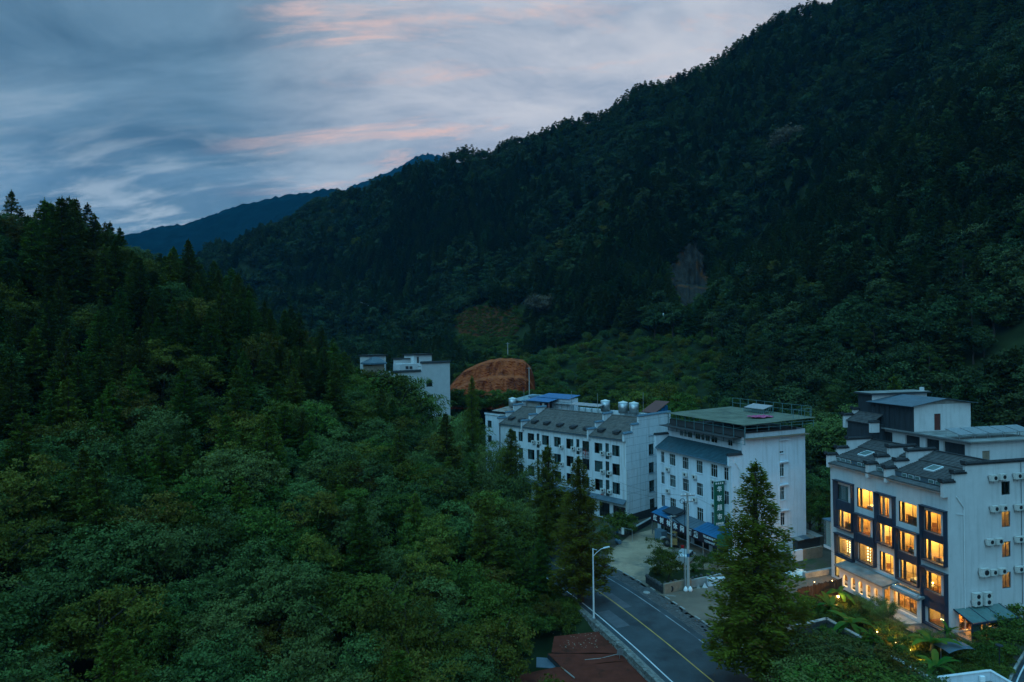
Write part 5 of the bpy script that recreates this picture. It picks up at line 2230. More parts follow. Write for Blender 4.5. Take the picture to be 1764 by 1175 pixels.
    po.box((-.9, gh[1][0] - .75, 0), (-.65, gh[1][0] - .4, 2.95), M_WALL_C)
    po.box((-.9, gh[0][0] - .45, 0), (-.65, gh[0][0] - .12, 2.95), M_WALL_C)
    po.box((-.9, gh[1][0] - .4, 0), (-.65, gh[0][0] - .45, .45), M_WALL_C)
    po.build('porch_wall', C)
    for q in arches[::2]:
        ld = bpy.data.lights.new('lamp_light', 'POINT')
        ld.energy = 260
        ld.color = LIT_WARM
        ld.shadow_soft_size = .1
        link('lamp_light', ld, C).location = (-.75, (q[0] + q[1]) / 2, zp - .5)
    rs = MB()
    rs.slab([(Xp - .45, sp0 - .5, zp + .22), (-.02, sp0 - .5, zp + .55), (-.02, sp1 + .4, zp + .55), (Xp - .45, sp1 + .4, zp + .22)], .2, M_CONC_ROOF)
    rs.slab([(-1.25, gh[1][0] - .85, zp + .12), (-.02, gh[1][0] - .85, zp + .35), (-.02, sp0 - .52, zp + .35), (-1.25, sp0 - .52, zp + .12)], .22, M_CONC_ROOF)
    rs.build('porch_roof', C)
    stp = MB()
    stp.box((-2.6, gh[1][0] - .8, -.05), (-.92, sp0 - .1, .16), M_CONC)
    stp.build('step', C)
    # far end: glazed bay and a narrow pale pier
    gb = MB()
    zb1, zb0 = fr(c4(100, 140))[1], fr(c4(100, 300))[1]
    gb.box((-.1, sL + .02, zb0 - .35), (1.6, sL + 1.3, zb0), M_WALL_C)
    gb.box((-.15, sL + .02, zb1), (1.6, sL + 1.35, zb1 + .18), M_TRIM_BLUE)
    gb.build('far_bay', C)
    gp = MB()
    gp.box((-.05, sL + .05, zb0), (-.02, sL + 1.25, zb1), M_GLASS)
    gp.build('bay_glass', C)
    q = link('curtain', curtain_mesh(1.1, zb1 - zb0, M_LINEN), C)
    q.location = (.2, sL + .08, zb0)
    ld = bpy.data.lights.new('lamp_light', 'POINT')
    ld.energy = 120
    ld.color = LIT_WARM
    lo = link('lamp_light', ld, C)
    lo.location = (.9, sL + .6, zb1 - .4)

    # eaves ledge and three tiled bays between stepped gables
    zl = zE + .35
    run = 6.1
    zR = zE + 2.75
    y_r0 = .35
    ya = fr(c3(640, 800))[0]         # gable between bay 2 and the narrow bay
    yb = fr(c3(485, 740))[0]
    eb = MB()
    eb.prism([(-.55, zE + .06), (-.50, zE - .06), (.0, zE - .24), (.0, zE + .22), (-.35, zE + .16)], 'y', .34, sL - .30, M_WALL_C)
    eb.build('eaves', C)
    lt = MB()
    lt.prism([(-.62, zE + .07), (-.6, zE + .22), (.3, zE + .42), (.3, zE + .25)], 'y', .36, sL - .32, M_TILE_C)
    lt.build('eaves_tiles', C)
    bays = [(.36, ya - .2), (ya + .2, yb - .2), (yb + .2, sL - .36)]
    for k, (p0, p1) in enumerate(bays):
        rb = MB()
        courses(rb, .55, zE + .95, run * .68, zE + 1.95, p0, p1, M_TILE_C, .30, .10, 20 + k)
        courses(rb, run * .68 - .25, zE + 2.02, run, zR + .12, p0, p1, M_TILE_C, .28, .10, 30 + k)
        rb.box((run - .1, p0, zR), (run + .25, p1, zR + .28), M_CAP)
        # back slope
        rb.quad((run + .1, p0, zR + .1), (run + .1, p1, zR + .1), (run + 1.6, p1, zE + 1.7), (run + 1.6, p0, zE + 1.7), M_TILE_C)
        rb.build('roof', C)
        # strip of little windows under the upper eaves
        n = max(2, int((p1 - p0) / .85))
        g = MB()
        g.box((.62, p0, zE + .40), (.70, p1, zE + .95), M_GREYMETAL)
        gw = g.build('clerestory_wall', C)
        for i in range(n):
            yy0 = p0 + (p1 - p0) * (i + .12) / n
            yy1 = p0 + (p1 - p0) * (i + .88) / n
            if i % 4 == 3 and n > 4:
                continue
            cw = MB()
            cw.box((.56, yy0, zE + .48), (.60, yy1, zE + .88), M_FRAME_WHITE)
            co = cw.build('clerestory_window', C)
            cg = MB()
            cg.box((.545, yy0 + .05, zE + .52), (.555, yy1 - .05, zE + .84), mat('pale_green_glass', (.10, .16, .15), .12, .2, 2, spec=.8))
            cg.build('pane', co)
        if k != 1:
            ym = (p0 + p1) / 2 + .4
            sk = MB()
            x0, x1 = 2.0, 3.4
            f = lambda x: zE + .95 + (x - .55) / (run * .68 - .55) * 1.0
            sk.slab([(x0, ym - .65, f(x0) + .20), (x1, ym - .65, f(x1) + .20), (x1, ym + .65, f(x1) + .20), (x0, ym + .65, f(x0) + .20)], .14, M_FRAME_WHITE)
            so = sk.build('skylight', C)
            sg = MB()
            sg.slab([(x0 + .1, ym - .55, f(x0 + .1) + .215), (x1 - .1, ym - .55, f(x1 - .1) + .215), (x1 - .1, ym + .55, f(x1 - .1) + .215), (x0 + .1, ym + .55, f(x0 + .1) + .215)], .01, mat('pale_green_glass', (.10, .16, .15), .12))
            sg.build('pane', so)
    st = [(-.60, .85, zE + 1.15), (.85, 2.5, zE + 1.95), (2.5, 6.4, zT + .25)]
    stepped(C, .16, [(-.60, .85, zE + 1.10), (.85, 2.3, zE + 1.95)], zE - .4, M_WALL_C, .34, True)
    stepped(C, .16, [(2.3, DEP, zT + .05)], zT - .5, M_WALL_C, .34, True)
    for yy in (ya, yb):
        stepped(C, yy, st, zE - .4, M_WALL_C, .36, True)
    stepped(C, sL - .18, st, zE - .4, M_WALL_C, .36, True)
    # side ledge and pipes
    pipe(C, [(1.0, -.06, zE - .4), (1.9, -.10, zE - 1.6), (1.9, -.10, .3)], .06)
    pipe(C, [(1.0, -.08, zE - 2.2), (2.0, -.10, zE - 2.3)], .035)
    pipe(C, [(sd(c3(1735, 800))[0], -.06, zT), (sd(c3(1735, 800))[0], -.06, 2.2)], .025, M_AC_DARK, 'cable')
    # flat roof behind
    fl_ = MB()
    fl_.box((run + .3, .4, zE + 1.0), (DEP, sL - .4, zE + 1.2), M_CONC_ROOF)
    fl_.build('flat_roof', C)

    # rear block on the roof with dark openings
    X8, zr = 8.0, 18.65
    zr = F.front(*c3(1000, 445), X=X8)[1]
    s_n = F.front(*c3(1320, 520), X=X8)[0]
    s_f = F.front(*c3(505, 380), X=X8)[0]
    rbk = MB()
    op = []
    for x0, x1 in ((540, 665), (770, 893), (942, 1056), (1090, 1270)):
        y_ = 430 + (x0 - 540) * .13
        op.append((F.front(*c3(x1, y_), X=X8)[0], F.front(*c3(x0, y_), X=X8)[0], zr - 2.5, zr - .35))
    wall(rbk, 'front', X8, s_n, s_f, zE + 1.2, zr, op, M_WALL_C, .25)
    wall(rbk, 'side', s_n, X8, 16, zE + 1.2, zr, [(9.6, 10.7, zE + 1.3, zE + 3.2)], M_WALL_C, .25)
    rbk.build('rear_block_wall', C)
    for o_ in op:
        d = MB()
        n = 7
        for i in range(n):
            a0 = o_[0] + (o_[1] - o_[0]) * i / n
            a1 = o_[0] + (o_[1] - o_[0]) * (i + 1) / n - .015
            d.box((X8 + .28, a0, o_[2]), (X8 + .33, a1, o_[3]), M_DARKMETAL)
        d.build('dark_shutter', C)
    dd = MB()
    dd.box((9.62, s_n + .1, zE + 1.3), (10.68, s_n + .16, zE + 3.18), M_TAN)
    dd.build('door', C)
    sl = MB()
    sl.box((X8 - .55, s_n - .5, zr), (17.5, s_f + .2, zr + .16), M_CONC_ROOF)
    sl.box((X8 - .62, s_n - .55, zr + .03), (X8 - .56, s_f + .2, zr + .22), M_STEEL)
    sl.build('roof_slab', C)
    # penthouse
    z2 = zr + .165
    sP = F.front(*c3(842, 400), X=X8)[0]
    sQ = F.front(*c3(500, 380), X=X8)[0]
    zq = z2 + 3.35
    XR = F.side(*c3(1320, 370), Y=sP)[0]
    pn = MB()
    dr = F.side(*c3(1015, 300), Y=sP)[0], F.side(*c3(1071, 300), Y=sP)[0]
    wall(pn, 'side', sP, X8 + .1, XR, z2, zq, [(dr[0], dr[1], z2 + .05, z2 + 2.15)], M_WALL_C, .2)
    pn.quad((XR, sP, z2), (XR, sQ, z2), (XR, sQ, zq), (XR, sP, zq), M_WALL_C)
    pn.build('penthouse_wall', C)
    d = MB()
    d.box((dr[0] + .02, sP + .1, z2 + .05), (dr[1] - .02, sP + .16, z2 + 2.14), M_DOORWOOD)
    d.build('penthouse_door', C)
    cl = MB()
    n = 16
    for i in range(n):
        a0 = sP + (sQ - sP) * i / n
        a1 = sP + (sQ - sP) * (i + 1) / n - .02
        cl.box((X8 - .02 - .03 * (i % 2), a0, z2 - .02), (X8 + .08, a1, zq - .15), M_DARKMETAL)
    cl.build('cladding', C)
    rf = MB()
    n = 10
    xr0, xr1, xm = X8 - .7, XR + .7, X8 + 4.6
    for i in range(18):
        a0 = sP - .5 + (sQ - sP + .9) * i / 18
        a1 = sP - .5 + (sQ - sP + .9) * (i + 1) / 18
        rf.slab([(xr0, a0, zq - .10), (xm, a0, zq + .75), (xm, a1 - .03, zq + .75), (xr0, a1 - .03, zq - .10)], .07, M_GREYMETAL)
        rf.slab([(xm, a0, zq + .75), (xr1, a0, zq + .05), (xr1, a1 - .03, zq + .05), (xm, a1 - .03, zq + .75)], .07, M_GREYMETAL)
    rf.build('penthouse_roof', C)
    gbl = MB()
    gbl.add([(X8 + .1, sP - .01, zq), (XR, sP - .01, zq), (xm, sP - .01, zq + .66)], [(0, 1, 2)], M_CONC)
    gbl.build('penthouse_gable', C)
    # taller block behind it
    tb = MB()
    sT0, sT1 = sQ + .1, F.front(*c3(380, 150), X=X8)[0]
    zt_ = F.front(*c3(480, 95), X=X8)[1]
    tb.box((X8, sT0, z2 - 3), (X8 + .05, sT1, zt_), M_DARKMETAL)
    tb.box((X8 + .05, sT0, z2 - 3), (X8 + 9, sT1, zt_), M_WALL_C)
    tb.build('tower_wall', C)
    tr_ = MB()
    tr_.box((X8 - .4, sT0 - .4, zt_), (X8 + 9.4, sT1 + .4, zt_ + .18), M_DARKMETAL)
    tr_.box((X8 - .3, sT0 - .3, zt_ + .18), (X8 + 9.3, sT1 + .3, zt_ + .24), M_CONC_ROOF)
    tr_.box((X8 + 8.2, sT0, zt_ + .24), (X8 + 8.6, sT0 + .4, zt_ + .75), M_WALL_C)
    tr_.build('tower_roof', C)
    # small far gable with tiles
    sg0, sg1 = F.front(*c3(505, 330), X=6.2)[0], F.front(*c3(285, 330), X=6.2)[0]
    zg = F.front(*c3(400, 320), X=6.2)[1]
    fg = MB()
    fg.box((6.2, sg0, zE), (9, sg1, zg - .2), M_DARKMETAL)
    fg.build('far_block', C)
    fr_ = MB()
    courses(fr_, 5.9, zg - .1, 8.4, zg + 1.3, sg0 + .2, sg1 - .2, M_TILE_C, .3, .09, 50)
    fr_.build('roof', C)
    stepped(C, sg1, [(5.7, 7.2, zg + .55), (7.2, 9.2, zg + 1.3)], zg - 1.1, M_WALL_C, .36, True)
    stepped(C, sg0, [(5.7, 7.0, zg + .1)], zg - 1.2, M_WALL_C, .36, False)

    # solar collectors over the flat roof
    so = thing('solar_collector', 'row of pale solar collector panels on the hotel roof', 'solar panel', F.w(0, 0, 0), F.rot)
    Xa, Ya = F.level(*c3(1170, 405), zr + 1.0)
    Xb, Yb = F.level(*c3(1735, 385), zr + 1.0)
    for i in range(5):
        p = MB()
        t0, t1 = i / 5, (i + .92) / 5
        xa, xb = Xa + (Xb - Xa + 2) * t0, Xa + (Xb - Xa + 2) * t1
        p.slab([(xa, Ya - .9, zr + .75), (xb, Ya - .9, zr + .75), (xb, Ya + 1.1, zr + 1.25), (xa, Ya + 1.1, zr + 1.25)], .07, M_STEEL)
        p.build('panel', so)
        l_ = MB()
        for x in (xa + .1, xb - .1):
            l_.box((x - .03, Ya - .8, zr + .16), (x + .03, Ya - .74, zr + .70), M_STEEL)
            l_.tube([(x, Ya + 1.0, zr + .16), (x, Ya + 1.0, zr + 1.18)], .03, M_STEEL, 4)
        l_.build('leg', so)
    ext = MB()
    ext.box((16, s_n - 3.4, zr - .35), (24, s_n + 6, zr - .2), M_CONC_ROOF)
    for k in range(4):
        ext.box((16.2 + k * 2.4, s_n - 3.3, zE + 1.2), (16.35 + k * 2.4, s_n - 3.15, zr - .35), M_STEEL)
    ext.build('roof_shelter', C)
    # tanks on the roof
    for i, (x, y, r) in enumerate(((1545, 575, .95), (1640, 570, .9))):
        z_ = zE + 1.5
        X_, Y_ = F.level(*c3(x, 628), z_)
        water_tank(F.w(X_, Y_, z_), r, 1.75, ('ribbed steel water tank nearest the roof door of the lit hotel', 'ribbed steel water tank half hidden behind its twin on the hotel roof')[i], 'water tanks on the hotel roof', True)
    z_ = zE + 1.25
    X_, Y_ = F.level(*c3(1440, 635), z_)
    hp = thing('heat_pump', 'dark blue boxy heat pump beside the ribbed roof tanks', 'heat pump', F.w(X_, Y_, z_), F.rot)
    q = MB()
    q.box((-.9, -.5, 0), (.9, .5, 1.15), M_FRAME_NAVY)
    q.build('casing', hp)
    for xx in (-.45, .45):
        q = MB()
        q.lathe([(.38, 1.152), (.38, 1.22), (.30, 1.23)], M_AC_DARK, (xx, 0, 0), 14)
        q.build('fan', hp)

    # air conditioners on the side wall
    g = 'air conditioners on the hotel side wall'
    rows = [('fourth-floor', [c3(1490, 812), c3(1565, 803), c3(1692, 795), c3(1757, 793)]), ('third-floor', [c3(1500, 1068), c3(1572, 1062), c3(1700, 1055), c3(1757, 1053)]),
            ('second-floor', [c4(1125, 289), c4(1182, 284), c4(1310, 271), c4(1352, 269)]), ('first-floor', [c4(1087, 490), c4(1145, 483), c4(1203, 475), c4(1312, 463), c4(1352, 461)])]
    for nm, ps in rows:
        for i, p in enumerate(ps):
            a, z_ = sd(p)
            big = nm == 'first-floor' and i == 0
            side = {4: ('outer of the pair before', 'inner of the pair before', 'inner of the pair beyond', 'outer of the pair beyond'), 5: ('largest of the three before', 'middle one of the three before', 'last of the three before', 'inner of the pair beyond', 'outer of the pair beyond')}[len(ps)][i]
            ac_unit(F, 'side', a, z_, 'cream hotel air conditioner, %s the %s side window' % (side, nm), g, size=(1.0, .36, .85) if big else (.85, .32, .62))
    for i, p in enumerate((c4(1040, 678), c4(1107, 672))):
        a, z_ = sd(p)
        ac_unit(F, 'side', a, z_, 'tall twin-fan air conditioner above the glass porch, %s' % ('nearer the street corner' if i == 0 else 'farther from the street corner'), 'tall units over the glass porch', size=(.95, .38, 1.35), fans=2)

    # glass porch on the side wall
    gx0, gx1 = sd(c4(905, 710))[0], sd(c4(1195, 690))[0]
    zg0 = sd(c4(1050, 690))[1]
    dp = 2.1
    g = thing('glass_porch', 'glass porch with green glass roof and drawn curtains on the hotel side', 'porch', F.w(0, 0, 0), F.rot)
    q = MB()
    for i in range(3):
        x0, x1 = gx0 + (gx1 - gx0) * i / 3 + .04, gx0 + (gx1 - gx0) * (i + 1) / 3 - .04
        gr = MB()
        gr.slab([(x0, -dp, zg0 - .55), (x1, -dp, zg0 - .55), (x1, -.03, zg0 + .05), (x0, -.03, zg0 + .05)], .02, mat('frosted_green_glass', (.09, .17, .16), .2, .2, 2, spec=.7))
        gr.build('roof_glass', g)
    for i in range(4):
        x = gx0 + (gx1 - gx0) * i / 3
        q.slab([(x - .04, -dp - .05, zg0 - .53), (x + .04, -dp - .05, zg0 - .53), (x + .04, -.02, zg0 + .09), (x - .04, -.02, zg0 + .09)], .12, M_FRAME_NAVY)
    q.box((gx0, -dp - .06, zg0 - .75), (gx1, -dp + .04, zg0 - .60), M_FRAME_NAVY)
    for x in (gx0 + .02, gx0 + (gx1 - gx0) / 3, gx0 + 2 * (gx1 - gx0) / 3, gx1 - .02):
        q.box((x - .05, -dp - .04, .1), (x + .05, -dp + .05, zg0 - .75), M_FRAME_NAVY)
    q.build('frame', g)
    for i in range(3):
        pp = MB()
        x0, x1 = gx0 + (gx1 - gx0) * i / 3 + .06, gx0 + (gx1 - gx0) * (i + 1) / 3 - .06
        pp.box((x0, -dp - .005, .12), (x1, -dp + .005, zg0 - .77), M_GLASS)
        pp.build('pane', g)
    for x0, w_ in ((gx0 + .1, 1.2), (gx0 + 1.55, .45), (gx1 - 1.5, 1.3)):
        c_ = link('curtain', curtain_mesh(w_, zg0 - .95, mat('grey_brown_sheer', (.22, .19, .16), .9, .3, 3, (6, 6, .2))), g)
        c_.rotation_euler = (0, 0, -math.pi / 2)
        c_.location = (x0, -dp + .2, .13)
    fl2 = MB()
    fl2.box((gx0, -dp, -.02), (gx1, -.01, .1), M_TAN)
    fl2.build('porch_floor', g)
    # the dining room behind
    rm = MB()
    x0, x1, y1 = .30, bay[1] + .6, gh[1][0] - .3
    rm.quad((x0, y1, .1), (x1, y1, .1), (x1, y1, 3.4), (x0, y1, 3.4), M_ROOM)
    rm.quad((x1, .25, .1), (x1, y1, .1), (x1, y1, 3.4), (x1, .25, 3.4), M_ROOM)
    rm.quad((x0, .25, 3.4), (x0, y1, 3.4), (x1, y1, 3.4), (x1, .25, 3.4), M_ROOM)
    rm.quad((x0, .25, .1), (x0, y1, .1), (x1, y1, .1), (x1, .25, .1), M_ROOMWOOD)
    ro = rm.build('dining_room', C)
    ld = bpy.data.lights.new('lamp_light', 'POINT')
    ld.energy = 900
    ld.color = LIT_WARM
    ld.shadow_soft_size = .2
    lo = link('lamp_light', ld, ro)
    lo.location = (3.4, 1.1, 2.7)
    tb_ = MB()
    tb_.box((bay[0] + .8, y1 - .14, 2.2), (bay[1] - .6, y1 - .04, 2.36), M_STRIP)
    tb_.build('tube_lamp', ro)
    for i in range(3):
        xx = bay[0] + .7 + i * 1.15
        nm = ('first', 'second', 'third')[i]
        table(F, xx, .9 + .3 * i, .12, '%s table from the street in the glass-porch dining room' % nm, .8, .8, 'porch dining tables')
        chair(F, xx - .1, .38 + .3 * i, .12, 'dark chair in front of the %s porch table' % nm, -1.5, M_DARK, 'porch dining chairs')
        chair(F, xx + .6, .9 + .3 * i, .12, 'dark chair behind the %s porch table' % nm, 0, M_DARK, 'porch dining chairs')
    # arched lit niche beside the porch
    ns = MB()
    ns.box((gx1 + .10, -.06, .1), (gx1 + .42, -.003, zg0 - .2), M_TAN)
    ns.build('door_niche', C)
    return C, F, sL, DEP, zE


C_OBJ, _, C_SL, C_DEP, C_ZE = build_C()

# ------------------------------------------------------------------ roof things on A
def on_roof_A():
    F = FA
    zf = A_ZR - .75
    for i, (x0, x1, yt, yb) in enumerate(((940, 1010, 140, 225), (1068, 1140, 150, 240), (1192, 1265, 160, 240))):
        zt = 20.0
        X, Y = F.level(*cA((x0 + x1) / 2, yb), zf + .2)
        X = min(max(X, 8.0), 11.5)
        D = F.w(X, Y, 0).y
        r = (x1 - x0) / 4.353 * D / FPX / 2
        water_tank(F.w(X, Y, zf + .35), r, 2.0, ('round steel water tank beside the long roof collector frame', 'round steel water tank standing between its two twins', 'round steel water tank nearest the rusty lean-to roof')[i], 'water tanks on the long inn')
    # collectors and their frames behind the ridge
    so = thing('roof_frame', 'long low frame of pale collectors behind the grey ridge', 'solar panel', F.w(0, 0, 0), F.rot)
    Y0 = F.front(*cA(940, 165), X=9.5)[0]
    Y1 = F.front(*cA(575, 160), X=9.5)[0]
    zt = F.front(*cA(760, 160), X=9.5)[1]
    n = 8
    for k in range(n):
        p = MB()
        a, b_ = Y0 + (Y1 - Y0) * k / n, Y0 + (Y1 - Y0) * (k + .94) / n
        p.slab([(8.6, a, zt), (10.4, a, zt + .35), (10.4, b_, zt + .35), (8.6, b_, zt)], .08, M_STEEL)
        p.build('panel', so)
    fr = MB()
    for k in range(n + 1):
        yy = Y0 + (Y1 - Y0) * k / n
        fr.box((8.65, yy - .03, zf), (8.71, yy + .03, zt - .09), M_TEAL_TRUSS)
        fr.tube([(8.68, yy, zf + .1), (8.68, yy + (Y1 - Y0) / n * .5, zt - .1)], .03, M_TEAL_TRUSS, 4)
        fr.box((10.3, yy - .03, zf), (10.36, yy + .03, zt + .25), M_TEAL_TRUSS)
    fr.build('frame', so)
    # blue canopies with washing
    cn = thing('blue_canopy', 'lower bright blue sheet canopy with washing beneath on the long inn', 'canopy', F.w(0, 0, 0), F.rot)
    zc = F.front(*cA(480, 125), X=7.5)[1]
    ya, yb = F.front(*cA(560, 130), X=7.5)[0], F.front(*cA(388, 125), X=7.5)[0]
    for k in range(5):
        a, b_ = ya + (yb - ya) * k / 5, ya + (yb - ya) * (k + 1) / 5 - .02
        p = MB()
        p.slab([(6.8, a, zc - .25), (10.5, a, zc + .35), (10.5, b_, zc + .35), (6.8, b_, zc - .25)], .05, M_BLUE_SHEET)
        p.build('roof_sheet', cn)
    for yy in (ya + .1, (ya + yb) / 2, yb - .1):
        p = MB()
        p.box((7.0, yy - .05, zf), (7.1, yy + .05, zc - .3), M_STEEL)
        p.build('post', cn)
    for k in range(5):
        w = thing('washing', '%s garment hung to dry under the lower blue canopy' % ('red', 'dark blue', 'white', 'dark red', 'grey')[k], 'washing', F.w(7.5, ya + .6 + k * .8, zc - 1.5), F.rot, 'washing under the blue canopy')
        q = MB()
        q.add([(0, -.22, 0), (.05, .22, 0), (.02, .30, .7), (0, .10, .95), (0, -.10, .95), (.03, -.30, .7), (.1, 0, .4)], [(0, 1, 6), (1, 2, 6), (2, 3, 6), (3, 4, 6), (4, 5, 6), (5, 0, 6)], [M_LETTER_RED, M_FRAME_NAVY, M_LINEN, M_DOORWOOD, M_CURTAIN][k])
        q.build('cloth', w)
    c2 = thing('blue_roofed_hut', 'white rooftop hut under a bright blue sheet roof', 'hut', F.w(0, 0, 0), F.rot)
    zc2 = F.front(*cA(600, 108), X=10.5)[1]
    yc, yd = F.front(*cA(712, 100), X=10.5)[0], F.front(*cA(580, 100), X=10.5)[0]
    ye = F.front(*cA(475, 98), X=10.5)[0]
    q = MB()
    q.box((10.0, yc, zf), (12.6, yd, zc2 - .05), M_WALL_B)
    q.build('wall', c2)
    for k in range(7):
        a, b_ = yc - .2 + (ye - yc) * k / 7, yc - .2 + (ye - yc) * (k + 1) / 7 - .02
        q = MB()
        q.slab([(9.6, a, zc2 - .05), (13.2, a, zc2 + .55), (13.2, b_, zc2 + .55), (9.6, b_, zc2 - .05)], .05, M_BLUE_SHEET)
        q.build('roof_sheet', c2)
    # lean-to with blue side and rusty roof at the far corner by the canopy
    ln = thing('lean_to', 'small lean-to with rusty red roof and blue sheet sides', 'lean-to', F.w(0, 0, 0), F.rot)
    X, Y = F.level(*cB(190, 122), zf + 1.6)
    X2, Y2 = F.level(*cB(345, 68), zf + 2.9)
    q = MB()
    q.slab([(9.0, .5, zf + 1.5), (13.5, .5, zf + 3.2), (13.5, 3.6, zf + 3.2), (9.0, 3.6, zf + 1.5)], .08, M_DOORWOOD)
    q.build('roof', ln)
    for k in range(3):
        q = MB()
        q.box((10.2 + k * 1.05, .8, zf), (11.2 + k * 1.05, .86, zf + 1.75 + .4 * k), M_BLUE_SHEET)
        q.build('side_sheet', ln)
    # aerial poles
    for x, yt, yb in ((718, 60, 195), (912, 75, 210), (360, 45, 130), (1254, 70, 165)):
        Y = F.front(*cA(x, yb), X=8.2)[0]
        z0, z1 = zf, F.front(*cA(x, yt), X=8.2)[1]
        p = thing('aerial_pole', 'thin steel aerial pole %s' % {718: 'between the blue hut and the collectors', 912: 'just before the first round tank', 360: 'beside the lower blue canopy', 1254: 'behind the third round tank'}[x], 'aerial', F.w(8.2, Y, z0), F.rot, 'aerial poles on the long inn')
        q = MB()
        q.tube([(0, 0, 0), (0, 0, z1 - z0)], .045, M_STEEL, 5)
        q.build('pole', p)
        q = MB()
        q.lathe([(.2, 0), (.2, .12)], M_CONC, n=8)
        q.build('base', p)


on_roof_A()


# ------------------------------------------------------------------ E: flat-roofed block at the far end of A
def build_E():
    F = FA
    E_ = thing('flat_roofed_block', 'white flat-roofed block joined to the far end of the long inn', 'building', F.w(0, A_SL + .3, 0), F.rot)
    W = F.front(*cA(82, 260), X=0)[0] - A_SL
    W = max(W, 4.5)
    H = F.front(*cA(130, 245), X=0)[1]
    b = MB()
    hs = [(W * .55, W * .55 + 1.3, H - 2.6 - k * 3.1, H - 1.1 - k * 3.1) for k in range(3)]
    wall(b, 'front', 0, 0, W, 0, H, hs, M_WALL_B, .2)
    b.quad((0, W, 0), (14, W, 0), (14, W, H), (0, W, H), M_WALL_B)
    b.quad((14, 0, 0), (14, W, 0), (14, W, H), (14, 0, H), M_WALL_B)
    b.box((0, 0, H), (14, W, H + .12), M_CONC_ROOF)
    b.build('wall', E_)
    for h in hs:
        window(E_, 'front', 0, *h, 'two', M_FRAME_DARK, .1, True, rw)
    p = MB()
    p.box((-.15, -.1, H + .12), (.12, W + .1, H + .55), M_WALL_B)
    p.box((-.2, -.12, H + .55), (.17, W + .12, H + .66), M_CAP)
    p.build('parapet', E_)
    # roof shacks beyond
    s = thing('roof_shack', 'roof shack under a patched rusty sheet roof beside the stepped gable', 'shack', F.w(0, A_SL + .3, 0), F.rot)
    zs = F.front(*cA(140, 190), X=4)[1]
    q = MB()
    q.box((3.5, .2, H + .12), (8, W, zs - .25), M_DARK)
    q.build('wall', s)
    for k in range(6):
        a, b_ = .0 + (W + 1) * k / 6, (W + 1) * (k + 1) / 6 - .03
        q = MB()
        q.slab([(2.6, a, zs - .3), (8.5, a, zs + .45), (8.5, b_, zs + .45), (2.6, b_, zs - .3)], .06, M_RUST)
        q.build('roof_sheet', s)
    s2 = thing('roof_shed', 'long roof shed with pale blue-green patched sheet roof', 'shed', F.w(0, A_SL - 1.0, 0), F.rot)
    zs2 = F.front(*cA(230, 105), X=9)[1]
    q = MB()
    q.box((7.5, -3.0, A_ZR - 1.0), (13, W + .5, zs2 - .3), M_CONC)
    q.build('wall', s2)
    for k in range(9):
        a, b_ = -3.8 + (W + 5) * k / 9, -3.8 + (W + 5) * (k + 1) / 9 - .03
        q = MB()
        q.slab([(7.0, a, zs2 - .25), (13.6, a, zs2 + .6), (13.6, b_, zs2 + .6), (7.0, b_, zs2 - .25)], .06, mat('pale_teal_sheet', (.16, .24, .25), .5, .35, 1.0))
        q.build('roof_sheet', s2)
    water_tank(F.w(6.5, A_SL + W * .75, zs + .2), .85, 1.7, 'pale plastic-lidded water tank beside the patched shed roof', 'water tanks on the long inn')
    g2 = thing('step_wall', 'short white stepped wall between the shacks and the tiled roof', 'wall', F.w(0, A_SL + .1, 0), F.rot)
    stepped(g2, .25, [(6.6, 8.6, A_ZR + .9), (8.6, 11.5, A_ZR + 1.7)], A_ZR - 1.5, M_WALL_B, .3, cm=M_TRIM_BLUE)


build_E()


# ------------------------------------------------------------------ D: the far white house above the trees
def c5(x, y):
    return 600 + x / 5.188, 590 + y / 5.188


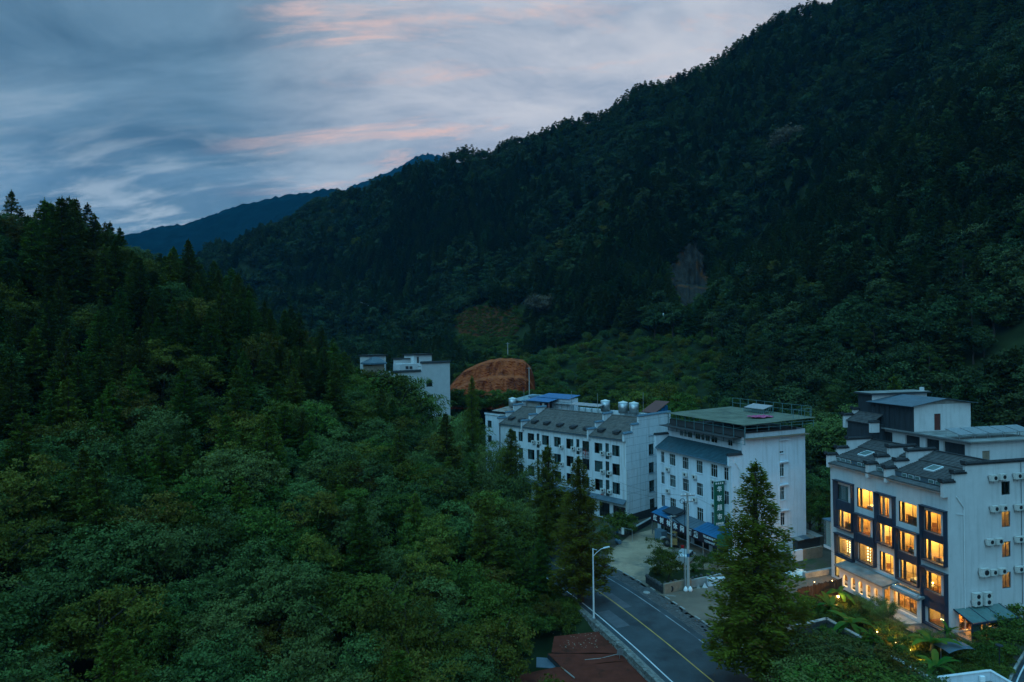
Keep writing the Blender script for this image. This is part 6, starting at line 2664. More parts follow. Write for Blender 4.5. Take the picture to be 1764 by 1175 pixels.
def build_D():
    o = at_depth(*c5(912, 600), 166)
    zb = hz1(o.x, o.y) - .3
    F = Frame((o.x, o.y, zb), (-.75, -.66))
    global FD
    FD = F
    # the gable wall faces the camera: local X runs along it to the left here, so use the side plane
    f2 = lambda x, y: F.front(*c5(x, y))
    D = thing('hillside_house', 'tall white house with black-capped stepped wall among the trees', 'building', F.o, F.rot)
    y1 = f2(488, 300)[0]
    ym = f2(655, 200)[0]
    zt, z2 = f2(790, 182)[1], f2(580, 262)[1]
    w = [f2(752, 340)[0], f2(698, 340)[0], f2(725, 395)[1], f2(725, 338)[1]]
    ws = [tuple(w), (w[0], w[1], w[2] - 3.6, w[3] - 3.6), (ym + .5, ym + 2.0, w[2] - 3.6, w[3] - 3.6)]
    b = MB()
    wall(b, 'front', 0, 0, ym, 0, zt, [ws[0], ws[1]], M_WALL_D, .2)
    wall(b, 'front', 0, ym, y1 + 3, 0, z2, [ws[2]], M_WALL_D, .2)
    b.quad((0, ym, z2), (9, ym, z2), (9, ym, zt), (0, ym, zt), M_WALL_D)
    b.quad((0, 0, 0), (9, 0, 0), (9, 0, zt), (0, 0, zt), M_WALL_D)
    b.quad((0, y1 + 3, 0), (9, y1 + 3, 0), (9, y1 + 3, z2), (0, y1 + 3, z2), M_WALL_D)
    b.quad((9, 0, 0), (9, y1 + 3, 0), (9, y1 + 3, z2), (9, 0, z2), M_WALL_D)
    b.box((.2, ym + .2, z2 - .9), (9, y1 + 3, z2 - .7), M_CONC_ROOF)
    b.box((.2, .2, zt - .9), (9, ym, zt - .7), M_CONC_ROOF)
    b.build('wall', D)
    for h in ws:
        window(D, 'front', 0, *h, 'half', M_FRAME_DARK, .1)
    c = MB()
    for a, q, z_ in ((-.15, ym + .2, zt), (ym + .25, y1 + 3.2, z2)):
        c.box((-.25, a, z_), (.45, q, z_ + .14), M_CAP)
        c.prism([(-.18, z_ + .14), (.38, z_ + .14), (.14, z_ + .5), (.06, z_ + .5)], 'y', a, q, M_CAP)
    c.build('coping', D)
    pipe(D, [(-.08, .4, zt - 5), (-.08, .4, 0)], .07)
    # upper rooms behind
    def block(x0, x1, y0, yb, X, dep, cap=True):
        a0, a1 = F.front(*c5(x1, y0), X=X)[0], F.front(*c5(x0, y0), X=X)[0]
        z1_ = F.front(*c5((x0 + x1) / 2, y0), X=X)[1]
        q = MB()
        q.box((X, a0, z2 - 1.0), (X + dep, a1, z1_), M_WALL_D)
        q.build('upper_room', D)
        if cap:
            q = MB()
            q.box((X - .35, a0 - .3, z1_), (X + dep + .3, a1 + .3, z1_ + .28), M_CAP)
            q.build('coping', D)
        return a0, a1, z1_
    block(458, 655, 190, 230, 1.6, 3.0, False)
    block(585, 745, 112, 185, 3.2, 4.5)
    block(478, 584, 150, 185, 5.0, 4.0)
    block(178, 335, 120, 180, 3.0, 4.0)
    q = MB()
    a0 = F.front(*c5(630, 150), X=3.17)
    q.box((3.14, a0[0], a0[1] - 1.6), (3.19, a0[0] + .55, a0[1] + .6), M_DARK)
    q.build('door', D)
    for x in (525, 560):
        a0 = F.front(*c5(x, 225), X=1.57)
        q = MB()
        q.box((1.54, a0[0] - .4, a0[1] - .35), (1.59, a0[0] + .4, a0[1] + .35), M_DARK)
        q.build('window', D)
    # blue hipped roof
    a0, a1 = F.front(*c5(335, 180), X=1.0)[0], F.front(*c5(190, 180), X=1.0)[0]
    zr0, zr1 = F.front(*c5(260, 182), X=1.0)[1], F.front(*c5(260, 130), X=1.0)[1]
    q = MB()
    am = (a0 + a1) / 2
    q.add([(.4, a0, zr0), (.4, a1, zr0), (5.4, a1, zr0), (5.4, a0, zr0), (2.0, am - .8, zr1), (2.0, am + .8, zr1)], [(0, 1, 5, 4), (1, 2, 5), (2, 3, 4, 5), (3, 0, 4)], M_GREYMETAL)
    q.box((.42, a0 + .02, zr0 - .35), (5.38, a1 - .02, zr0 - .01), M_TRIM_BLUE)
    q.box((.8, a0 + .5, zr0 - 2.5), (5.0, a1 - .5, zr0 - .36), M_TAN)
    q.build('hipped_roof', D)


build_D()


# ------------------------------------------------------------------ red-roofed shed below the road
def build_shed():
    z = -.45
    P = lambda u, v, zz=z: ground(u, v, zz)
    S = thing('red_roofed_shed', 'long shed with red-brown corrugated metal roof below the road', 'shed', (0, 0, 0))
    c6 = lambda x, y: (840 + x / 4.2725, 900 + y / 4.2725)

    def sheet_roof(name, quad, n, amp, mm, th=.03):
        """corrugations run from the first edge to the second"""
        a, b_, c, d = [Vector(q) for q in quad]
        rr = random.Random(9)
        vs, fs = [], []
        for i in range(n + 1):
            t = i / n
            p, q = a.lerp(d, t), b_.lerp(c, t)
            off = amp * (1 if i % 2 else -1) + rr.uniform(-.006, .006)
            for k in range(9):
                w = p.lerp(q, k / 8)
                vs.append((w.x, w.y, w.z + off - .05 * math.sin(k * .9) * t))
        for i in range(n):
            for k in range(8):
                fs.append((i * 9 + k, i * 9 + k + 1, (i + 1) * 9 + k + 1, (i + 1) * 9 + k))
        mb = MB()
        mb.add(vs, fs, mm)
        return mb.build(name, S)
    A_, B_ = P(*c6(490, 838), z + .35), P(*c6(830, 800), z)
    C_, D_ = P(*c6(1060, 1000), z), P(*c6(545, 1060), z + .2)
    M_, N_ = P(*c6(430, 950), z), P(*c6(505, 950), z)
    sheet_roof('roof_sheet', [A_, B_, P(*c6(985, 962), z), P(*c6(470, 955), z + .25)], 44, .035, M_RED_ROOF)
    z2 = z - .05
    sheet_roof('roof_sheet', [P(*c6(440, 962), z + .2), P(*c6(985, 968), z2), P(*c6(1060, 1012), z2), P(*c6(540, 1062), z2 + .15)], 20, .035, M_RED_ROOF)
    sheet_roof('roof_sheet', [P(*c6(500, 1066), z2 + .1), P(*c6(1062, 1015), z2 - .1), P(*c6(1290, 1290), z2 - .1), P(*c6(300, 1370), z2 + .1)], 70, .035, M_RED_ROOF)
    sheet_roof('roof_sheet', [P(*c6(165, 1135), z - .5), P(*c6(505, 1062), z - .15), P(*c6(480, 1290), z - .15), P(*c6(60, 1380), z - .5)], 48, .035, M_RED_ROOF)
    rid = MB()
    a, b_ = P(*c6(540, 1065), z + .10), P(*c6(640, 1145), z + .08)
    rid.tube([a, (a + b_) / 2, b_], .07, M_RUST, 6)
    rid.build('ridge_strip', S)
    sm = MB()
    a, m_, b_ = P(*c6(715, 1010), z + .05), P(*c6(830, 1000), z + .05), P(*c6(985, 962), z + .05)
    sm.tube([a, m_, b_], .03, M_CONC, 5)
    sm.build('mortar_seam', S)
    w = MB()
    for p, q in ((A_, B_), (A_, P(*c6(470, 955), z + .25)), (P(*c6(440, 962), z + .2), P(*c6(540, 1062), z2 + .15)), (P(*c6(165, 1135), z - .5), P(*c6(505, 1062), z - .15))):
        w.quad((p.x, p.y, -6), (q.x, q.y, -6), (q.x, q.y, q.z - .06), (p.x, p.y, p.z - .06), M_DARK)
    w.build('wall', S)
    pn = MB()
    g = P(*c6(430, 1030), z - .3)
    pn.slab([(g.x - 1.0, g.y - 1.0, z - .25), (g.x + .9, g.y - 1.1, z - .35), (g.x + .7, g.y + .9, z - .35), (g.x - .9, g.y + 1.0, z - .25)], .05, M_GREYMETAL)
    pn.build('skylight_sheet', S)
    # leaves fallen on the roof
    lv = MB()
    rr = random.Random(5)
    for k in range(70):
        u, v = c6(480 + rr.random() * 330, 815 + rr.random() * 110)
        q = P(u, v, z + .22)
        s = rr.uniform(.05, .10)
        lv.add([(q.x - s, q.y, q.z), (q.x, q.y - s * .6, q.z + .01), (q.x + s, q.y, q.z), (q.x, q.y + s * .6, q.z + .02)], [(0, 1, 2, 3)], M_TAN)
    tag(lv.build('fallen_leaves'), 'dry leaves fallen on the red-brown roof', 'leaves', kind='stuff')
    # small sign plate at the roof's road side
    g = ground(*c6(1006, 960), 0)
    sp = thing('sign_plate', 'small weathered metal plate on a post by the stone wall', 'sign', (g.x - .5, g.y - .2, -.6))
    q = MB()
    q.tube([(0, 0, 0), (0, 0, 1.0)], .03, M_STEEL, 5)
    q.build('post', sp)
    q = MB()
    q.prism([(-.28, .5), (.28, .5), (.30, 1.0), (.1, 1.2), (-.22, 1.05)], 'y', -.05, -.02, M_STEEL)
    q.build('plate', sp)


build_shed()


# ------------------------------------------------------------------ poles, lamp, cables
def street_lamp():
    g = ground(1023, 1068)
    o = thing('street_lamp', 'tall pale steel street lamp with one curved arm by the retaining wall', 'street lamp', (g.x, g.y, 0))
    D = g.y
    zt = CAM_H - (945 - 586) * D / FPX
    p = MB()
    p.tube([(0, 0, -.1), (0, 0, 1.2), (0, 0, zt)], [.11, .10, .065], M_FRAME_WHITE, 8)
    p.build('pole', o)
    b = MB()
    b.lathe([(.2, 0), (.2, .25), (.13, .32)], M_STEEL, n=10)
    b.build('base', o)
    a = MB()
    L = 22 / FPX * D
    a.tube([(0, 0, zt - .9), (L * .25, -.1, zt - .45), (L * .6, -.25, zt + .0), (L * .85, -.32, zt + .14)], .04, M_FRAME_WHITE, 6)
    a.tube([(0, 0, zt - .05), (L * .3, -.1, zt - .15)], .03, M_FRAME_WHITE, 5)
    a.build('arm', o)
    h = MB()
    h.prism([(L * .78, zt + .09), (L * 1.28, zt + .24), (L * 1.26, zt + .32), (L * .78, zt + .19)], 'y', -.44, -.22, M_FRAME_WHITE)
    h.build('lamp_head', o)


street_lamp()


def cable(pts, label, sag=0.6, r=.018, group=None):
    P = [Vector(p) for p in pts]
    path = []
    for a, b in zip(P, P[1:]):
        for k in range(9):
            t = k / 8
            q = a.lerp(b, t)
            q.z -= sag * 4 * t * (1 - t)
            path.append(q)
    m = MB()
    m.tube(path, r, M_RUBBER, 4)
    return tag(m.build('overhead_cable'), label, 'cable', group)


def utility_poles():
    g = ground(1186, 1016)
    D = g.y
    zt = CAM_H - (850 - 584) * D / FPX
    o = thing('utility_pole', 'tall concrete utility pole with blue band before the white inn', 'utility pole', (g.x, g.y, 0), .2)
    p = MB()
    p.tube([(0, 0, -.3), (0, 0, zt)], [.19, .12], M_POLE, 9)
    p.build('pole', o)
    b = MB()
    b.lathe([(.178, 4.1), (.176, 4.5)], M_BLUE_SHEET, n=10)
    b.build('band', o)
    for k, (z_, L) in enumerate(((zt - .25, .95), (zt - 1.0, .7))):
        c = MB()
        c.box((-L, -.18, z_ - .05), (L, -.10, z_ + .05), M_STEEL)
        co = c.build('crossarm', o)
        for x in (-L + .08, -L * .35, L * .35, L - .08):
            i = MB()
            i.lathe([(.05, z_ + .05), (.07, z_ + .12), (.04, z_ + .18), (.06, z_ + .25), (.02, z_ + .30)], M_LETTER, (x, -.14, 0), 8)
            i.build('insulator', co)
    cl = MB()
    for k in range(3):
        ring = [(-.8 + .32 * math.cos(t * .5 + k), -.25 - .03 * k, zt - .85 + .30 * math.sin(t * .5 + k)) for t in range(14)]
        cl.tube(ring, .025, M_RUBBER, 4)
    cl.build('cable_coil', o)
    cd = MB()
    cd.tube([(-.33, .05, -.1), (-.33, .05, 3.5)], .07, M_POLE, 7)
    cd.tube([(-.52, .0, -.1), (-.52, .0, 3.3)], .05, M_STEEL, 6)
    cd.tube([(-.5, 0, 3.3), (-.42, -.05, zt - 1)], .03, M_RUBBER, 5)
    cd.build('conduit', o)
    for k, dx in enumerate((-.35, .22)):
        s = thing('sandbag', 'white sack slumped against the foot of the concrete pole, %s' % ('road end' if k == 0 else 'yard end'), 'sack', (g.x + dx - .1, g.y - .42, 0), .3 * k, 'white sacks at the pole foot')
        m = MB()
        m.lathe([(.22, 0), (.27, .12), (.24, .30), (.14, .48), (.03, .60)], M_LETTER, n=9)
        m.build('sack', s)
    # smaller T-shaped pole by the awning
    g2 = ground(1157, 950)
    D2 = g2.y
    zt2 = CAM_H - (888 - 584) * D2 / FPX
    o2 = thing('service_pole', 'shorter pole with a T-shaped crossarm before the plum sign', 'utility pole', (g2.x, g2.y, 0), .25)
    p = MB()
    p.tube([(0, 0, -.2), (0, 0, zt2)], [.13, .10], M_POLE, 8)
    p.build('pole', o2)
    c = MB()
    c.box((-.75, -.16, zt2 - .14), (.75, -.08, zt2 - .04), M_POLE)
    c.tube([(-.5, -.12, zt2 - .14), (-.1, -.1, zt2 - .9), (.15, -.12, zt2 - .9)], .03, M_LETTER, 5)
    c.build('crossarm', o2)
    top = Vector((g.x, g.y, zt))
    t2 = Vector((g2.x, g2.y, zt2 - .1))
    e = FB.w(-2.9, -1.0, 2.6)
    for k in range(4):
        cable([t2 + Vector((.1 * k, 0, -.12 * k)), e + Vector((.2 * k, -.3 * k, -.25 * k))], 'one of several black cables slung under the plum sign', .25, .022, 'cables under the plum sign')
    cable([top + Vector((-.8, -.1, -.2)), FA.w(-.3, 2.0, 7.0)], 'thin cable from the concrete pole to the long inn', .5, .012)
    cable([top + Vector((-.6, -.1, -.9)), FA.w(-.3, 9.0, 6.5)], 'lower thin cable from the pole towards the far shops', .6, .012)
    cable([top + Vector((.6, -.1, -.3)), top + Vector((14, -25, -1.5))], 'thin cable from the concrete pole over the forecourt', .9, .012)
    # poles on the hillside
    for u, v0, v1, D_, lab in ((875, 590, 622, 200, 'thin pole standing on top of the orange cut bank'), (912, 632, 690, 170, 'grey pole at the edge of the orange cut bank'), (1143, 612, 640, 225, 'short pole among the terrace bushes')):
        a, b_ = at_depth(u, v0, D_), at_depth(u, v1, D_)
        o3 = thing('hillside_pole', lab, 'utility pole', (b_.x, b_.y, b_.z - 1.5))
        m = MB()
        m.tube([(0, 0, 0), (0, 0, a.z - b_.z + 1.5)], [.14, .09], M_POLE, 7)
        m.build('pole', o3)
        m = MB()
        m.box((-.6, -.1, a.z - b_.z + 1.1), (.6, -.04, a.z - b_.z + 1.18), M_STEEL)
        m.build('crossarm', o3)
    cable([at_depth(875, 592, 200), at_depth(1143, 614, 225)], 'long thin wire across the foot of the mountain', 2.0, .03)
    cable([at_depth(875, 593, 200), at_depth(1420, 585, 200)], 'second thin wire across the foot of the mountain', 2.5, .025)
    # telecom mast on the slope
    for k, (u, D_) in enumerate(((1143, 236), (1159, 236), (1164, 238))):
        a, b_ = at_depth(u, 538, D_), at_depth(u, 572, D_)
        o4 = thing('telecom_mast', ('white-topped telecom mast, lone one of the cluster below the rock scar', 'white-topped telecom mast, taller one of the close pair below the rock scar', 'bare thin telecom mast of the close pair below the rock scar')[k], 'mast', (b_.x, b_.y, b_.z - 5))
        m = MB()
        m.tube([(0, 0, 0), (0, 0, a.z - b_.z + 5)], .09, M_TEAL_TRUSS, 5)
        m.build('pole', o4)
        if k < 2:
            m = MB()
            m.tube([(.0, -.2, a.z - b_.z + 2.6), (.0, -.2, a.z - b_.z + 4.6)], .26, M_LETTER, 8)
            m.build('antenna', o4)


utility_poles()


# ------------------------------------------------------------------ yard things
def van():
    g = ground(1186, 972)
    o = thing('van', 'silver minivan parked behind the round bush', 'van', (g.x - .2, g.y + .6, 0), FB.rot + R(35))
    M_BODY = mat('silver_car_paint', (.42, .43, .43), .35, .08, 3, metal=.3, spec=.6)
    b = MB()
    prof = [(-2.15, .35), (2.1, .35), (2.2, .62), (2.12, .95), (1.35, 1.08), (.65, 1.72), (-1.95, 1.78), (-2.15, 1.5), (-2.2, .8)]
    b.prism(prof, 'y', -.80, .80, M_BODY)
    body = b.build('body', o)
    mod = body.modifiers.new('round', 'BEVEL')
    mod.width = .10
    mod.segments = 3
    w = MB()
    for s in (-1, 1):
        for x0, x1 in ((-1.85, -1.0), (-.92, -.12), (-.04, .78)):
            xb = min(x1, .60)
            w.add([(x0, s * .806, 1.12), (x1 + .2 if x1 > .5 else x1, s * .806, 1.12), (xb, s * .806, 1.60), (x0, s * .806, 1.62)], [(0, 1, 2, 3)], M_AC_DARK)
    w.build('side_window', o)
    w = MB()
    w.add([(1.33, -.68, 1.14), (1.33, .68, 1.14), (.74, .62, 1.66), (.74, -.62, 1.66)], [(0, 1, 2, 3)], M_AC_DARK)
    w.build('windscreen', o)
    for s in (-1, 1):
        h = MB()
        h.box((2.10, s * .55 - .16, .70), (2.20, s * .55 + .16, .88), M_LETTER)
        h.build('headlight', o)
        for x in (-1.4, 1.4):
            t = MB()
            t.tube([(x, s * .66, .32), (x, s * .84, .32)], .33, M_RUBBER, 14)
            wo = t.build('wheel', o)
            r = MB()
            r.tube([(x, s * .835, .32), (x, s * .85, .32)], .19, M_STEEL, 10)
            r.build('rim', wo)


van()


def yard_things():
    F = FB
    # raised bed with its walls
    bed_ = thing('planter', 'raised bed edged with dark stone and tan plaster beside the forecourt', 'planter', (0, 0, 0))
    P = [ground(u, v) for u, v in ((1114, 1004), (1142, 1022), (1190, 1012), (1246, 1000), (1258, 990), (1205, 988), (1120, 990))]
    s = MB()
    s.add([(p.x, p.y, .55) for p in P], [tuple(range(len(P)))], M_SOIL)
    s.build('soil', bed_)

    def seg(a, b_, h, mm, th=.28, name='edge_wall'):
        d = (b_ - a)
        M = Matrix.Translation(a) @ Matrix.Rotation(math.atan2(d.y, d.x), 4, 'Z')
        m = MB()
        m.box((0, -th / 2, -.1), (d.length, th / 2, h), mm, M)
        return m.build(name, bed_)
    seg(P[0], P[1], .8, M_PLINTH)
    seg(P[1] + Vector((.1, -.1, 0)), P[2], 1.15, M_TAN, name='plaster_wall')
    seg(P[2], P[3], .95, M_CONC)
    seg(P[3], P[4], .7, M_PLINTH)
    # heaped dark stones in line along the bed's rim
    rr = random.Random(2)
    for i in range(24):
        t = i / 23
        q = P[0].lerp(P[1], min(1, t * 2)) if t < .5 else P[1].lerp(P[3], (t - .5) * 2)
        m = MB()
        r = rr.uniform(.16, .28)
        m.lathe([(r * .7, -.1), (r, .05), (r * .8, .18), (r * .3, .26)], M_BRICKDARK, n=6)
        o = m.build('stone', bed_)
        o.location = (q.x + rr.uniform(-.1, .1), q.y + .25 + rr.uniform(-.1, .1), .8 if t < .5 else 1.0)
        o.rotation_euler = (rr.uniform(-.3, .3), rr.uniform(-.3, .3), rr.uniform(0, 3))
    g = ground(1153, 1019)
    t = thing('tyre', 'old black tyre leaning on the tan plaster wall', 'tyre', (g.x, g.y - .15, .42), 0)
    m = MB()
    ring = [(.36 * math.cos(2 * math.pi * k / 16), -.05, .36 * math.sin(2 * math.pi * k / 16)) for k in range(17)]
    m.tube(ring, .12, M_RUBBER, 7)
    m.build('tyre_ring', t)
    # white block bench and rubble
    g = ground(1236, 1010)
    bl = thing('white_plinth', 'long low white painted block with a grey panel on the forecourt', 'plinth', (g.x, g.y + .4, 0), .12)
    m = MB()
    m.box((-1.15, -.3, 0), (1.15, .3, .80), M_WALL_B)
    m.box((-1.2, -.34, .80), (1.2, .34, .90), M_WALL_C)
    m.build('block', bl)
    m = MB()
    m.box((-.05, -.315, .12), (.95, -.303, .6), M_CONC)
    m.build('panel', bl)
    for k, (u, v, s) in enumerate(((1214, 1012, .35), (1203, 1013, .25), (1197, 1010, .22))):
        g = ground(u, v)
        m = MB()
        m.add([(-s, -s * .6, 0), (s, -s * .5, 0), (s * .8, s * .6, 0), (-s * .7, s * .5, 0), (.0, 0, s * 1.7)], [(0, 1, 4), (1, 2, 4), (2, 3, 4), (3, 0, 4), (3, 2, 1, 0)], M_WALL_C if k == 0 else M_CONC)
        o = tag(m.build('rubble_block'), ('pointed white slab leaning beside the white block', 'grey rubble lump beside the pointed slab', 'grey rubble lump nearest the concrete pole')[k], 'rubble')
        o.location = (g.x, g.y, 0)
    # manhole cover in the shoulder
    g = ground(1114, 1021)
    m = MB()
    m.lathe([(.42, 0), (.42, .05), (.36, .06)], M_CONC, n=16)
    o = tag(m.build('manhole_cover'), 'pale round manhole cover in the dark shoulder', 'manhole cover')
    o.location = (g.x, g.y, .005)
    # yard clutter under the awning
    g = ground(1140, 934)
    cb = thing('grey_cabinet', 'grey metal cabinet under the awning by the loader', 'cabinet', (g.x, g.y + .6, 0), F.rot)
    m = MB()
    m.box((-.5, -.9, 0), (.5, .9, 1.7), M_GREYMETAL)
    m.build('casing', cb)
    m = MB()
    m.box((-.53, -.86, .08), (-.505, -.02, 1.62), M_TRIM_BLUE)
    m.build('door', cb)
    m = MB()
    m.box((-.53, .02, .08), (-.505, .86, 1.62), M_TRIM_BLUE)
    m.build('door', cb)
    for k, (u, v) in enumerate(((1144, 940), (1149, 942))):
        g = ground(u, v)
        t = thing('truck_tyre', 'big grey tyre propped upright by the loader, %s' % ('cabinet side' if k == 0 else 'loader side'), 'tyre', (g.x, g.y, .72), F.rot + .6, 'big tyres by the loader')
        m = MB()
        ring = [(0, .5 * math.cos(2 * math.pi * j / 18), .5 * math.sin(2 * math.pi * j / 18)) for j in range(19)]
        m.tube(ring, .2, M_CONC if k == 0 else M_RUBBER, 7)
        m.build('tyre_ring', t)
    g = ground(1164, 944)
    ld = thing('loader', 'small dusty yellow-brown loader parked under the awning', 'loader', (g.x, g.y + 1.0, 0), F.rot + .9)
    my = mat('dusty_yellow_paint', (.26, .15, .05), .7, .4, 2)
    m = MB()
    m.prism([(-1.2, .5), (1.0, .5), (1.2, .9), (.4, 1.1), (-1.1, 1.25)], 'y', -.5, .5, my)
    m.build('body', ld)
    m = MB()
    for x, y in ((-.3, -.4), (-.3, .4), (.4, -.4), (.4, .4)):
        m.box((x - .04, y - .04, 1.1), (x + .04, y + .04, 2.0), my)
    m.box((-.45, -.5, 2.0), (.55, .5, 2.08), my)
    m.build('cab_frame', ld)
    m = MB()
    m.tube([(1.0, -.35, .9), (1.7, -.35, 1.0), (2.1, -.35, .4)], .07, my, 5)
    m.tube([(1.0, .35, .9), (1.7, .35, 1.0), (2.1, .35, .4)], .07, my, 5)
    m.build('arm', ld)
    m = MB()
    m.prism([(2.05, .1), (2.6, .1), (2.7, .3), (2.1, .65)], 'y', -.7, .7, my)
    m.build('bucket', ld)
    for x in (-.8, .7):
        for y in (-.62, .62):
            m = MB()
            m.tube([(x, y - .12, .42), (x, y + .12, .42)], .42, M_RUBBER, 12)
            m.build('wheel', ld)
    g = ground(1176, 946)
    bk = thing('red_bucket', 'bright red plastic bucket under the awning', 'bucket', (g.x, g.y, 0))
    m = MB()
    m.lathe([(.22, 0), (.30, .5), (.32, .52)], mat('red_plastic', (.45, .02, .02), .5, .1), n=12)
    m.build('pail', bk)
    # things by the long inn: drying rack, barrel
    g = ground(1075, 930)
    rk = thing('drying_rack', 'line of washing between two posts beside the bushy corner', 'washing line', (g.x, g.y, 0), FA.rot + math.pi / 2)
    m = MB()
    for x in (-1.6, 1.6):
        m.tube([(x, 0, 0), (x, 0, 1.9)], .04, M_STEEL, 5)
    m.tube([(-1.6, 0, 1.85), (1.6, 0, 1.85)], .02, M_STEEL, 4)
    m.build('line', rk)
    for k, (x, mm, lb) in enumerate(((.2, M_LINEN, 'white'), (.75, M_CURTAIN, 'grey-white'), (1.25, M_BLUE_SHEET, 'bright blue'))):
        w = thing('washing', '%s cloth hung on the washing line by the long inn' % lb, 'washing', (g.x, g.y, 0), FA.rot + math.pi / 2, 'washing by the long inn')
        m = MB()
        m.add([(x - .22, -.03, .8), (x + .22, .05, .75), (x + .24, 0, 1.83), (x - .24, 0, 1.83)], [(0, 1, 2, 3)], mm)
        m.add([(x - .22, .05, .9), (x + .22, .12, .85), (x + .24, .02, 1.84), (x - .24, .02, 1.84)], [(0, 1, 2, 3)], mm)
        m.build('cloth', w)
    g = ground(1071, 935)
    br = thing('barrel', 'grey-blue barrel lying on its side by the washing line', 'barrel', (g.x - .6, g.y - .4, .35), FA.rot + 1.2)
    m = MB()
    m.tube([(-.55, 0, 0), (-.5, 0, 0), (.5, 0, 0), (.55, 0, 0)], [.28, .32, .32, .28], M_TRIM_BLUE, 12)
    m.build('drum', br)
    # low dark wall along the yard's far edge
    a, b_ = ground(1086, 921), ground(1126, 898)
    d = b_ - a
    M = Matrix.Translation(a) @ Matrix.Rotation(math.atan2(d.y, d.x), 4, 'Z')
    m = MB()
    m.box((0, -.15, -.1), (d.length, .15, .8), M_PLINTH, M)
    m.box((-.02, -.2, .8), (d.length + .02, .2, .88), M_CONC, M)
    tag(m.build('yard_wall'), 'low dark wall with pale coping below the long inn', 'wall')
    # clutter between the white inn and the hotel
    a, b_ = ground(1364, 968), ground(1416, 958)
    d = b_ - a
    M = Matrix.Translation(a) @ Matrix.Rotation(math.atan2(d.y, d.x), 4, 'Z')
    m = MB()
    m.box((0, -.15, -.1), (d.length * .34, .15, 1.5), M_WALL_B, M)
    tag(m.build('garden_wall'), 'short pale wall behind the redwood beside the inn', 'wall')
    m = MB()
    m.box((d.length * .35, -.14, -.1), (d.length, .14, 1.45), M_TAN, M)
    tag(m.build('garden_wall'), 'short tan wall between the inn and the hotel', 'wall')
    a, b_ = ground(1385, 996), ground(1440, 986)
    d = b_ - a
    M = Matrix.Translation(a) @ Matrix.Rotation(math.atan2(d.y, d.x), 4, 'Z')
    m = MB()
    m.box((0, -.25, -.1), (d.length, .25, .7), M_CONC, M)
    tag(m.build('garden_wall'), 'long low concrete kerb wall behind the dark board fence', 'wall')
    g = ground(1374, 990)
    tp = thing('tarpaulin_heap', 'crumpled white tarpaulin heaped on the concrete behind the redwood', 'tarpaulin', (g.x, g.y, 0))
    vs, fs = [], []
    n = 12
    rr = random.Random(4)
    for i in range(n + 1):
        for j in range(n + 1):
            x, y = (i / n - .5) * 2.6, (j / n - .5) * 2.0
            h = max(0, 1 - (x / 1.3) ** 2 - (y / 1.0) ** 2)
            vs.append((x + rr.uniform(-.06, .06), y + rr.uniform(-.06, .06), .55 * h ** .6 + (rr.uniform(0, .22) if h > .05 else 0)))
    for i in range(n):
        for j in range(n):
            fs.append((i * (n + 1) + j, (i + 1) * (n + 1) + j, (i + 1) * (n + 1) + j + 1, i * (n + 1) + j + 1))
    m = MB()
    m.add(vs, fs, M_LINEN)
    m.build('sheet', tp)
    # low roof scrap by the inn's corner
    g = ground(1385, 948)
    sr_ = thing('scrap_shed', 'low scrap shed with pale patched sheet roof beyond the redwood', 'shed', (g.x, g.y + 1.5, 0), FB.rot)
    m = MB()
    m.box((-2, -1.5, 0), (2.5, 1.5, 1.7), M_DARK)
    m.build('wall', sr_)
    for k in range(4):
        m = MB()
        x0 = -2.3 + k * 1.25
        m.slab([(x0, -1.9, 1.75 + .05 * (k % 2)), (x0 + 1.22, -1.9, 1.78 + .05 * (k % 2)), (x0 + 1.22, 1.8, 2.2), (x0, 1.8, 2.2)], .05, (M_CONC, M_GREYMETAL, M_RUST, M_CONC)[k])
        m.build('roof_sheet', sr_)


yard_things()


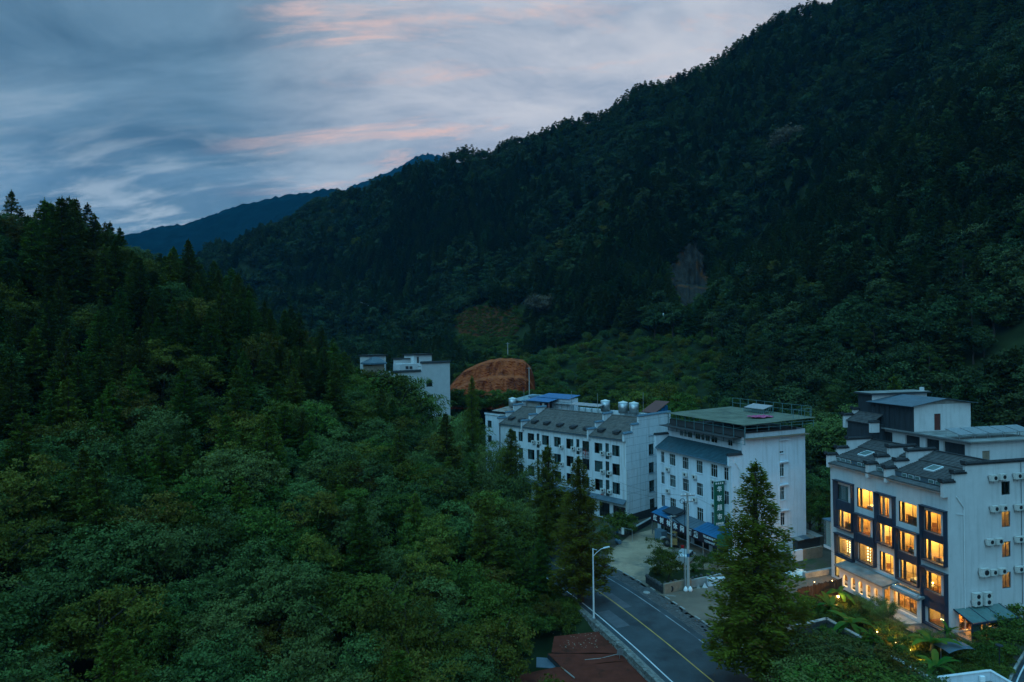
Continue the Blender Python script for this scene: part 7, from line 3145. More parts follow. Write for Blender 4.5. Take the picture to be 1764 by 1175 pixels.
# ------------------------------------------------------------------ hotel garden
def garden():
    # dark board fence
    a, b_ = ground(1374, 1040), ground(1452, 1022)
    d = b_ - a
    f = thing('board_fence', 'dark weathered upright-board fence at the back of the hotel garden', 'fence', a, math.atan2(d.y, d.x))
    rr = random.Random(8)
    n = int(d.length / .22)
    bm = []
    for k in range(3):
        m = MB()
        h = 1.75 + .08 * k
        m.prism([(-.10, 0), (.10, 0), (.10, h), (.0, h + .06), (-.10, h - .02)], 'y', -.02, .02, M_WOOD)
        bm.append(m.mesh('board'))
    for i in range(n):
        o = link('board', bm[rr.randrange(3)], f)
        o.location = (.11 + i * .22, rr.uniform(-.015, .015), -.05)
        o.rotation_euler = (0, rr.uniform(-.02, .02), 0)
    m = MB()
    for z_ in (.5, 1.45):
        m.box((0, .03, z_), (d.length, .09, z_ + .09), M_WOOD)
    m.build('rail', f)
    # terrace retaining wall (two runs)
    z0 = 0.0
    pts = [ground(1374, 1078, 1.2), ground(1424, 1066, 1.2), ground(1486, 1100, 1.2), ground(1528, 1126, 1.2), ground(1562, 1146, 1.2), ground(1612, 1174, 1.2), ground(1660, 1200, 1.2)]
    w = thing('terrace_wall', 'dark block terrace wall with pale coping round the hotel garden', 'wall', (0, 0, 0))
    for i, (p, q) in enumerate(zip(pts, pts[1:])):
        dd = q - p
        M = Matrix.Translation((p.x, p.y, 0)) @ Matrix.Rotation(math.atan2(dd.y, dd.x), 4, 'Z')
        m = MB()
        m.box((0, -.12, -1.5), (dd.length, .12, 1.2), M_BRICKDARK, M)
        m.build('wall_face', w)
        m = MB()
        m.box((-.1, -.2, 1.2), (dd.length + .05, .2, 1.28), M_CONC, M)
        m.build('coping', w)
        bmesh_ = MB()
        bmesh_.box((-.28, -.06, -.12), (.28, .04, .12), M_BRICKDARK)
        me = bmesh_.mesh('block')
        for r_ in range(4):
            k = .3 + .28 * (r_ % 2)
            while k < dd.length - .25:
                o = link('block', me, w)
                o.location = M @ Vector((k, -.13 + rr.uniform(-.02, .02), 1.05 - r_ * .27))
                o.rotation_euler = (0, 0, math.atan2(dd.y, dd.x) + rr.uniform(-.01, .01))
                k += .58
    # garden soil on the terrace
    g = MB()
    poly = [Vector((p.x, p.y, 0)) for p in pts] + [FC.w(-.2, -4, 0), FC.w(-.2, 14, 0), ground(1440, 1030)]
    g.add([(p.x, p.y, .03) for p in poly], [tuple(range(len(poly)))], M_SOIL)
    tag(g.build('garden_soil'), 'dark planted soil of the hotel garden', 'soil', kind='structure')
    pv = MB()
    q = [FC.w(-3.4, -2.5, .06), FC.w(-.3, -2.5, .06), FC.w(-.3, 9, .06), FC.w(-3.4, 9, .06)]
    pv.quad(*q, mat('dark_garden_paving', (.06, .062, .066), .5, .3, 1.5, bump=.2))
    tag(pv.build('garden_path'), 'dark paved path along the lit ground-floor windows', 'path', kind='structure')
    # awning sheet in the garden
    p = at_depth(1640, 1112, 62)
    s = thing('garden_sail', 'grey-green curved sheet shelter among the garden plants', 'shelter', (p.x, p.y, 0), FC.rot)
    vs, fs = [], []
    for i in range(9):
        for j in range(5):
            x, y = (i / 8 - .5) * 3.0, (j / 4 - .5) * 2.2
            vs.append((x, y, p.z + .25 - .22 * (x / 1.5) ** 2 - .1 * (y / 1.1) ** 2))
    for i in range(8):
        for j in range(4):
            fs.append((i * 5 + j, (i + 1) * 5 + j, (i + 1) * 5 + j + 1, i * 5 + j + 1))
    m = MB()
    m.add(vs, fs, M_GREYMETAL)
    m.build('sheet', s)
    for x in (-1.3, 1.3):
        m = MB()
        m.tube([(x, 0, 0), (x, 0, p.z - .05)], .04, M_STEEL, 5)
        m.build('post', s)
    # low house roof in the bottom corner
    zt = 3.2
    c = [ground(1614, 1168, zt), ground(1706, 1156, zt), ground(1790, 1205, zt), ground(1690, 1225, zt)]
    h = thing('parapet_roof_house', 'small flat-roofed house with pale parapet at the garden foot', 'building', (0, 0, 0))
    m = MB()
    for a_, b2 in zip(c, c[1:] + c[:1]):
        dd = b2 - a_
        M = Matrix.Translation((a_.x, a_.y, 0)) @ Matrix.Rotation(math.atan2(dd.y, dd.x), 4, 'Z')
        m.box((.1, -.09, -1), (dd.length - .1, .09, zt), M_WALL_B, M)
    m.build('wall', h)
    m = MB()
    for a_, b2 in zip(c, c[1:] + c[:1]):
        dd = b2 - a_
        M = Matrix.Translation((a_.x, a_.y, 0)) @ Matrix.Rotation(math.atan2(dd.y, dd.x), 4, 'Z')
        m.box((-.10, -.14, zt), (dd.length - .15, .14, zt + .08), M_WALL_C, M)
    m.build('coping', h)
    m = MB()
    m.add([(q_.x, q_.y, zt - .75) for q_ in c], [(0, 1, 2, 3)], M_CONC_ROOF)
    m.build('flat_roof', h)
    m = MB()
    p = c[0].lerp(c[1], .78)
    m.box((p.x - .18, p.y - .5, zt - .55), (p.x + .18, p.y - .28, zt - .1), M_LETTER)
    m.build('meter_box', h)
    # driveway bend in the corner
    dpt = [ground(1790, 1090), ground(1768, 1118), ground(1748, 1150), ground(1735, 1180), ground(1726, 1220)]
    P = smooth_path([tuple(q_.xy) for q_ in dpt], 6)
    tag(ribbon('driveway', P, -5.0, -.25, .012, M_ASPH), 'black asphalt drive curving past the hotel side', 'driveway', kind='structure')
    tag(ribbon('drive_line', P, -.62, -.50, .018, M_LINE_W), 'white edge line on the curving hotel drive', 'road line', kind='structure')
    kb = MB()
    for a_, b2 in zip(P, P[1:]):
        dd = b2 - a_
        M = Matrix.Translation(a_) @ Matrix.Rotation(math.atan2(dd.y, dd.x), 4, 'Z')
        kb.box((0, -.02, -.05), (dd.length + .02, .18, .14), M_CONC, M)
    tag(kb.build('drive_kerb'), 'pale kerb along the curving hotel drive', 'kerb', kind='structure')
    # lamp post
    g_ = ground(1722, 1160)
    lp = thing('garden_lamp_post', 'slim black garden lamp post with flat unlit head', 'lamp post', (g_.x, g_.y, 0))
    zt2 = at_depth(1722, 1112, g_.y).z
    m = MB()
    m.tube([(0, 0, 0), (0, 0, zt2)], .05, M_AC_DARK, 6)
    m.build('pole', lp)
    m = MB()
    m.lathe([(.05, zt2 - .1), (.32, zt2), (.30, zt2 + .06), (.05, zt2 + .10)], M_AC_DARK, n=12)
    m.build('lamp_head', lp)
    # small lit lamps
    for k, (u, v, e, r, lab, zz) in enumerate((
            (1444, 1029, 70, .13, 'brightest small warm garden lamp under the banana plant by the porch', 1.3), (1387, 1038, 7, .07, 'small warm spot lamp at the foot of the dark board fence', .6), (1403, 1003, 4, .05, 'tiny warm lamp on the concrete behind the board fence', .7),
            (1434, 1001, 5, .06, 'tiny warm lamp over the board fence beside the porch', 1.0), (1444, 1043, 4, .05, 'tiny lamp just below the brightest garden lamp', .5), (1511, 1089, 8, .06, 'small lamp in the bamboo by the terrace path', .9),
            (1543, 1107, 6, .05, 'small lamp on the dark paved garden path', .5), (1535, 1101, 26, .07, 'amber uplight under the bamboo beside the path', .35), (1569, 1121, 42, .07, 'amber uplight in the tall grass before the restaurant', .35), (1587, 1144, 36, .07, 'amber uplight at the stem of the big banana plant', .35),
            (1612, 1107, 4, .05, 'tiny lamp among shrubs beside the sheet shelter', .8))):
        g_ = ground(u, v, zz)
        o = thing('garden_lamp', lab, 'lamp', (g_.x, g_.y, 0), 0, 'lit garden lamps')
        m = MB()
        m.tube([(0, 0, 0), (0, 0, zz - r * .5)], .025, M_AC_DARK, 5)
        m.build('stake', o)
        m = MB()
        m.lathe([(.01, -r), (r * .8, -r * .5), (r, 0), (r * .8, r * .6), (.01, r)], M_BULB, (0, 0, zz + r * .5), 10)
        m.build('bulb', o)
        ld = bpy.data.lights.new('lamp_light', 'POINT')
        ld.energy = e * 5
        ld.color = (1.0, .46, .10)
        ld.shadow_soft_size = .06
        lo = link('lamp_light', ld, o)
        lo.location = (0, 0, zz + r * 2 + .12)
    # wooden stool under an uplight etc. are hidden by plants
    # hut on the slope behind the hotel
    p = at_depth(1740, 715, 128)
    zz = hz1(p.x, p.y)
    hu = thing('stone_hut', 'small grey concrete hut with rusty roof on the slope behind the hotel', 'hut', (p.x, p.y, p.z - 1.2), .1)
    m = MB()
    m.box((-2.6, 0, -3), (4.5, 4, 2.4), M_CONC)
    m.build('wall', hu)
    m = MB()
    m.slab([(-2.9, -.4, 2.45), (4.8, -.4, 2.45), (4.8, 4.3, 3.1), (-2.9, 4.3, 3.1)], .15, M_DOORWOOD)
    m.build('roof', hu)
    m = MB()
    m.box((.4, -.03, -.2), (.8, -.005, .5), M_LETTER)
    m.build('hatch', hu)


garden()


def banana(loc, s, label, seed):
    rr = random.Random(seed)
    o = thing('banana_plant', label, 'banana plant', loc, rr.uniform(0, 6), 'banana plants in the hotel garden')
    m = MB()
    m.tube([(0, 0, -.1), (.03, 0, .7 * s), (0, .02, 1.3 * s)], [.16 * s, .13 * s, .09 * s], M_BAMBOO_CANE, 8)
    m.build('stem', o)
    ml = MATS.get('banana_leaf') or leaf_mat('banana_leaf', (.030, .10, .012), (.055, .155, .022), .4, .5, obj=.2)
    n = 9
    for k in range(n):
        a = k * 2.4 + rr.uniform(-.25, .25)
        L = s * rr.uniform(1.7, 2.5)
        rise = rr.uniform(.35, 1.15)
        w0 = .30 * s * rr.uniform(.85, 1.15)
        u, v = Vector((math.cos(a), math.sin(a), 0)), Vector((-math.sin(a), math.cos(a), 0))
        vs, fs = [], []
        N = 9
        for i in range(N + 1):
            t = i / N
            c = u * (L * (t * .9)) + Vector((0, 0, 1.25 * s + L * (rise * t - .85 * t * t * (1.15 - .4 * rise))))
            w = w0 * (math.sin(math.pi * min(1, t * .94 + .05)) ** .55) * (.18 if i == 0 else 1)
            f = .16 * w0
            j = rr.uniform(-.02, .02) * s
            vs += [c - v * w + Vector((0, 0, -f * .5 + j)), c + Vector((0, 0, -f)) * .2, c + v * w + Vector((0, 0, -f * .5 - j))]
        for i in range(N):
            b = i * 3
            fs += [(b, b + 1, b + 4, b + 3), (b + 1, b + 2, b + 5, b + 4)]
        q = MB()
        q.add(vs, fs, ml)
        q.build('leaf', o, True)


for k, (u, v, s, lab) in enumerate(((1446, 1040, 1.35, 'banana plant in front of the porch arches by the brightest lamp'), (1432, 1064, 1.2, 'banana plant over the terrace wall corner'), (1466, 1098, 1.5, 'large banana plant leaning over the long terrace wall, warm lit stem'),
                                    (1500, 1112, .9, 'small banana plant hidden in dark shrubs below the terrace wall'), (1606, 1138, 1.7, 'tall banana plant at the amber uplights near the parapet roof'), (1612, 1172, 1.25, 'banana plant in the bottom corner beside the parapet roof'), (1634, 1100, .75, 'banana plant below the corner ground-floor window'))):
    g = ground(u, v)
    banana((g.x, g.y, .05), s * .74, lab, 40 + k)


# ------------------------------------------------------------------ orange cut bank, rock scar, plots
M_CLAY = mat('orange_clay', (.34, .074, .026), .95, .35, .5, (1, 1, .16), bump=.5, bscale=3, col2=(.16, .036, .016), thr=.52, spec=.05)
M_ROCK = mat('grey_brown_rock', (.030, .025, .020), .95, .6, .30, (1, 1, .16), bump=.4, bscale=1.2, col2=(.085, .034, .014), thr=.56, spec=.05)
M_FIELD = mat('red_plot_soil', (.080, .030, .010), .95, .4, .3, bump=.6, bscale=3, spec=.02)


def cut_bank():
    top = [(764, 672), (776, 664), (787, 650), (800, 638), (820, 628), (842, 620), (862, 617), (882, 617), (902, 620), (914, 632), (920, 648), (922, 662)]
    n, r = 60, 54
    us = np.linspace(764, 922, n)
    vt = np.interp(us, [t[0] for t in top], [t[1] for t in top])
    rg2 = np.random.default_rng(5)
    vs = []
    for i in range(n):
        for j in range(r):
            t = j / (r - 1)
            v = vt[i] + (705 - vt[i]) * t
            edge = 1 - min(1, min(i, n - 1 - i) / 6)
            # two ledges
            tt = t * 3
            step = (math.floor(tt) + min(1, (tt % 1) / .14) * .75 + (tt % 1) * .25) / 3
            D = 196 - 15 * step - 5 * float(vnoise(i / 9, j / 40)) - 1.6 * float(vnoise(i / 2.2, j / 9)) + edge * 6 + float(rg2.normal(0, .12))
            p = at_depth(us[i], v, D)
            vs.append(tuple(p))
    # crest falls away behind
    back = []
    for i in range(n):
        p = at_depth(us[i], vt[i], 196)
        back.append((p.x, p.y + 16, p.z - 1.5))
    vs += back
    fs = []
    for i in range(n - 1):
        for j in range(r - 1):
            fs.append((i * r + j, i * r + j + 1, (i + 1) * r + j + 1, (i + 1) * r + j))
        fs.append((i * r, (i + 1) * r, n * r + i + 1, n * r + i))
    m = MB()
    m.add(vs, fs, M_CLAY)
    tag(m.build('earth_bank'), 'raw orange clay cut bank with two ledges above the roofs', 'earth bank', kind='structure')


cut_bank()

# ------------------------------------------------------------------ vegetation
def scatter(name, pts, label, cat, group=None):
    """one object that carries many like plants; pts rows: x, y, z, scale, heading, species key, variant"""
    me = bpy.data.meshes.new(name)
    me.vertices.add(len(pts))
    me.vertices.foreach_set('co', np.array([p[:3] for p in pts], np.float32).ravel())
    keys = sorted({(p[5], p[6] % len(SPECIES[p[5]]['crowns'])) for p in pts})
    ki = {k: i for i, k in enumerate(keys)}
    for nm, vals, ty in (('size', [p[3] for p in pts], 'FLOAT'), ('heading', [p[4] for p in pts], 'FLOAT'), ('pick', [ki[(p[5], p[6] % len(SPECIES[p[5]]['crowns']))] for p in pts], 'INT')):
        at = me.attributes.new(nm, ty, 'POINT')
        at.data.foreach_set('value', vals)
    me.update()
    o = link(name, me)
    tag(o, label, cat, group, 'stuff')
    ng = bpy.data.node_groups.new(name, 'GeometryNodeTree')
    ng.interface.new_socket('Geometry', in_out='INPUT', socket_type='NodeSocketGeometry')
    ng.interface.new_socket('Geometry', in_out='OUTPUT', socket_type='NodeSocketGeometry')
    N, L = ng.nodes, ng.links
    gi, go = N.new('NodeGroupInput'), N.new('NodeGroupOutput')
    jn = N.new('GeometryNodeJoinGeometry')

    def attr(nm, ty):
        n = N.new('GeometryNodeInputNamedAttribute')
        n.data_type = ty
        n.inputs[0].default_value = nm
        return n.outputs[0]
    size, head, pick = attr('size', 'FLOAT'), attr('heading', 'FLOAT'), attr('pick', 'INT')
    rot = N.new('ShaderNodeCombineXYZ')
    L.new(head, rot.inputs[2])
    for k, i in ki.items():
        src = SPECIES[k[0]]['first'].get(k[1])
        if src is None:
            raise RuntimeError('no standing plant of kind %s %d' % k)
        oi = N.new('GeometryNodeObjectInfo')
        oi.transform_space = 'ORIGINAL'
        oi.inputs['Object'].default_value = src
        cmp_ = N.new('FunctionNodeCompare')
        cmp_.data_type = 'INT'
        cmp_.operation = 'EQUAL'
        L.new(pick, cmp_.inputs[2])
        cmp_.inputs[3].default_value = i
        ip = N.new('GeometryNodeInstanceOnPoints')
        L.new(gi.outputs[0], ip.inputs['Points'])
        L.new(cmp_.outputs[0], ip.inputs['Selection'])
        L.new(oi.outputs['Geometry'], ip.inputs['Instance'])
        L.new(rot.outputs[0], ip.inputs['Rotation'])
        L.new(size, ip.inputs['Scale'])
        L.new(ip.outputs[0], jn.inputs[0])
    L.new(jn.outputs[0], go.inputs[0])
    md = o.modifiers.new('plants', 'NODES')
    md.node_group = ng
    return o


def top_to(key, u, v, y, var=0, wide=1.0, label='', group=None, zg=None):
    """a plant at depth y whose top reaches pixel (u, v)"""
    p = at_depth(u, v, y)
    z = hz1(p.x, p.y) if zg is None else zg
    s = (p.z - z) / SPECIES[key]['H']
    return plant(key, var, (p.x, p.y, z), s * wide, random.uniform(0, 6.28), label, group, s)


# the dawn redwoods
g = ground(1306, 1180)
sH = 19.9 / 18
plant('meta', 0, (g.x, g.y, 0), 1.62, .3, 'tall broad dawn redwood standing between the forecourt and the hotel garden', 'dawn redwoods', sH)
plant('meta', 1, (ground(1000, 1036).x, ground(1000, 1036).y, 0), 1.34, 1.1, 'dawn redwood at the road edge beside the pale street lamp', 'dawn redwoods', .945)
top_to('meta', 943, 768, 96, 2, 1.6, 'dawn redwood rising before the middle windows of the long inn', 'dawn redwoods', 0)
top_to('meta', 880, 738, 112, 0, 1.35, 'smaller dawn redwood before the far bay of the long inn', 'dawn redwoods', 0)
top_to('meta', 813, 650, 128, 1, .80, 'dark slim dawn redwood standing before the orange clay bank', 'dawn redwoods', 1)
top_to('meta', 940, 850, 92, 1, 1.0, 'leaning low dawn redwood behind the road-edge redwood', 'dawn redwoods', 0)

for k, (u, v, y, w) in enumerate(((762, 692, 137, 1.0), (795, 715, 128, 1.1), (845, 748, 118, 1.1), (885, 785, 108, 1.1), (835, 800, 108, 1.2), (780, 765, 118, 1.2), (862, 838, 99, 1.2), (905, 855, 95, 1.1), (712, 705, 130, 1.1), (742, 735, 122, 1.2), (686, 616, 150, .9), (655, 646, 150, 1.0), (625, 628, 152, 1.0), (704, 650, 146, 1.1), (735, 674, 146, 1.1), (762, 688, 144, 1.1), (775, 840, 100, 1.2), (818, 870, 94, 1.2))):
    top_to('bam', u, v, y, k, w, 'feathery pale green bamboo clump between the near wood and the long inn', 'bamboo clumps by the long inn')

for k, (u, v, y, key, lab) in enumerate(((645, 630, 136, 'green', 'bright tree hiding the foot of the hillside house below its blue roof'), (622, 622, 136, 'olive', 'olive tree at the outer corner of the hillside house'), (668, 634, 136, 'green', 'leafy tree in front of the capped wall of the hillside house'))):
    top_to(key, u, v, y, k, 1.2, lab)

# trees and shrubs set one by one
_p = at_depth(1152, 990, 82)
plant('round', 0, (_p.x, _p.y, .3), 1.02, .5, 'dense round bushy shrub in the raised bed beside the road', None, 1.08)
for k, (u, v, y, key, lab) in enumerate((
        (1410, 806, 104, 'blue', 'dark broadleaf tree filling the gap between the inn and the hotel'), (1396, 850, 98, 'green', 'green broadleaf tree low in the gap beside the white inn'), (1425, 842, 100, 'olive', 'olive tree against the far end of the hotel'),
        (1455, 700, 116, 'blue', 'dark tree behind the far roofs of the hotel'), (1412, 735, 122, 'firb', 'fir behind the gap between the inn and the hotel'), (1430, 690, 128, 'fir', 'dark fir rising behind the far hotel gable'), (1540, 648, 126, 'firb', 'bright green fir just above the hotel tower roof'),
        (1395, 700, 130, 'blue', 'dark broadleaf tree behind the olive canopy railing'), (1140, 655, 150, 'olive', 'yellowish round tree on the terraces behind the rusty lean-to'), (1165, 668, 142, 'green', 'mid-green tree between the lean-to and the olive canopy'),
        (1115, 668, 150, 'green', 'small green tree behind the three round tanks'))):
    top_to(key, u, v, y, k, 1.1, lab)
for k, (u, v, y, key, wd, lab) in enumerate((
        (1432, 1088, 55, 'blue', 1.6, 'dark blue-green shrubby tree under the terrace wall corner'), (1502, 1092, 56, 'firb', 1.9, 'spreading dark evergreen under the long terrace wall'), (1478, 1118, 52, 'olive', 1.7, 'grey-green rounded tree below the terrace wall'),
        (1535, 1132, 53, 'blue', 1.7, 'dark leafy tree by the bottom run of the terrace wall'), (1400, 1128, 52, 'blue', 1.5, 'dark shrubby tree right against the broad redwood'), (1575, 1160, 52, 'blue', 1.5, 'dark low tree in front of the last terrace wall run'), (1500, 1150, 49, 'green', 1.6, 'mid-green low tree in the bottom corner thicket'),
        (1440, 1150, 49, 'green', 1.6, 'leafy low tree beside the redwood foot'))):
    top_to(key, u, v, y, k, wd, lab, None, -1.0)
GB = []
rr = random.Random(12)
for k, (u, v, hh, key, lab) in enumerate((
        (1512, 1082, 3.6, 'bam', 'tall thin bamboo before the porch arches'), (1530, 1075, 3.2, 'bam', 'thin bamboo at the porch corner pillar'), (1490, 1066, 3.0, 'bam', 'thin bamboo under the middle porch arches'), (1545, 1100, 2.4, 'bam', 'low bamboo beside the dark garden path'), (1596, 1104, 1.3, 'bam', 'thin grassy bamboo before the wide restaurant window'),
        (1570, 1114, 1.5, 'bam', 'grassy bamboo lit amber before the restaurant'), (1640, 1112, 1.3, 'bam', 'thin bamboo before the glass porch'), (1605, 1120, 2.4, 'bam', 'grassy bamboo beside the tall banana plant'))):
    g = ground(u, v)
    s = hh / 9.6
    plant('bam', k, (g.x, g.y, .05), s * 1.3, rr.uniform(0, 6), lab, 'garden bamboos', s)
for k, (u, v, s, lab) in enumerate((
        (1425, 1048, .8, 'low bush between the banana plants and the board fence'), (1402, 1058, .9, 'bush with pale flowers over the terrace wall'), (1455, 1076, .8, 'bush by the terrace wall coping below two bananas'), (1478, 1078, .8, 'bush lit by the porch arches'), (1528, 1108, .9, 'bush beside the amber uplight on the path'),
        (1560, 1132, .9, 'bush along the dark path edge'), (1590, 1125, .8, 'bush behind the tall banana plant'), (1630, 1128, .8, 'bush beside the grey-green sheet shelter'), (1650, 1138, .8, 'round bush in front of the sheet shelter'), (1672, 1125, 0.62, 'large leafy bush before the glass porch'),
        (1690, 1112, 0.6, 'big bush at the street corner of the glass porch'), (1716, 1112, .85, 'big bush behind the black lamp post'), (1732, 1096, 1.2, 'tall bush against the white hotel side wall'), (1752, 1088, 1.3, 'bush at the frame edge by the hotel wall'), (1718, 1134, .8, 'ivy-like bush beside the curving drive'),
        (1668, 1148, .85, 'bush just above the parapet roof'), (1695, 1146, .85, 'bush between the lamp post and the parapet roof'), (1735, 1118, 1.2, 'bush hanging over the drive kerb'), (1212, 982, .8, 'small bush in the raised bed near the van'), (1236, 978, .9, 'small tree-like bush at the inner end of the raised bed'),
        (1196, 992, .6, 'bright low bush behind the concrete pole'), (1130, 996, .6, 'scruffy bush at the road end of the raised bed'), (1062, 925, 1.6, 'bushy corner shrub below the long inn shops'), (1080, 920, 1.3, 'shrub beside the washing line'), (1046, 940, 1.0, 'shrub at the far side of the parking yard'))):
    g = ground(u, v)
    plant('bush', k, (g.x, g.y, .05 if v > 1010 else .4), s, rr.uniform(0, 6), lab, 'bushes round the yards and garden')
top_to('pale', 930, 500, 285, 0, 1.0, 'pale buff tree standing above the red crop plot', None)
top_to('pale', 1290, 458, 235, 0, 1.0, 'pale buff tree on the slope beside the rock scar', None)
top_to('pale', 1355, 212, 330, 0, 1.0, 'pale buff tree high on the dark mountain face', None)

SIL = np.array([(-200, 350), (0, 388), (12, 350), (25, 322), (40, 370), (56, 372), (70, 345), (90, 350), (112, 334), (130, 342), (155, 350), (170, 382), (185, 382), (205, 386), (222, 425), (240, 446), (262, 430), (290, 442), (318, 396), (340, 455), (365, 440),
                (385, 470), (405, 462), (430, 482), (455, 520), (480, 540), (520, 512), (545, 545), (572, 560), (600, 602), (622, 640), (636, 668), (676, 672), (700, 690), (740, 704), (770, 690), (800, 705), (830, 745), (850, 770), (880, 800), (912, 830), (924, 880), (932, 925), (936, 990), (955, 1055), (950, 1072), (905, 1085), (890, 1110), (870, 1180), (860, 1400)], float)


def in_zone(u, v, poly, pad=4):
    return poly_dist(np.array([u]), np.array([v]), poly)[0] < pad


KEEP = [(np.array([(770, 640), (860, 610), (930, 620), (930, 690), (770, 700)], float), 197),
        (np.array([(768, 527), (895, 527), (912, 560), (880, 590), (800, 596), (780, 560)], float), 330),
        (np.array([(1156, 456), (1172, 436), (1190, 424), (1204, 432), (1214, 460), (1220, 488), (1204, 504), (1186, 518), (1174, 520), (1166, 496)], float), 345),
        (np.array([(630, 606), (782, 606), (782, 690), (700, 690), (660, 640)], float), 180),
        (np.array([(1720, 690), (1764, 690), (1764, 715), (1720, 715)], float), 128),
        (np.array([(1135, 538), (1170, 538), (1170, 560), (1135, 560)], float), 232)]
FOOT = []
for F_, w_, d_ in ((FA, A_SL + 8, 15), (FB, B_SL, 15), (FC, C_SL + 2, 24)):
    FOOT.append(np.array([tuple(F_.w(x, y, 0).xy) for x, y in ((-3, -2.5), (d_, -2.5), (d_, w_ + 2), (-3, w_ + 2))]))
_o = at_depth(*c5(912, 600), 166)
FOOT.append(np.array([tuple(FD.w(x, y, 0).xy) for x, y in ((-2, -2), (11, -2), (11, 24), (-2, 24))]))
_h = at_depth(1740, 715, 128)
FOOT.append(np.array([(_h.x - 5, _h.y - 2), (_h.x + 8, _h.y - 2), (_h.x + 8, _h.y + 7), (_h.x - 5, _h.y + 7)]))
_s = [ground(u, v, -.5) for u, v in ((860, 1200), (965, 1090), (1035, 1085), (1150, 1180))]
FOOT.append(np.array([(_s[0].x, _s[0].y - 6), (_s[1].x - 5, _s[1].y + 2), (_s[2].x + 1, _s[2].y + 2), (_s[3].x + 2, _s[3].y - 6)]))


def jitter(x0, x1, y0, y1, s):
    X, Y = np.meshgrid(np.arange(x0, x1, s), np.arange(y0, y1, s * .87), indexing='ij')
    X = X + (np.arange(X.shape[1]) % 2) * s * .5
    X = X + RNG.uniform(-.38, .38, X.shape) * s
    Y = Y + RNG.uniform(-.38, .38, X.shape) * s
    return X.ravel(), Y.ravel()


PTS = []


def grow(x, y, zone):
    m = (np.abs(x) < y * .98 + 16) & (poly_dist(x, y, VALLEY) > 1.5)
    for f in FOOT:
        m &= poly_dist(x, y, f) > 1.0
    x, y = x[m], y[m]
    z = hz(x, y)
    n1, n2 = fbm(x, y, 70, 3), fbm(x + 500, y + 300, 110, 3)
    n3 = fbm(x + 900, y, 45, 3)
    R1 = RNG.random((len(x), 6))
    for i in range(len(x)):
        X, Y, Z = float(x[i]), float(y[i]), float(z[i])
        r = R1[i]
        u, v = project(X, Y, Z + 5)
        left = X < -4 + (140 - Y) * .12 and Y < 185 and X < 12
        if zone == 'near':
            if not left:
                continue
            if Z > 17 or X < -48:
                key = 'fir' if r[0] < .52 else 'firb' if r[0] < .78 else 'blue' if r[0] < .90 else 'olive'
            elif 480 < u < 640 and v < 700:
                key = 'olive' if r[0] < .45 else 'firb' if r[0] < .8 else 'green'
            else:
                t = n1[i] * .55 + r[0] * .45
                key = 'blue' if t < .46 else 'green' if t < .55 else 'firb' if t < .615 else 'olive' if t < .69 else 'fir' if t < .72 else 'green' if t < .76 else 'blue'
            s = {'fir': .78, 'firb': .82}.get(key, .86) * (.78 + .42 * r[1])
        else:
            if left and Y < 175:
                continue
            ridge = Z > 150 and n3[i] > .44
            shrub = 860 < u < 1240 and Y < 262 and v > 560
            if shrub:
                key = ('bush', 'bush', 'bush', 'green', 'olive', 'blue')[int(r[0] * 6)]
                s = (.9 + 1.0 * r[1]) if key == 'bush' else .30 + .22 * r[1]
            else:
                t = n1[i] * .7 + r[0] * .3
                if t < .50:
                    key = 'mfir'
                    s = .70 + .50 * r[1]
                elif t < .54:
                    key = 'pine'
                    s = .75 + .35 * r[1]
                else:
                    w = n2[i] * .7 + r[2] * .3
                    key = 'mbl' if w < .60 or r[5] < .75 else 'green' if w < .58 else 'blue' if w < .64 else 'olive' if w < .68 else 'bam'
                    s = (.65 + .60 * r[1]) if key == 'mbl' else .55 + .3 * r[1]
                if ridge and r[3] < .4:
                    key, s = 'pine', .7 + .5 * r[1]
        H = SPECIES[key]['H']
        if left:
            ut = project(X, Y, Z + H * s)[0]
            vs = float(np.interp(ut, SIL[:44, 0], SIL[:44, 1])) if v < 1000 else float(np.interp(ut, SIL[:45, 0], SIL[:45, 1]))
            if ut > 958:
                continue
            # keep the crown's own width inside the outline too
            wpx = (1.5 if key in ('fir', 'firb') else 3.4) * s * FPX / Y
            if key not in ('fir', 'firb'):
                vs = max(vs, float(np.interp(ut + wpx * .8, SIL[:45, 0], SIL[:45, 1])) - 25)
            zmax = at_depth(ut, vs, Y).z + r[5] * 1.0 - .5
            if v < 520 and key in ('fir', 'firb') and r[2] < .6 and zmax > Z:
                s = max(s, min(1.35, (zmax - Z) / H))
            if Z + H * s > zmax:
                s2 = (zmax - Z) / H
                if s2 < .34:
                    if zmax - Z > 1.0:
                        key = 'bush'
                        s = min(1.4, (zmax - Z) / 2.2)
                    else:
                        continue
                else:
                    s = s2
        bad = False
        for poly, D in KEEP:
            if Y < D:
                for f in (.3, .75, 1.0):
                    uu, vv = project(X, Y, Z + SPECIES[key]['H'] * s * f)
                    if in_zone(uu, vv, poly, 3 if f == 1.0 else 6):
                        bad = True
                        break
            if bad:
                break
        if bad:
            continue
        PTS.append((X, Y, Z - .2, s, float(r[4] * 6.283), key, int(r[3] * 97), left))


grow(*jitter(-140, 16, 22, 186, 4.3), 'near')
grow(*jitter(-260, 330, 100, 300, 4.1), 'far')
grow(*jitter(-480, 560, 300, 640, 4.9), 'far')
# steep flanks carry more trees to the square metre of map
for _k in range(2):
    _x, _y = jitter(-420, 520, 130, 600, 5.4)
    _sl = np.hypot(hz(_x + 1.5, _y) - hz(_x - 1.5, _y), hz(_x, _y + 1.5) - hz(_x, _y - 1.5)) / 3
    _m = (RNG.random(len(_x)) < np.clip((_sl - .55) * .9, 0, 1)) & (_y > 130)
    grow(_x[_m], _y[_m], 'far')

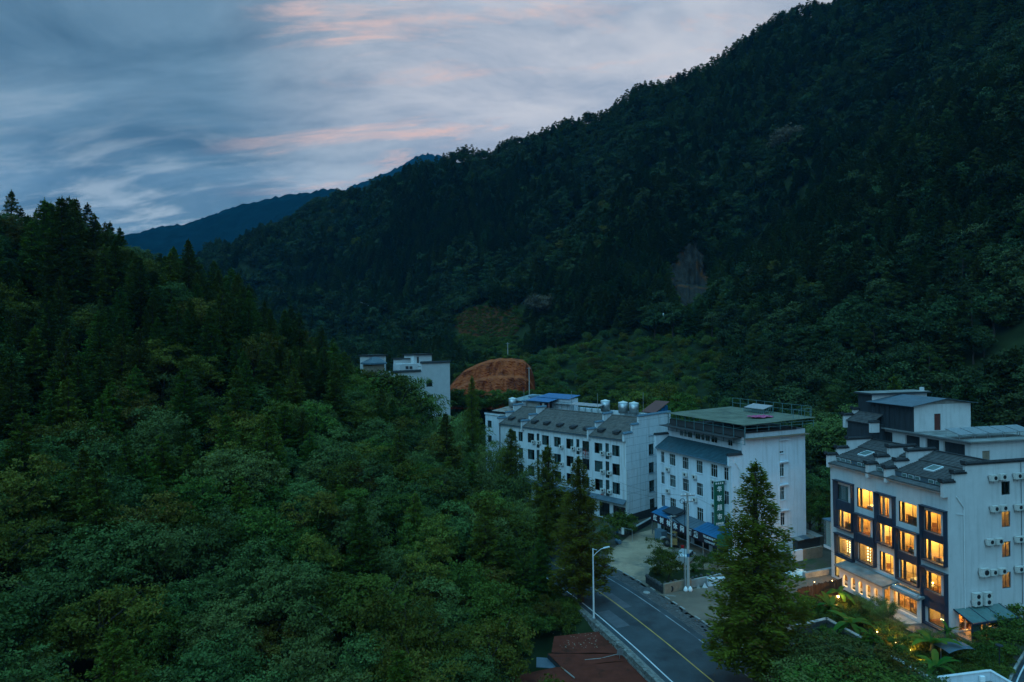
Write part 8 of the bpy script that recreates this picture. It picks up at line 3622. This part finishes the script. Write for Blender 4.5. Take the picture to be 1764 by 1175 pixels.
# which of them show largest: paint discs front to back on a coarse picture
W_, H_ = 882, 588
buf = np.zeros((H_, W_), bool)
seen = np.zeros(len(PTS))
order = sorted(range(len(PTS)), key=lambda i: PTS[i][1])
# the buildings hide what is behind them
BLD = [(65, 100, [(1425, 800), (1764, 790), (1764, 1175), (1425, 1000)]), (90, 110, [(1130, 720), (1390, 720), (1390, 950), (1130, 900)]), (110, 140, [(860, 740), (1150, 720), (1130, 900), (960, 880)])]
bl_done = set()
for i in order:
    X, Y, Z, s, _, key, _, left = PTS[i]
    for j, (d0, _d, poly) in enumerate(BLD):
        if Y > d0 and j not in bl_done:
            bl_done.add(j)
            P = np.array(poly) / 2
            gx, gy = np.meshgrid(np.arange(W_), np.arange(H_))
            buf |= poly_dist(gx, gy, P) < 0
    Ht = SPECIES[key]['H'] * s
    rad = {'fir': 2.2, 'firb': 2.2, 'mfir': 2.6, 'bush': 1.4, 'bam': 2.4, 'pine': 2.2}.get(key, 3.4) * s
    u0, v0 = project(X, Y, Z + Ht)
    u1, v1 = project(X, Y, Z + Ht * .25)
    rp = rad * FPX / Y
    a0, a1, b0, b1 = int((u0 - rp) / 2), int((u0 + rp) / 2) + 1, int(v0 / 2), int(v1 / 2) + 1
    a0, a1, b0, b1 = max(a0, 0), min(a1, W_), max(b0, 0), min(b1, H_)
    if a1 <= a0 or b1 <= b0:
        continue
    w = buf[b0:b1, a0:a1]
    seen[i] = (~w).sum()
    w[:] = True
rank = sorted((i for i in range(len(PTS)) if PTS[i][5] not in ('bush', 'bam')), key=lambda i: -seen[i])
single = set(rank[:262])
bam_r = sorted((i for i in range(len(PTS)) if PTS[i][5] == 'bam'), key=lambda i: -seen[i])
single |= set(bam_r[:3])
bush_r = sorted((i for i in range(len(PTS)) if PTS[i][5] == 'bush'), key=lambda i: -seen[i])
single |= {i for i in bush_r[:40] if seen[i] > 12}


have = {(k, v) for k in SPECIES for v in SPECIES[k]['first']} | {(PTS[j][5], PTS[j][6] % len(SPECIES[PTS[j][5]]['crowns'])) for j in single}
for i in sorted(range(len(PTS)), key=lambda i: -seen[i]):
    kk = (PTS[i][5], PTS[i][6] % len(SPECIES[PTS[i][5]]['crowns']))
    if kk not in have:
        have.add(kk)
        single.add(i)


def where(X, Y, Z, left):
    """words for the place of a tree, by things one can find"""
    u, v = project(X, Y, Z + 8)
    if left:
        col = ('under the crest firs', 'below the far-mountain notch', 'below the falling treeline', 'below the hillside house', 'by the roadside bamboo')[int(np.searchsorted([230, 420, 620, 780], u))]
        row = ('', 'on the upper near slope', 'on the middle near slope', 'on the lower near slope', 'at the near slope foot')[int(np.searchsorted([470, 640, 810, 980], v))]
        if v < 470:
            return 'on the near skyline ' + ('among the tallest firs' if u < 230 else 'in the notch before the far mountain' if u < 420 else 'where it falls away')
        return row + ' ' + col
    col = ('beyond the near slope', 'above the orange bank', 'above the long inn roofs', 'above the olive canopy', 'over the gap before the hotel', 'above the hotel roofs')[int(np.searchsorted([760, 930, 1130, 1390, 1450], u))]
    row = ('far up the mountain', 'part way up the mountain', 'low on the mountain', 'at the mountain foot')[int(np.searchsorted([420, 530, 620], v))]
    return row + ' ' + col


for i in sorted(single, key=lambda i: -seen[i]):
    X, Y, Z, s, rz, key, var, left = PTS[i]
    f = {'fir': 1.25, 'firb': 1.2}.get(key, 1.0) * s
    lab = '%s%s %s' % ('big ' if f > .95 else 'small ' if f < .72 else '', SPECIES[key]['label'], where(X, Y, Z, left))
    plant(key, var, (X, Y, Z), s, rz, lab, lab.replace('tree ', 'trees ', 1))
rest = [p[:7] for i, p in enumerate(PTS) if i not in single]
# every kind needs one standing plant to be copied from; leave out the few that have none
rest = [p for p in rest if SPECIES[p[5]]['first'].get(p[6] % len(SPECIES[p[5]]['crowns'])) is not None]
scatter('forest', [p for p in rest if p[5] != 'bush'], 'dense dark mixed forest covering the mountain and the slope', 'forest')
scatter('shrubbery', [p for p in rest if p[5] == 'bush'], 'low green shrubs filling gaps at the wood edges and terraces', 'shrubs')

for k, (u, v, y, lab) in enumerate(((990, 1046, 78, 'leafy bush at the wall foot under the street lamp'), (968, 1056, 77, 'bush behind the upper corner of the red-brown roof'), (945, 1066, 76, 'bush hanging over the red-brown roof edge'), (1008, 1060, 75, 'bush between the street lamp and the red-brown roof'),
                                    (925, 1084, 74, 'dark bush at the far eave of the red-brown shed'), (905, 1105, 70, 'bush in the notch of the red-brown roof'), (978, 1075, 74, 'low bush touching the top of the red-brown roof'))):
    top_to('bush', u, v, y, k, 1.25, lab, 'bushes behind the red-roofed shed')

# undergrowth of the garden and banks
ug = []
rr = random.Random(33)
for k in range(520):
    u, v = rr.uniform(1374, 1764), rr.uniform(1040, 1200)
    g = ground(u, v)
    X_, Y_ = (g - FC.o).dot(FC.e2), (g - FC.o).dot(FC.e1)
    if X_ > -.4 and Y_ > -.5 or (-3.6 < X_ < 0 and Y_ > -2.6):
        continue
    if X_ > 1.5 and Y_ > -2.6 or 1500 < u < 1640 and v < 1112 or 1636 < u < 1728 and v < 1124:
        continue
    if poly_dist(np.array([g.x]), np.array([g.y]), np.array([tuple(ground(a, b).xy) for a, b in ((1722, 1220), (1730, 1180), (1745, 1150), (1764, 1115), (1900, 1115), (1900, 1220))]))[0] < .3:
        continue
    ug.append((g.x, g.y, -.1, rr.uniform(.25, .62), rr.uniform(0, 6), 'bush', rr.randrange(2)))
for k in range(260):
    t = rr.random()
    i = rr.randrange(6, 44)
    p, q = ROADP[i], ROADP[i + 1]
    n = Vector(((q - p).y, -(q - p).x, 0)).normalized()
    c = p.lerp(q, rr.random()) - n * rr.uniform(5.4, 7.5)
    u, v = project(c.x, c.y, -1)
    if v > 1075:
        continue
    ug.append((c.x, c.y, hz1(c.x, c.y) - .3 if c.y > 75 else -1.5, rr.uniform(.4, .9), rr.uniform(0, 6), 'bush', rr.randrange(2)))
for k in range(170):
    u, v = rr.uniform(850, 1012), rr.uniform(1036, 1150)
    g = ground(u, v, -2.6)
    if poly_dist(np.array([g.x]), np.array([g.y]), FOOT[5])[0] < .6 or g.x > 39.3 / .93 - .398 * g.y - 6.2:
        continue
    ug.append((g.x, g.y, min(-2.0, hz1(g.x, g.y) + .1), rr.uniform(.6, 1.25), rr.uniform(0, 6), 'bush', rr.randrange(2)))
scatter('undergrowth', ug, 'leafy ground cover between the garden plants and along the road bank', 'ground cover')


# crop plot on the slope and rows of round bushes
def ray_ground(u, v, d0=120, d1=520):
    """where the line of sight meets the hillside"""
    D = np.arange(d0, d1, 1.0)
    r = ray(u, v)
    z = CAM_H + r.z * D
    h = hz(r.x * D, D)
    k = np.argmax(h > z)
    return Vector((r.x * D[k], D[k], h[k])) if h[k] > z[k] else None


def plot():
    pol = np.array([(772, 532), (885, 528), (902, 556), (884, 584), (806, 594), (786, 566)], float)
    us, vs_ = np.arange(766, 910, 3.0), np.arange(524, 600, 3.0)
    idx, V, F = {}, [], []
    for i, u in enumerate(us):
        for j, v in enumerate(vs_):
            if poly_dist(np.array([u]), np.array([v]), pol)[0] < 2:
                p = ray_ground(u, v)
                if p is not None:
                    idx[(i, j)] = len(V)
                    V.append((p.x, p.y, p.z + .5))
    for (i, j), a in idx.items():
        q = [idx.get(k) for k in ((i, j), (i + 1, j), (i + 1, j + 1), (i, j + 1))]
        if None not in q and max(V[k][1] for k in q) - min(V[k][1] for k in q) < 12:
            F.append(tuple(q))
    m = MB()
    m.add(V, F, M_FIELD)
    tag(m.build('crop_plot'), 'reddish soil plot dotted with small plants on the slope', 'field', kind='structure')
    pts, rim = [], []
    r2 = random.Random(6)
    for v in np.arange(533, 592, 3.4):
        for u in np.arange(770, 904, 4.6):
            uu, vv = u + r2.uniform(-1, 1) + (v % 7) * .6, v + r2.uniform(-.7, .7)
            if poly_dist(np.array([uu]), np.array([vv]), pol)[0] < -2 and r2.random() < .85:
                p = ray_ground(uu, vv)
                if p is not None:
                    pts.append((p.x, p.y, p.z + .4, r2.uniform(.38, .62), r2.uniform(0, 6), 'bush', r2.randrange(2)))
    for c_, pol_ in (((840, 560), pol),):
        cc = np.array(c_, float)
        for i in range(len(pol_)):
            for t in np.arange(0, 1, .16):
                q = pol_[i] * (1 - t) + pol_[(i + 1) % len(pol_)] * t
                q = cc + (q - cc) * r2.uniform(.86, 1.06)
                p = ray_ground(q[0], q[1])
                if p is not None and r2.random() < .75:
                    rim.append((p.x, p.y - 1.0, p.z - .3, r2.uniform(.5, 1.3), r2.uniform(0, 6), 'bush', r2.randrange(2)))
    for v in np.arange(588, 700, 4.5):
        for u in np.arange(776, 960, 5.5):
            uu, vv = u + r2.uniform(-2.5, 2.5), v + r2.uniform(-2, 2)
            p = ray_ground(uu, vv, 186)
            top_ = np.interp(uu, [764, 800, 842, 870, 902, 920, 930], [672, 638, 620, 617, 620, 648, 700])
            if p is not None and (vv < top_ + 1 or uu > 918) and r2.random() < .8:
                rim.append((p.x, p.y, p.z - .3, r2.uniform(.7, 1.5), r2.uniform(0, 6), 'bush', r2.randrange(2)))
    for uu in np.arange(774, 930, 1.6):
        p = at_depth(uu + r2.uniform(-2, 2), 684 + r2.uniform(-9, 12), 177)
        rim.append((p.x, p.y, p.z - 1.6, r2.uniform(.6, 1.5), r2.uniform(0, 6), 'bush', r2.randrange(2)))
    for pu, pv in ((790, 647), (815, 630), (846, 618), (875, 615), (905, 622), (916, 636), (921, 650), (923, 664), (918, 672)):
        for q in range(3):
            p = at_depth(pu + r2.uniform(-5, 5), pv + r2.uniform(-1, 2), 195)
            rim.append((p.x, p.y, p.z - .7, r2.uniform(.5, 1.0), r2.uniform(0, 6), 'bush', r2.randrange(2)))
    for v in np.arange(500, 580, 5.0):
        for u in np.arange(1130, 1245, 6.0):
            uu, vv = u + r2.uniform(-3, 3), v + r2.uniform(-2, 2)
            p = ray_ground(uu, vv)
            if p is not None and vv > np.interp(uu, [1130, 1160, 1180, 1200, 1225, 1245], [505, 520, 546, 530, 512, 500]):
                rim.append((p.x, p.y, p.z - .3, r2.uniform(.8, 2.0), r2.uniform(0, 6), 'bush', r2.randrange(2)))
    scatter('rim_shrubs', rim, 'ragged shrubs round the edges of the plot and the rock scar', 'shrubs')
    scatter('crop_plants', pts, 'small crop plants in rows on the reddish plot', 'crops')
    pts = []
    for v in np.arange(632, 682, 6.0):
        for u in np.arange(1000, 1095, 8.0):
            uu, vv = u + r2.uniform(-2, 2) + (v % 12) * .5, v + r2.uniform(-1.2, 1.2)
            p = ray_ground(uu, vv)
            if p is not None:
                pts.append((p.x, p.y, p.z, r2.uniform(.75, 1.05), r2.uniform(0, 6), 'bush', r2.randrange(2)))
    scatter('terrace_bushes', pts, 'rows of round dark bushes planted on the terraces above the roofs', 'bushes')


plot()


def rock_scar():
    pol = np.array([(1148, 452), (1160, 446), (1172, 424), (1190, 412), (1204, 420), (1214, 446), (1230, 478), (1226, 500), (1208, 518), (1186, 540), (1172, 538), (1164, 500), (1154, 476)], float)
    U, Vv = np.meshgrid(np.arange(1142, 1236, 2.2), np.arange(406, 546, 2.4), indexing='ij')
    dist = poly_dist(U, Vv, pol)
    rg2 = np.random.default_rng(8)
    n, r = U.shape
    D = np.arange(170, 350, 1.5)
    idx, V, F = {}, [], []
    for i in range(n):
        for j in range(r):
            if dist[i, j] > 2.0 + rg2.normal(0, 1.5):
                continue
            q = ray(U[i, j], Vv[i, j])
            h = hz(q.x * D, D)
            k = int(np.argmax(h > CAM_H + q.z * D))
            inn = min(1.0, max(0.0, -dist[i, j] / 9))
            cr = float(vnoise(U[i, j] / 5, Vv[i, j] / 45)) * .6 + float(vnoise(U[i, j] / 12 + 7, Vv[i, j] / 30)) * .8 - .4
            e1, e0 = float(h[k] - CAM_H - q.z * D[k]), float(CAM_H + q.z * D[k - 1] - h[k - 1])
            dk = D[k] - 1.5 * e1 / max(e1 + e0, 1e-6)
            p = at_depth(U[i, j], Vv[i, j], dk - 1.2 - 7.0 * inn * max(0, cr) - float(rg2.random()) * .5)
            idx[(i, j)] = len(V)
            V.append(tuple(p))
    for (i, j) in idx:
        q = [idx.get(k) for k in ((i, j), (i + 1, j), (i + 1, j + 1), (i, j + 1))]
        if None not in q:
            F.append(tuple(q))
    m = MB()
    m.add(V, F, M_ROCK)
    tag(m.build('rock_scar'), 'bare grey-brown landslip rock face high in the dark forest', 'rock face', kind='structure')


rock_scar()

_a, _b = ray_ground(622, 533), ray_ground(642, 546)
m = MB()
m.tube([_a + Vector((0, -1, 4)), (_a + _b) / 2 + Vector((0, -1, 5)), _b + Vector((0, -1, 4.5))], [.18, .22, .14], M_POLE, 6)
tag(m.build('bare_trunk'), 'bare pale leaning trunk on the dark slope above the white house', 'trunk')

# ------------------------------------------------------------------ air
hb = MB()
mh = bpy.data.materials.new('thin_evening_air')
mh.use_nodes = True
nt = mh.node_tree
nt.nodes.clear()
vo = nt.nodes.new('ShaderNodeVolumePrincipled')
vo.inputs['Color'].default_value = (.08, .55, 1.0, 1)
vo.inputs['Density'].default_value = 7e-5
vo.inputs['Anisotropy'].default_value = 0.0
ou = nt.nodes.new('ShaderNodeOutputMaterial')
nt.links.new(vo.outputs[0], ou.inputs['Volume'])
hb.box((-3900, -140, -16), (1900, 3400, 900), mh)
tag(hb.build('haze'), 'thin blue evening haze filling the whole valley', 'haze', kind='stuff')
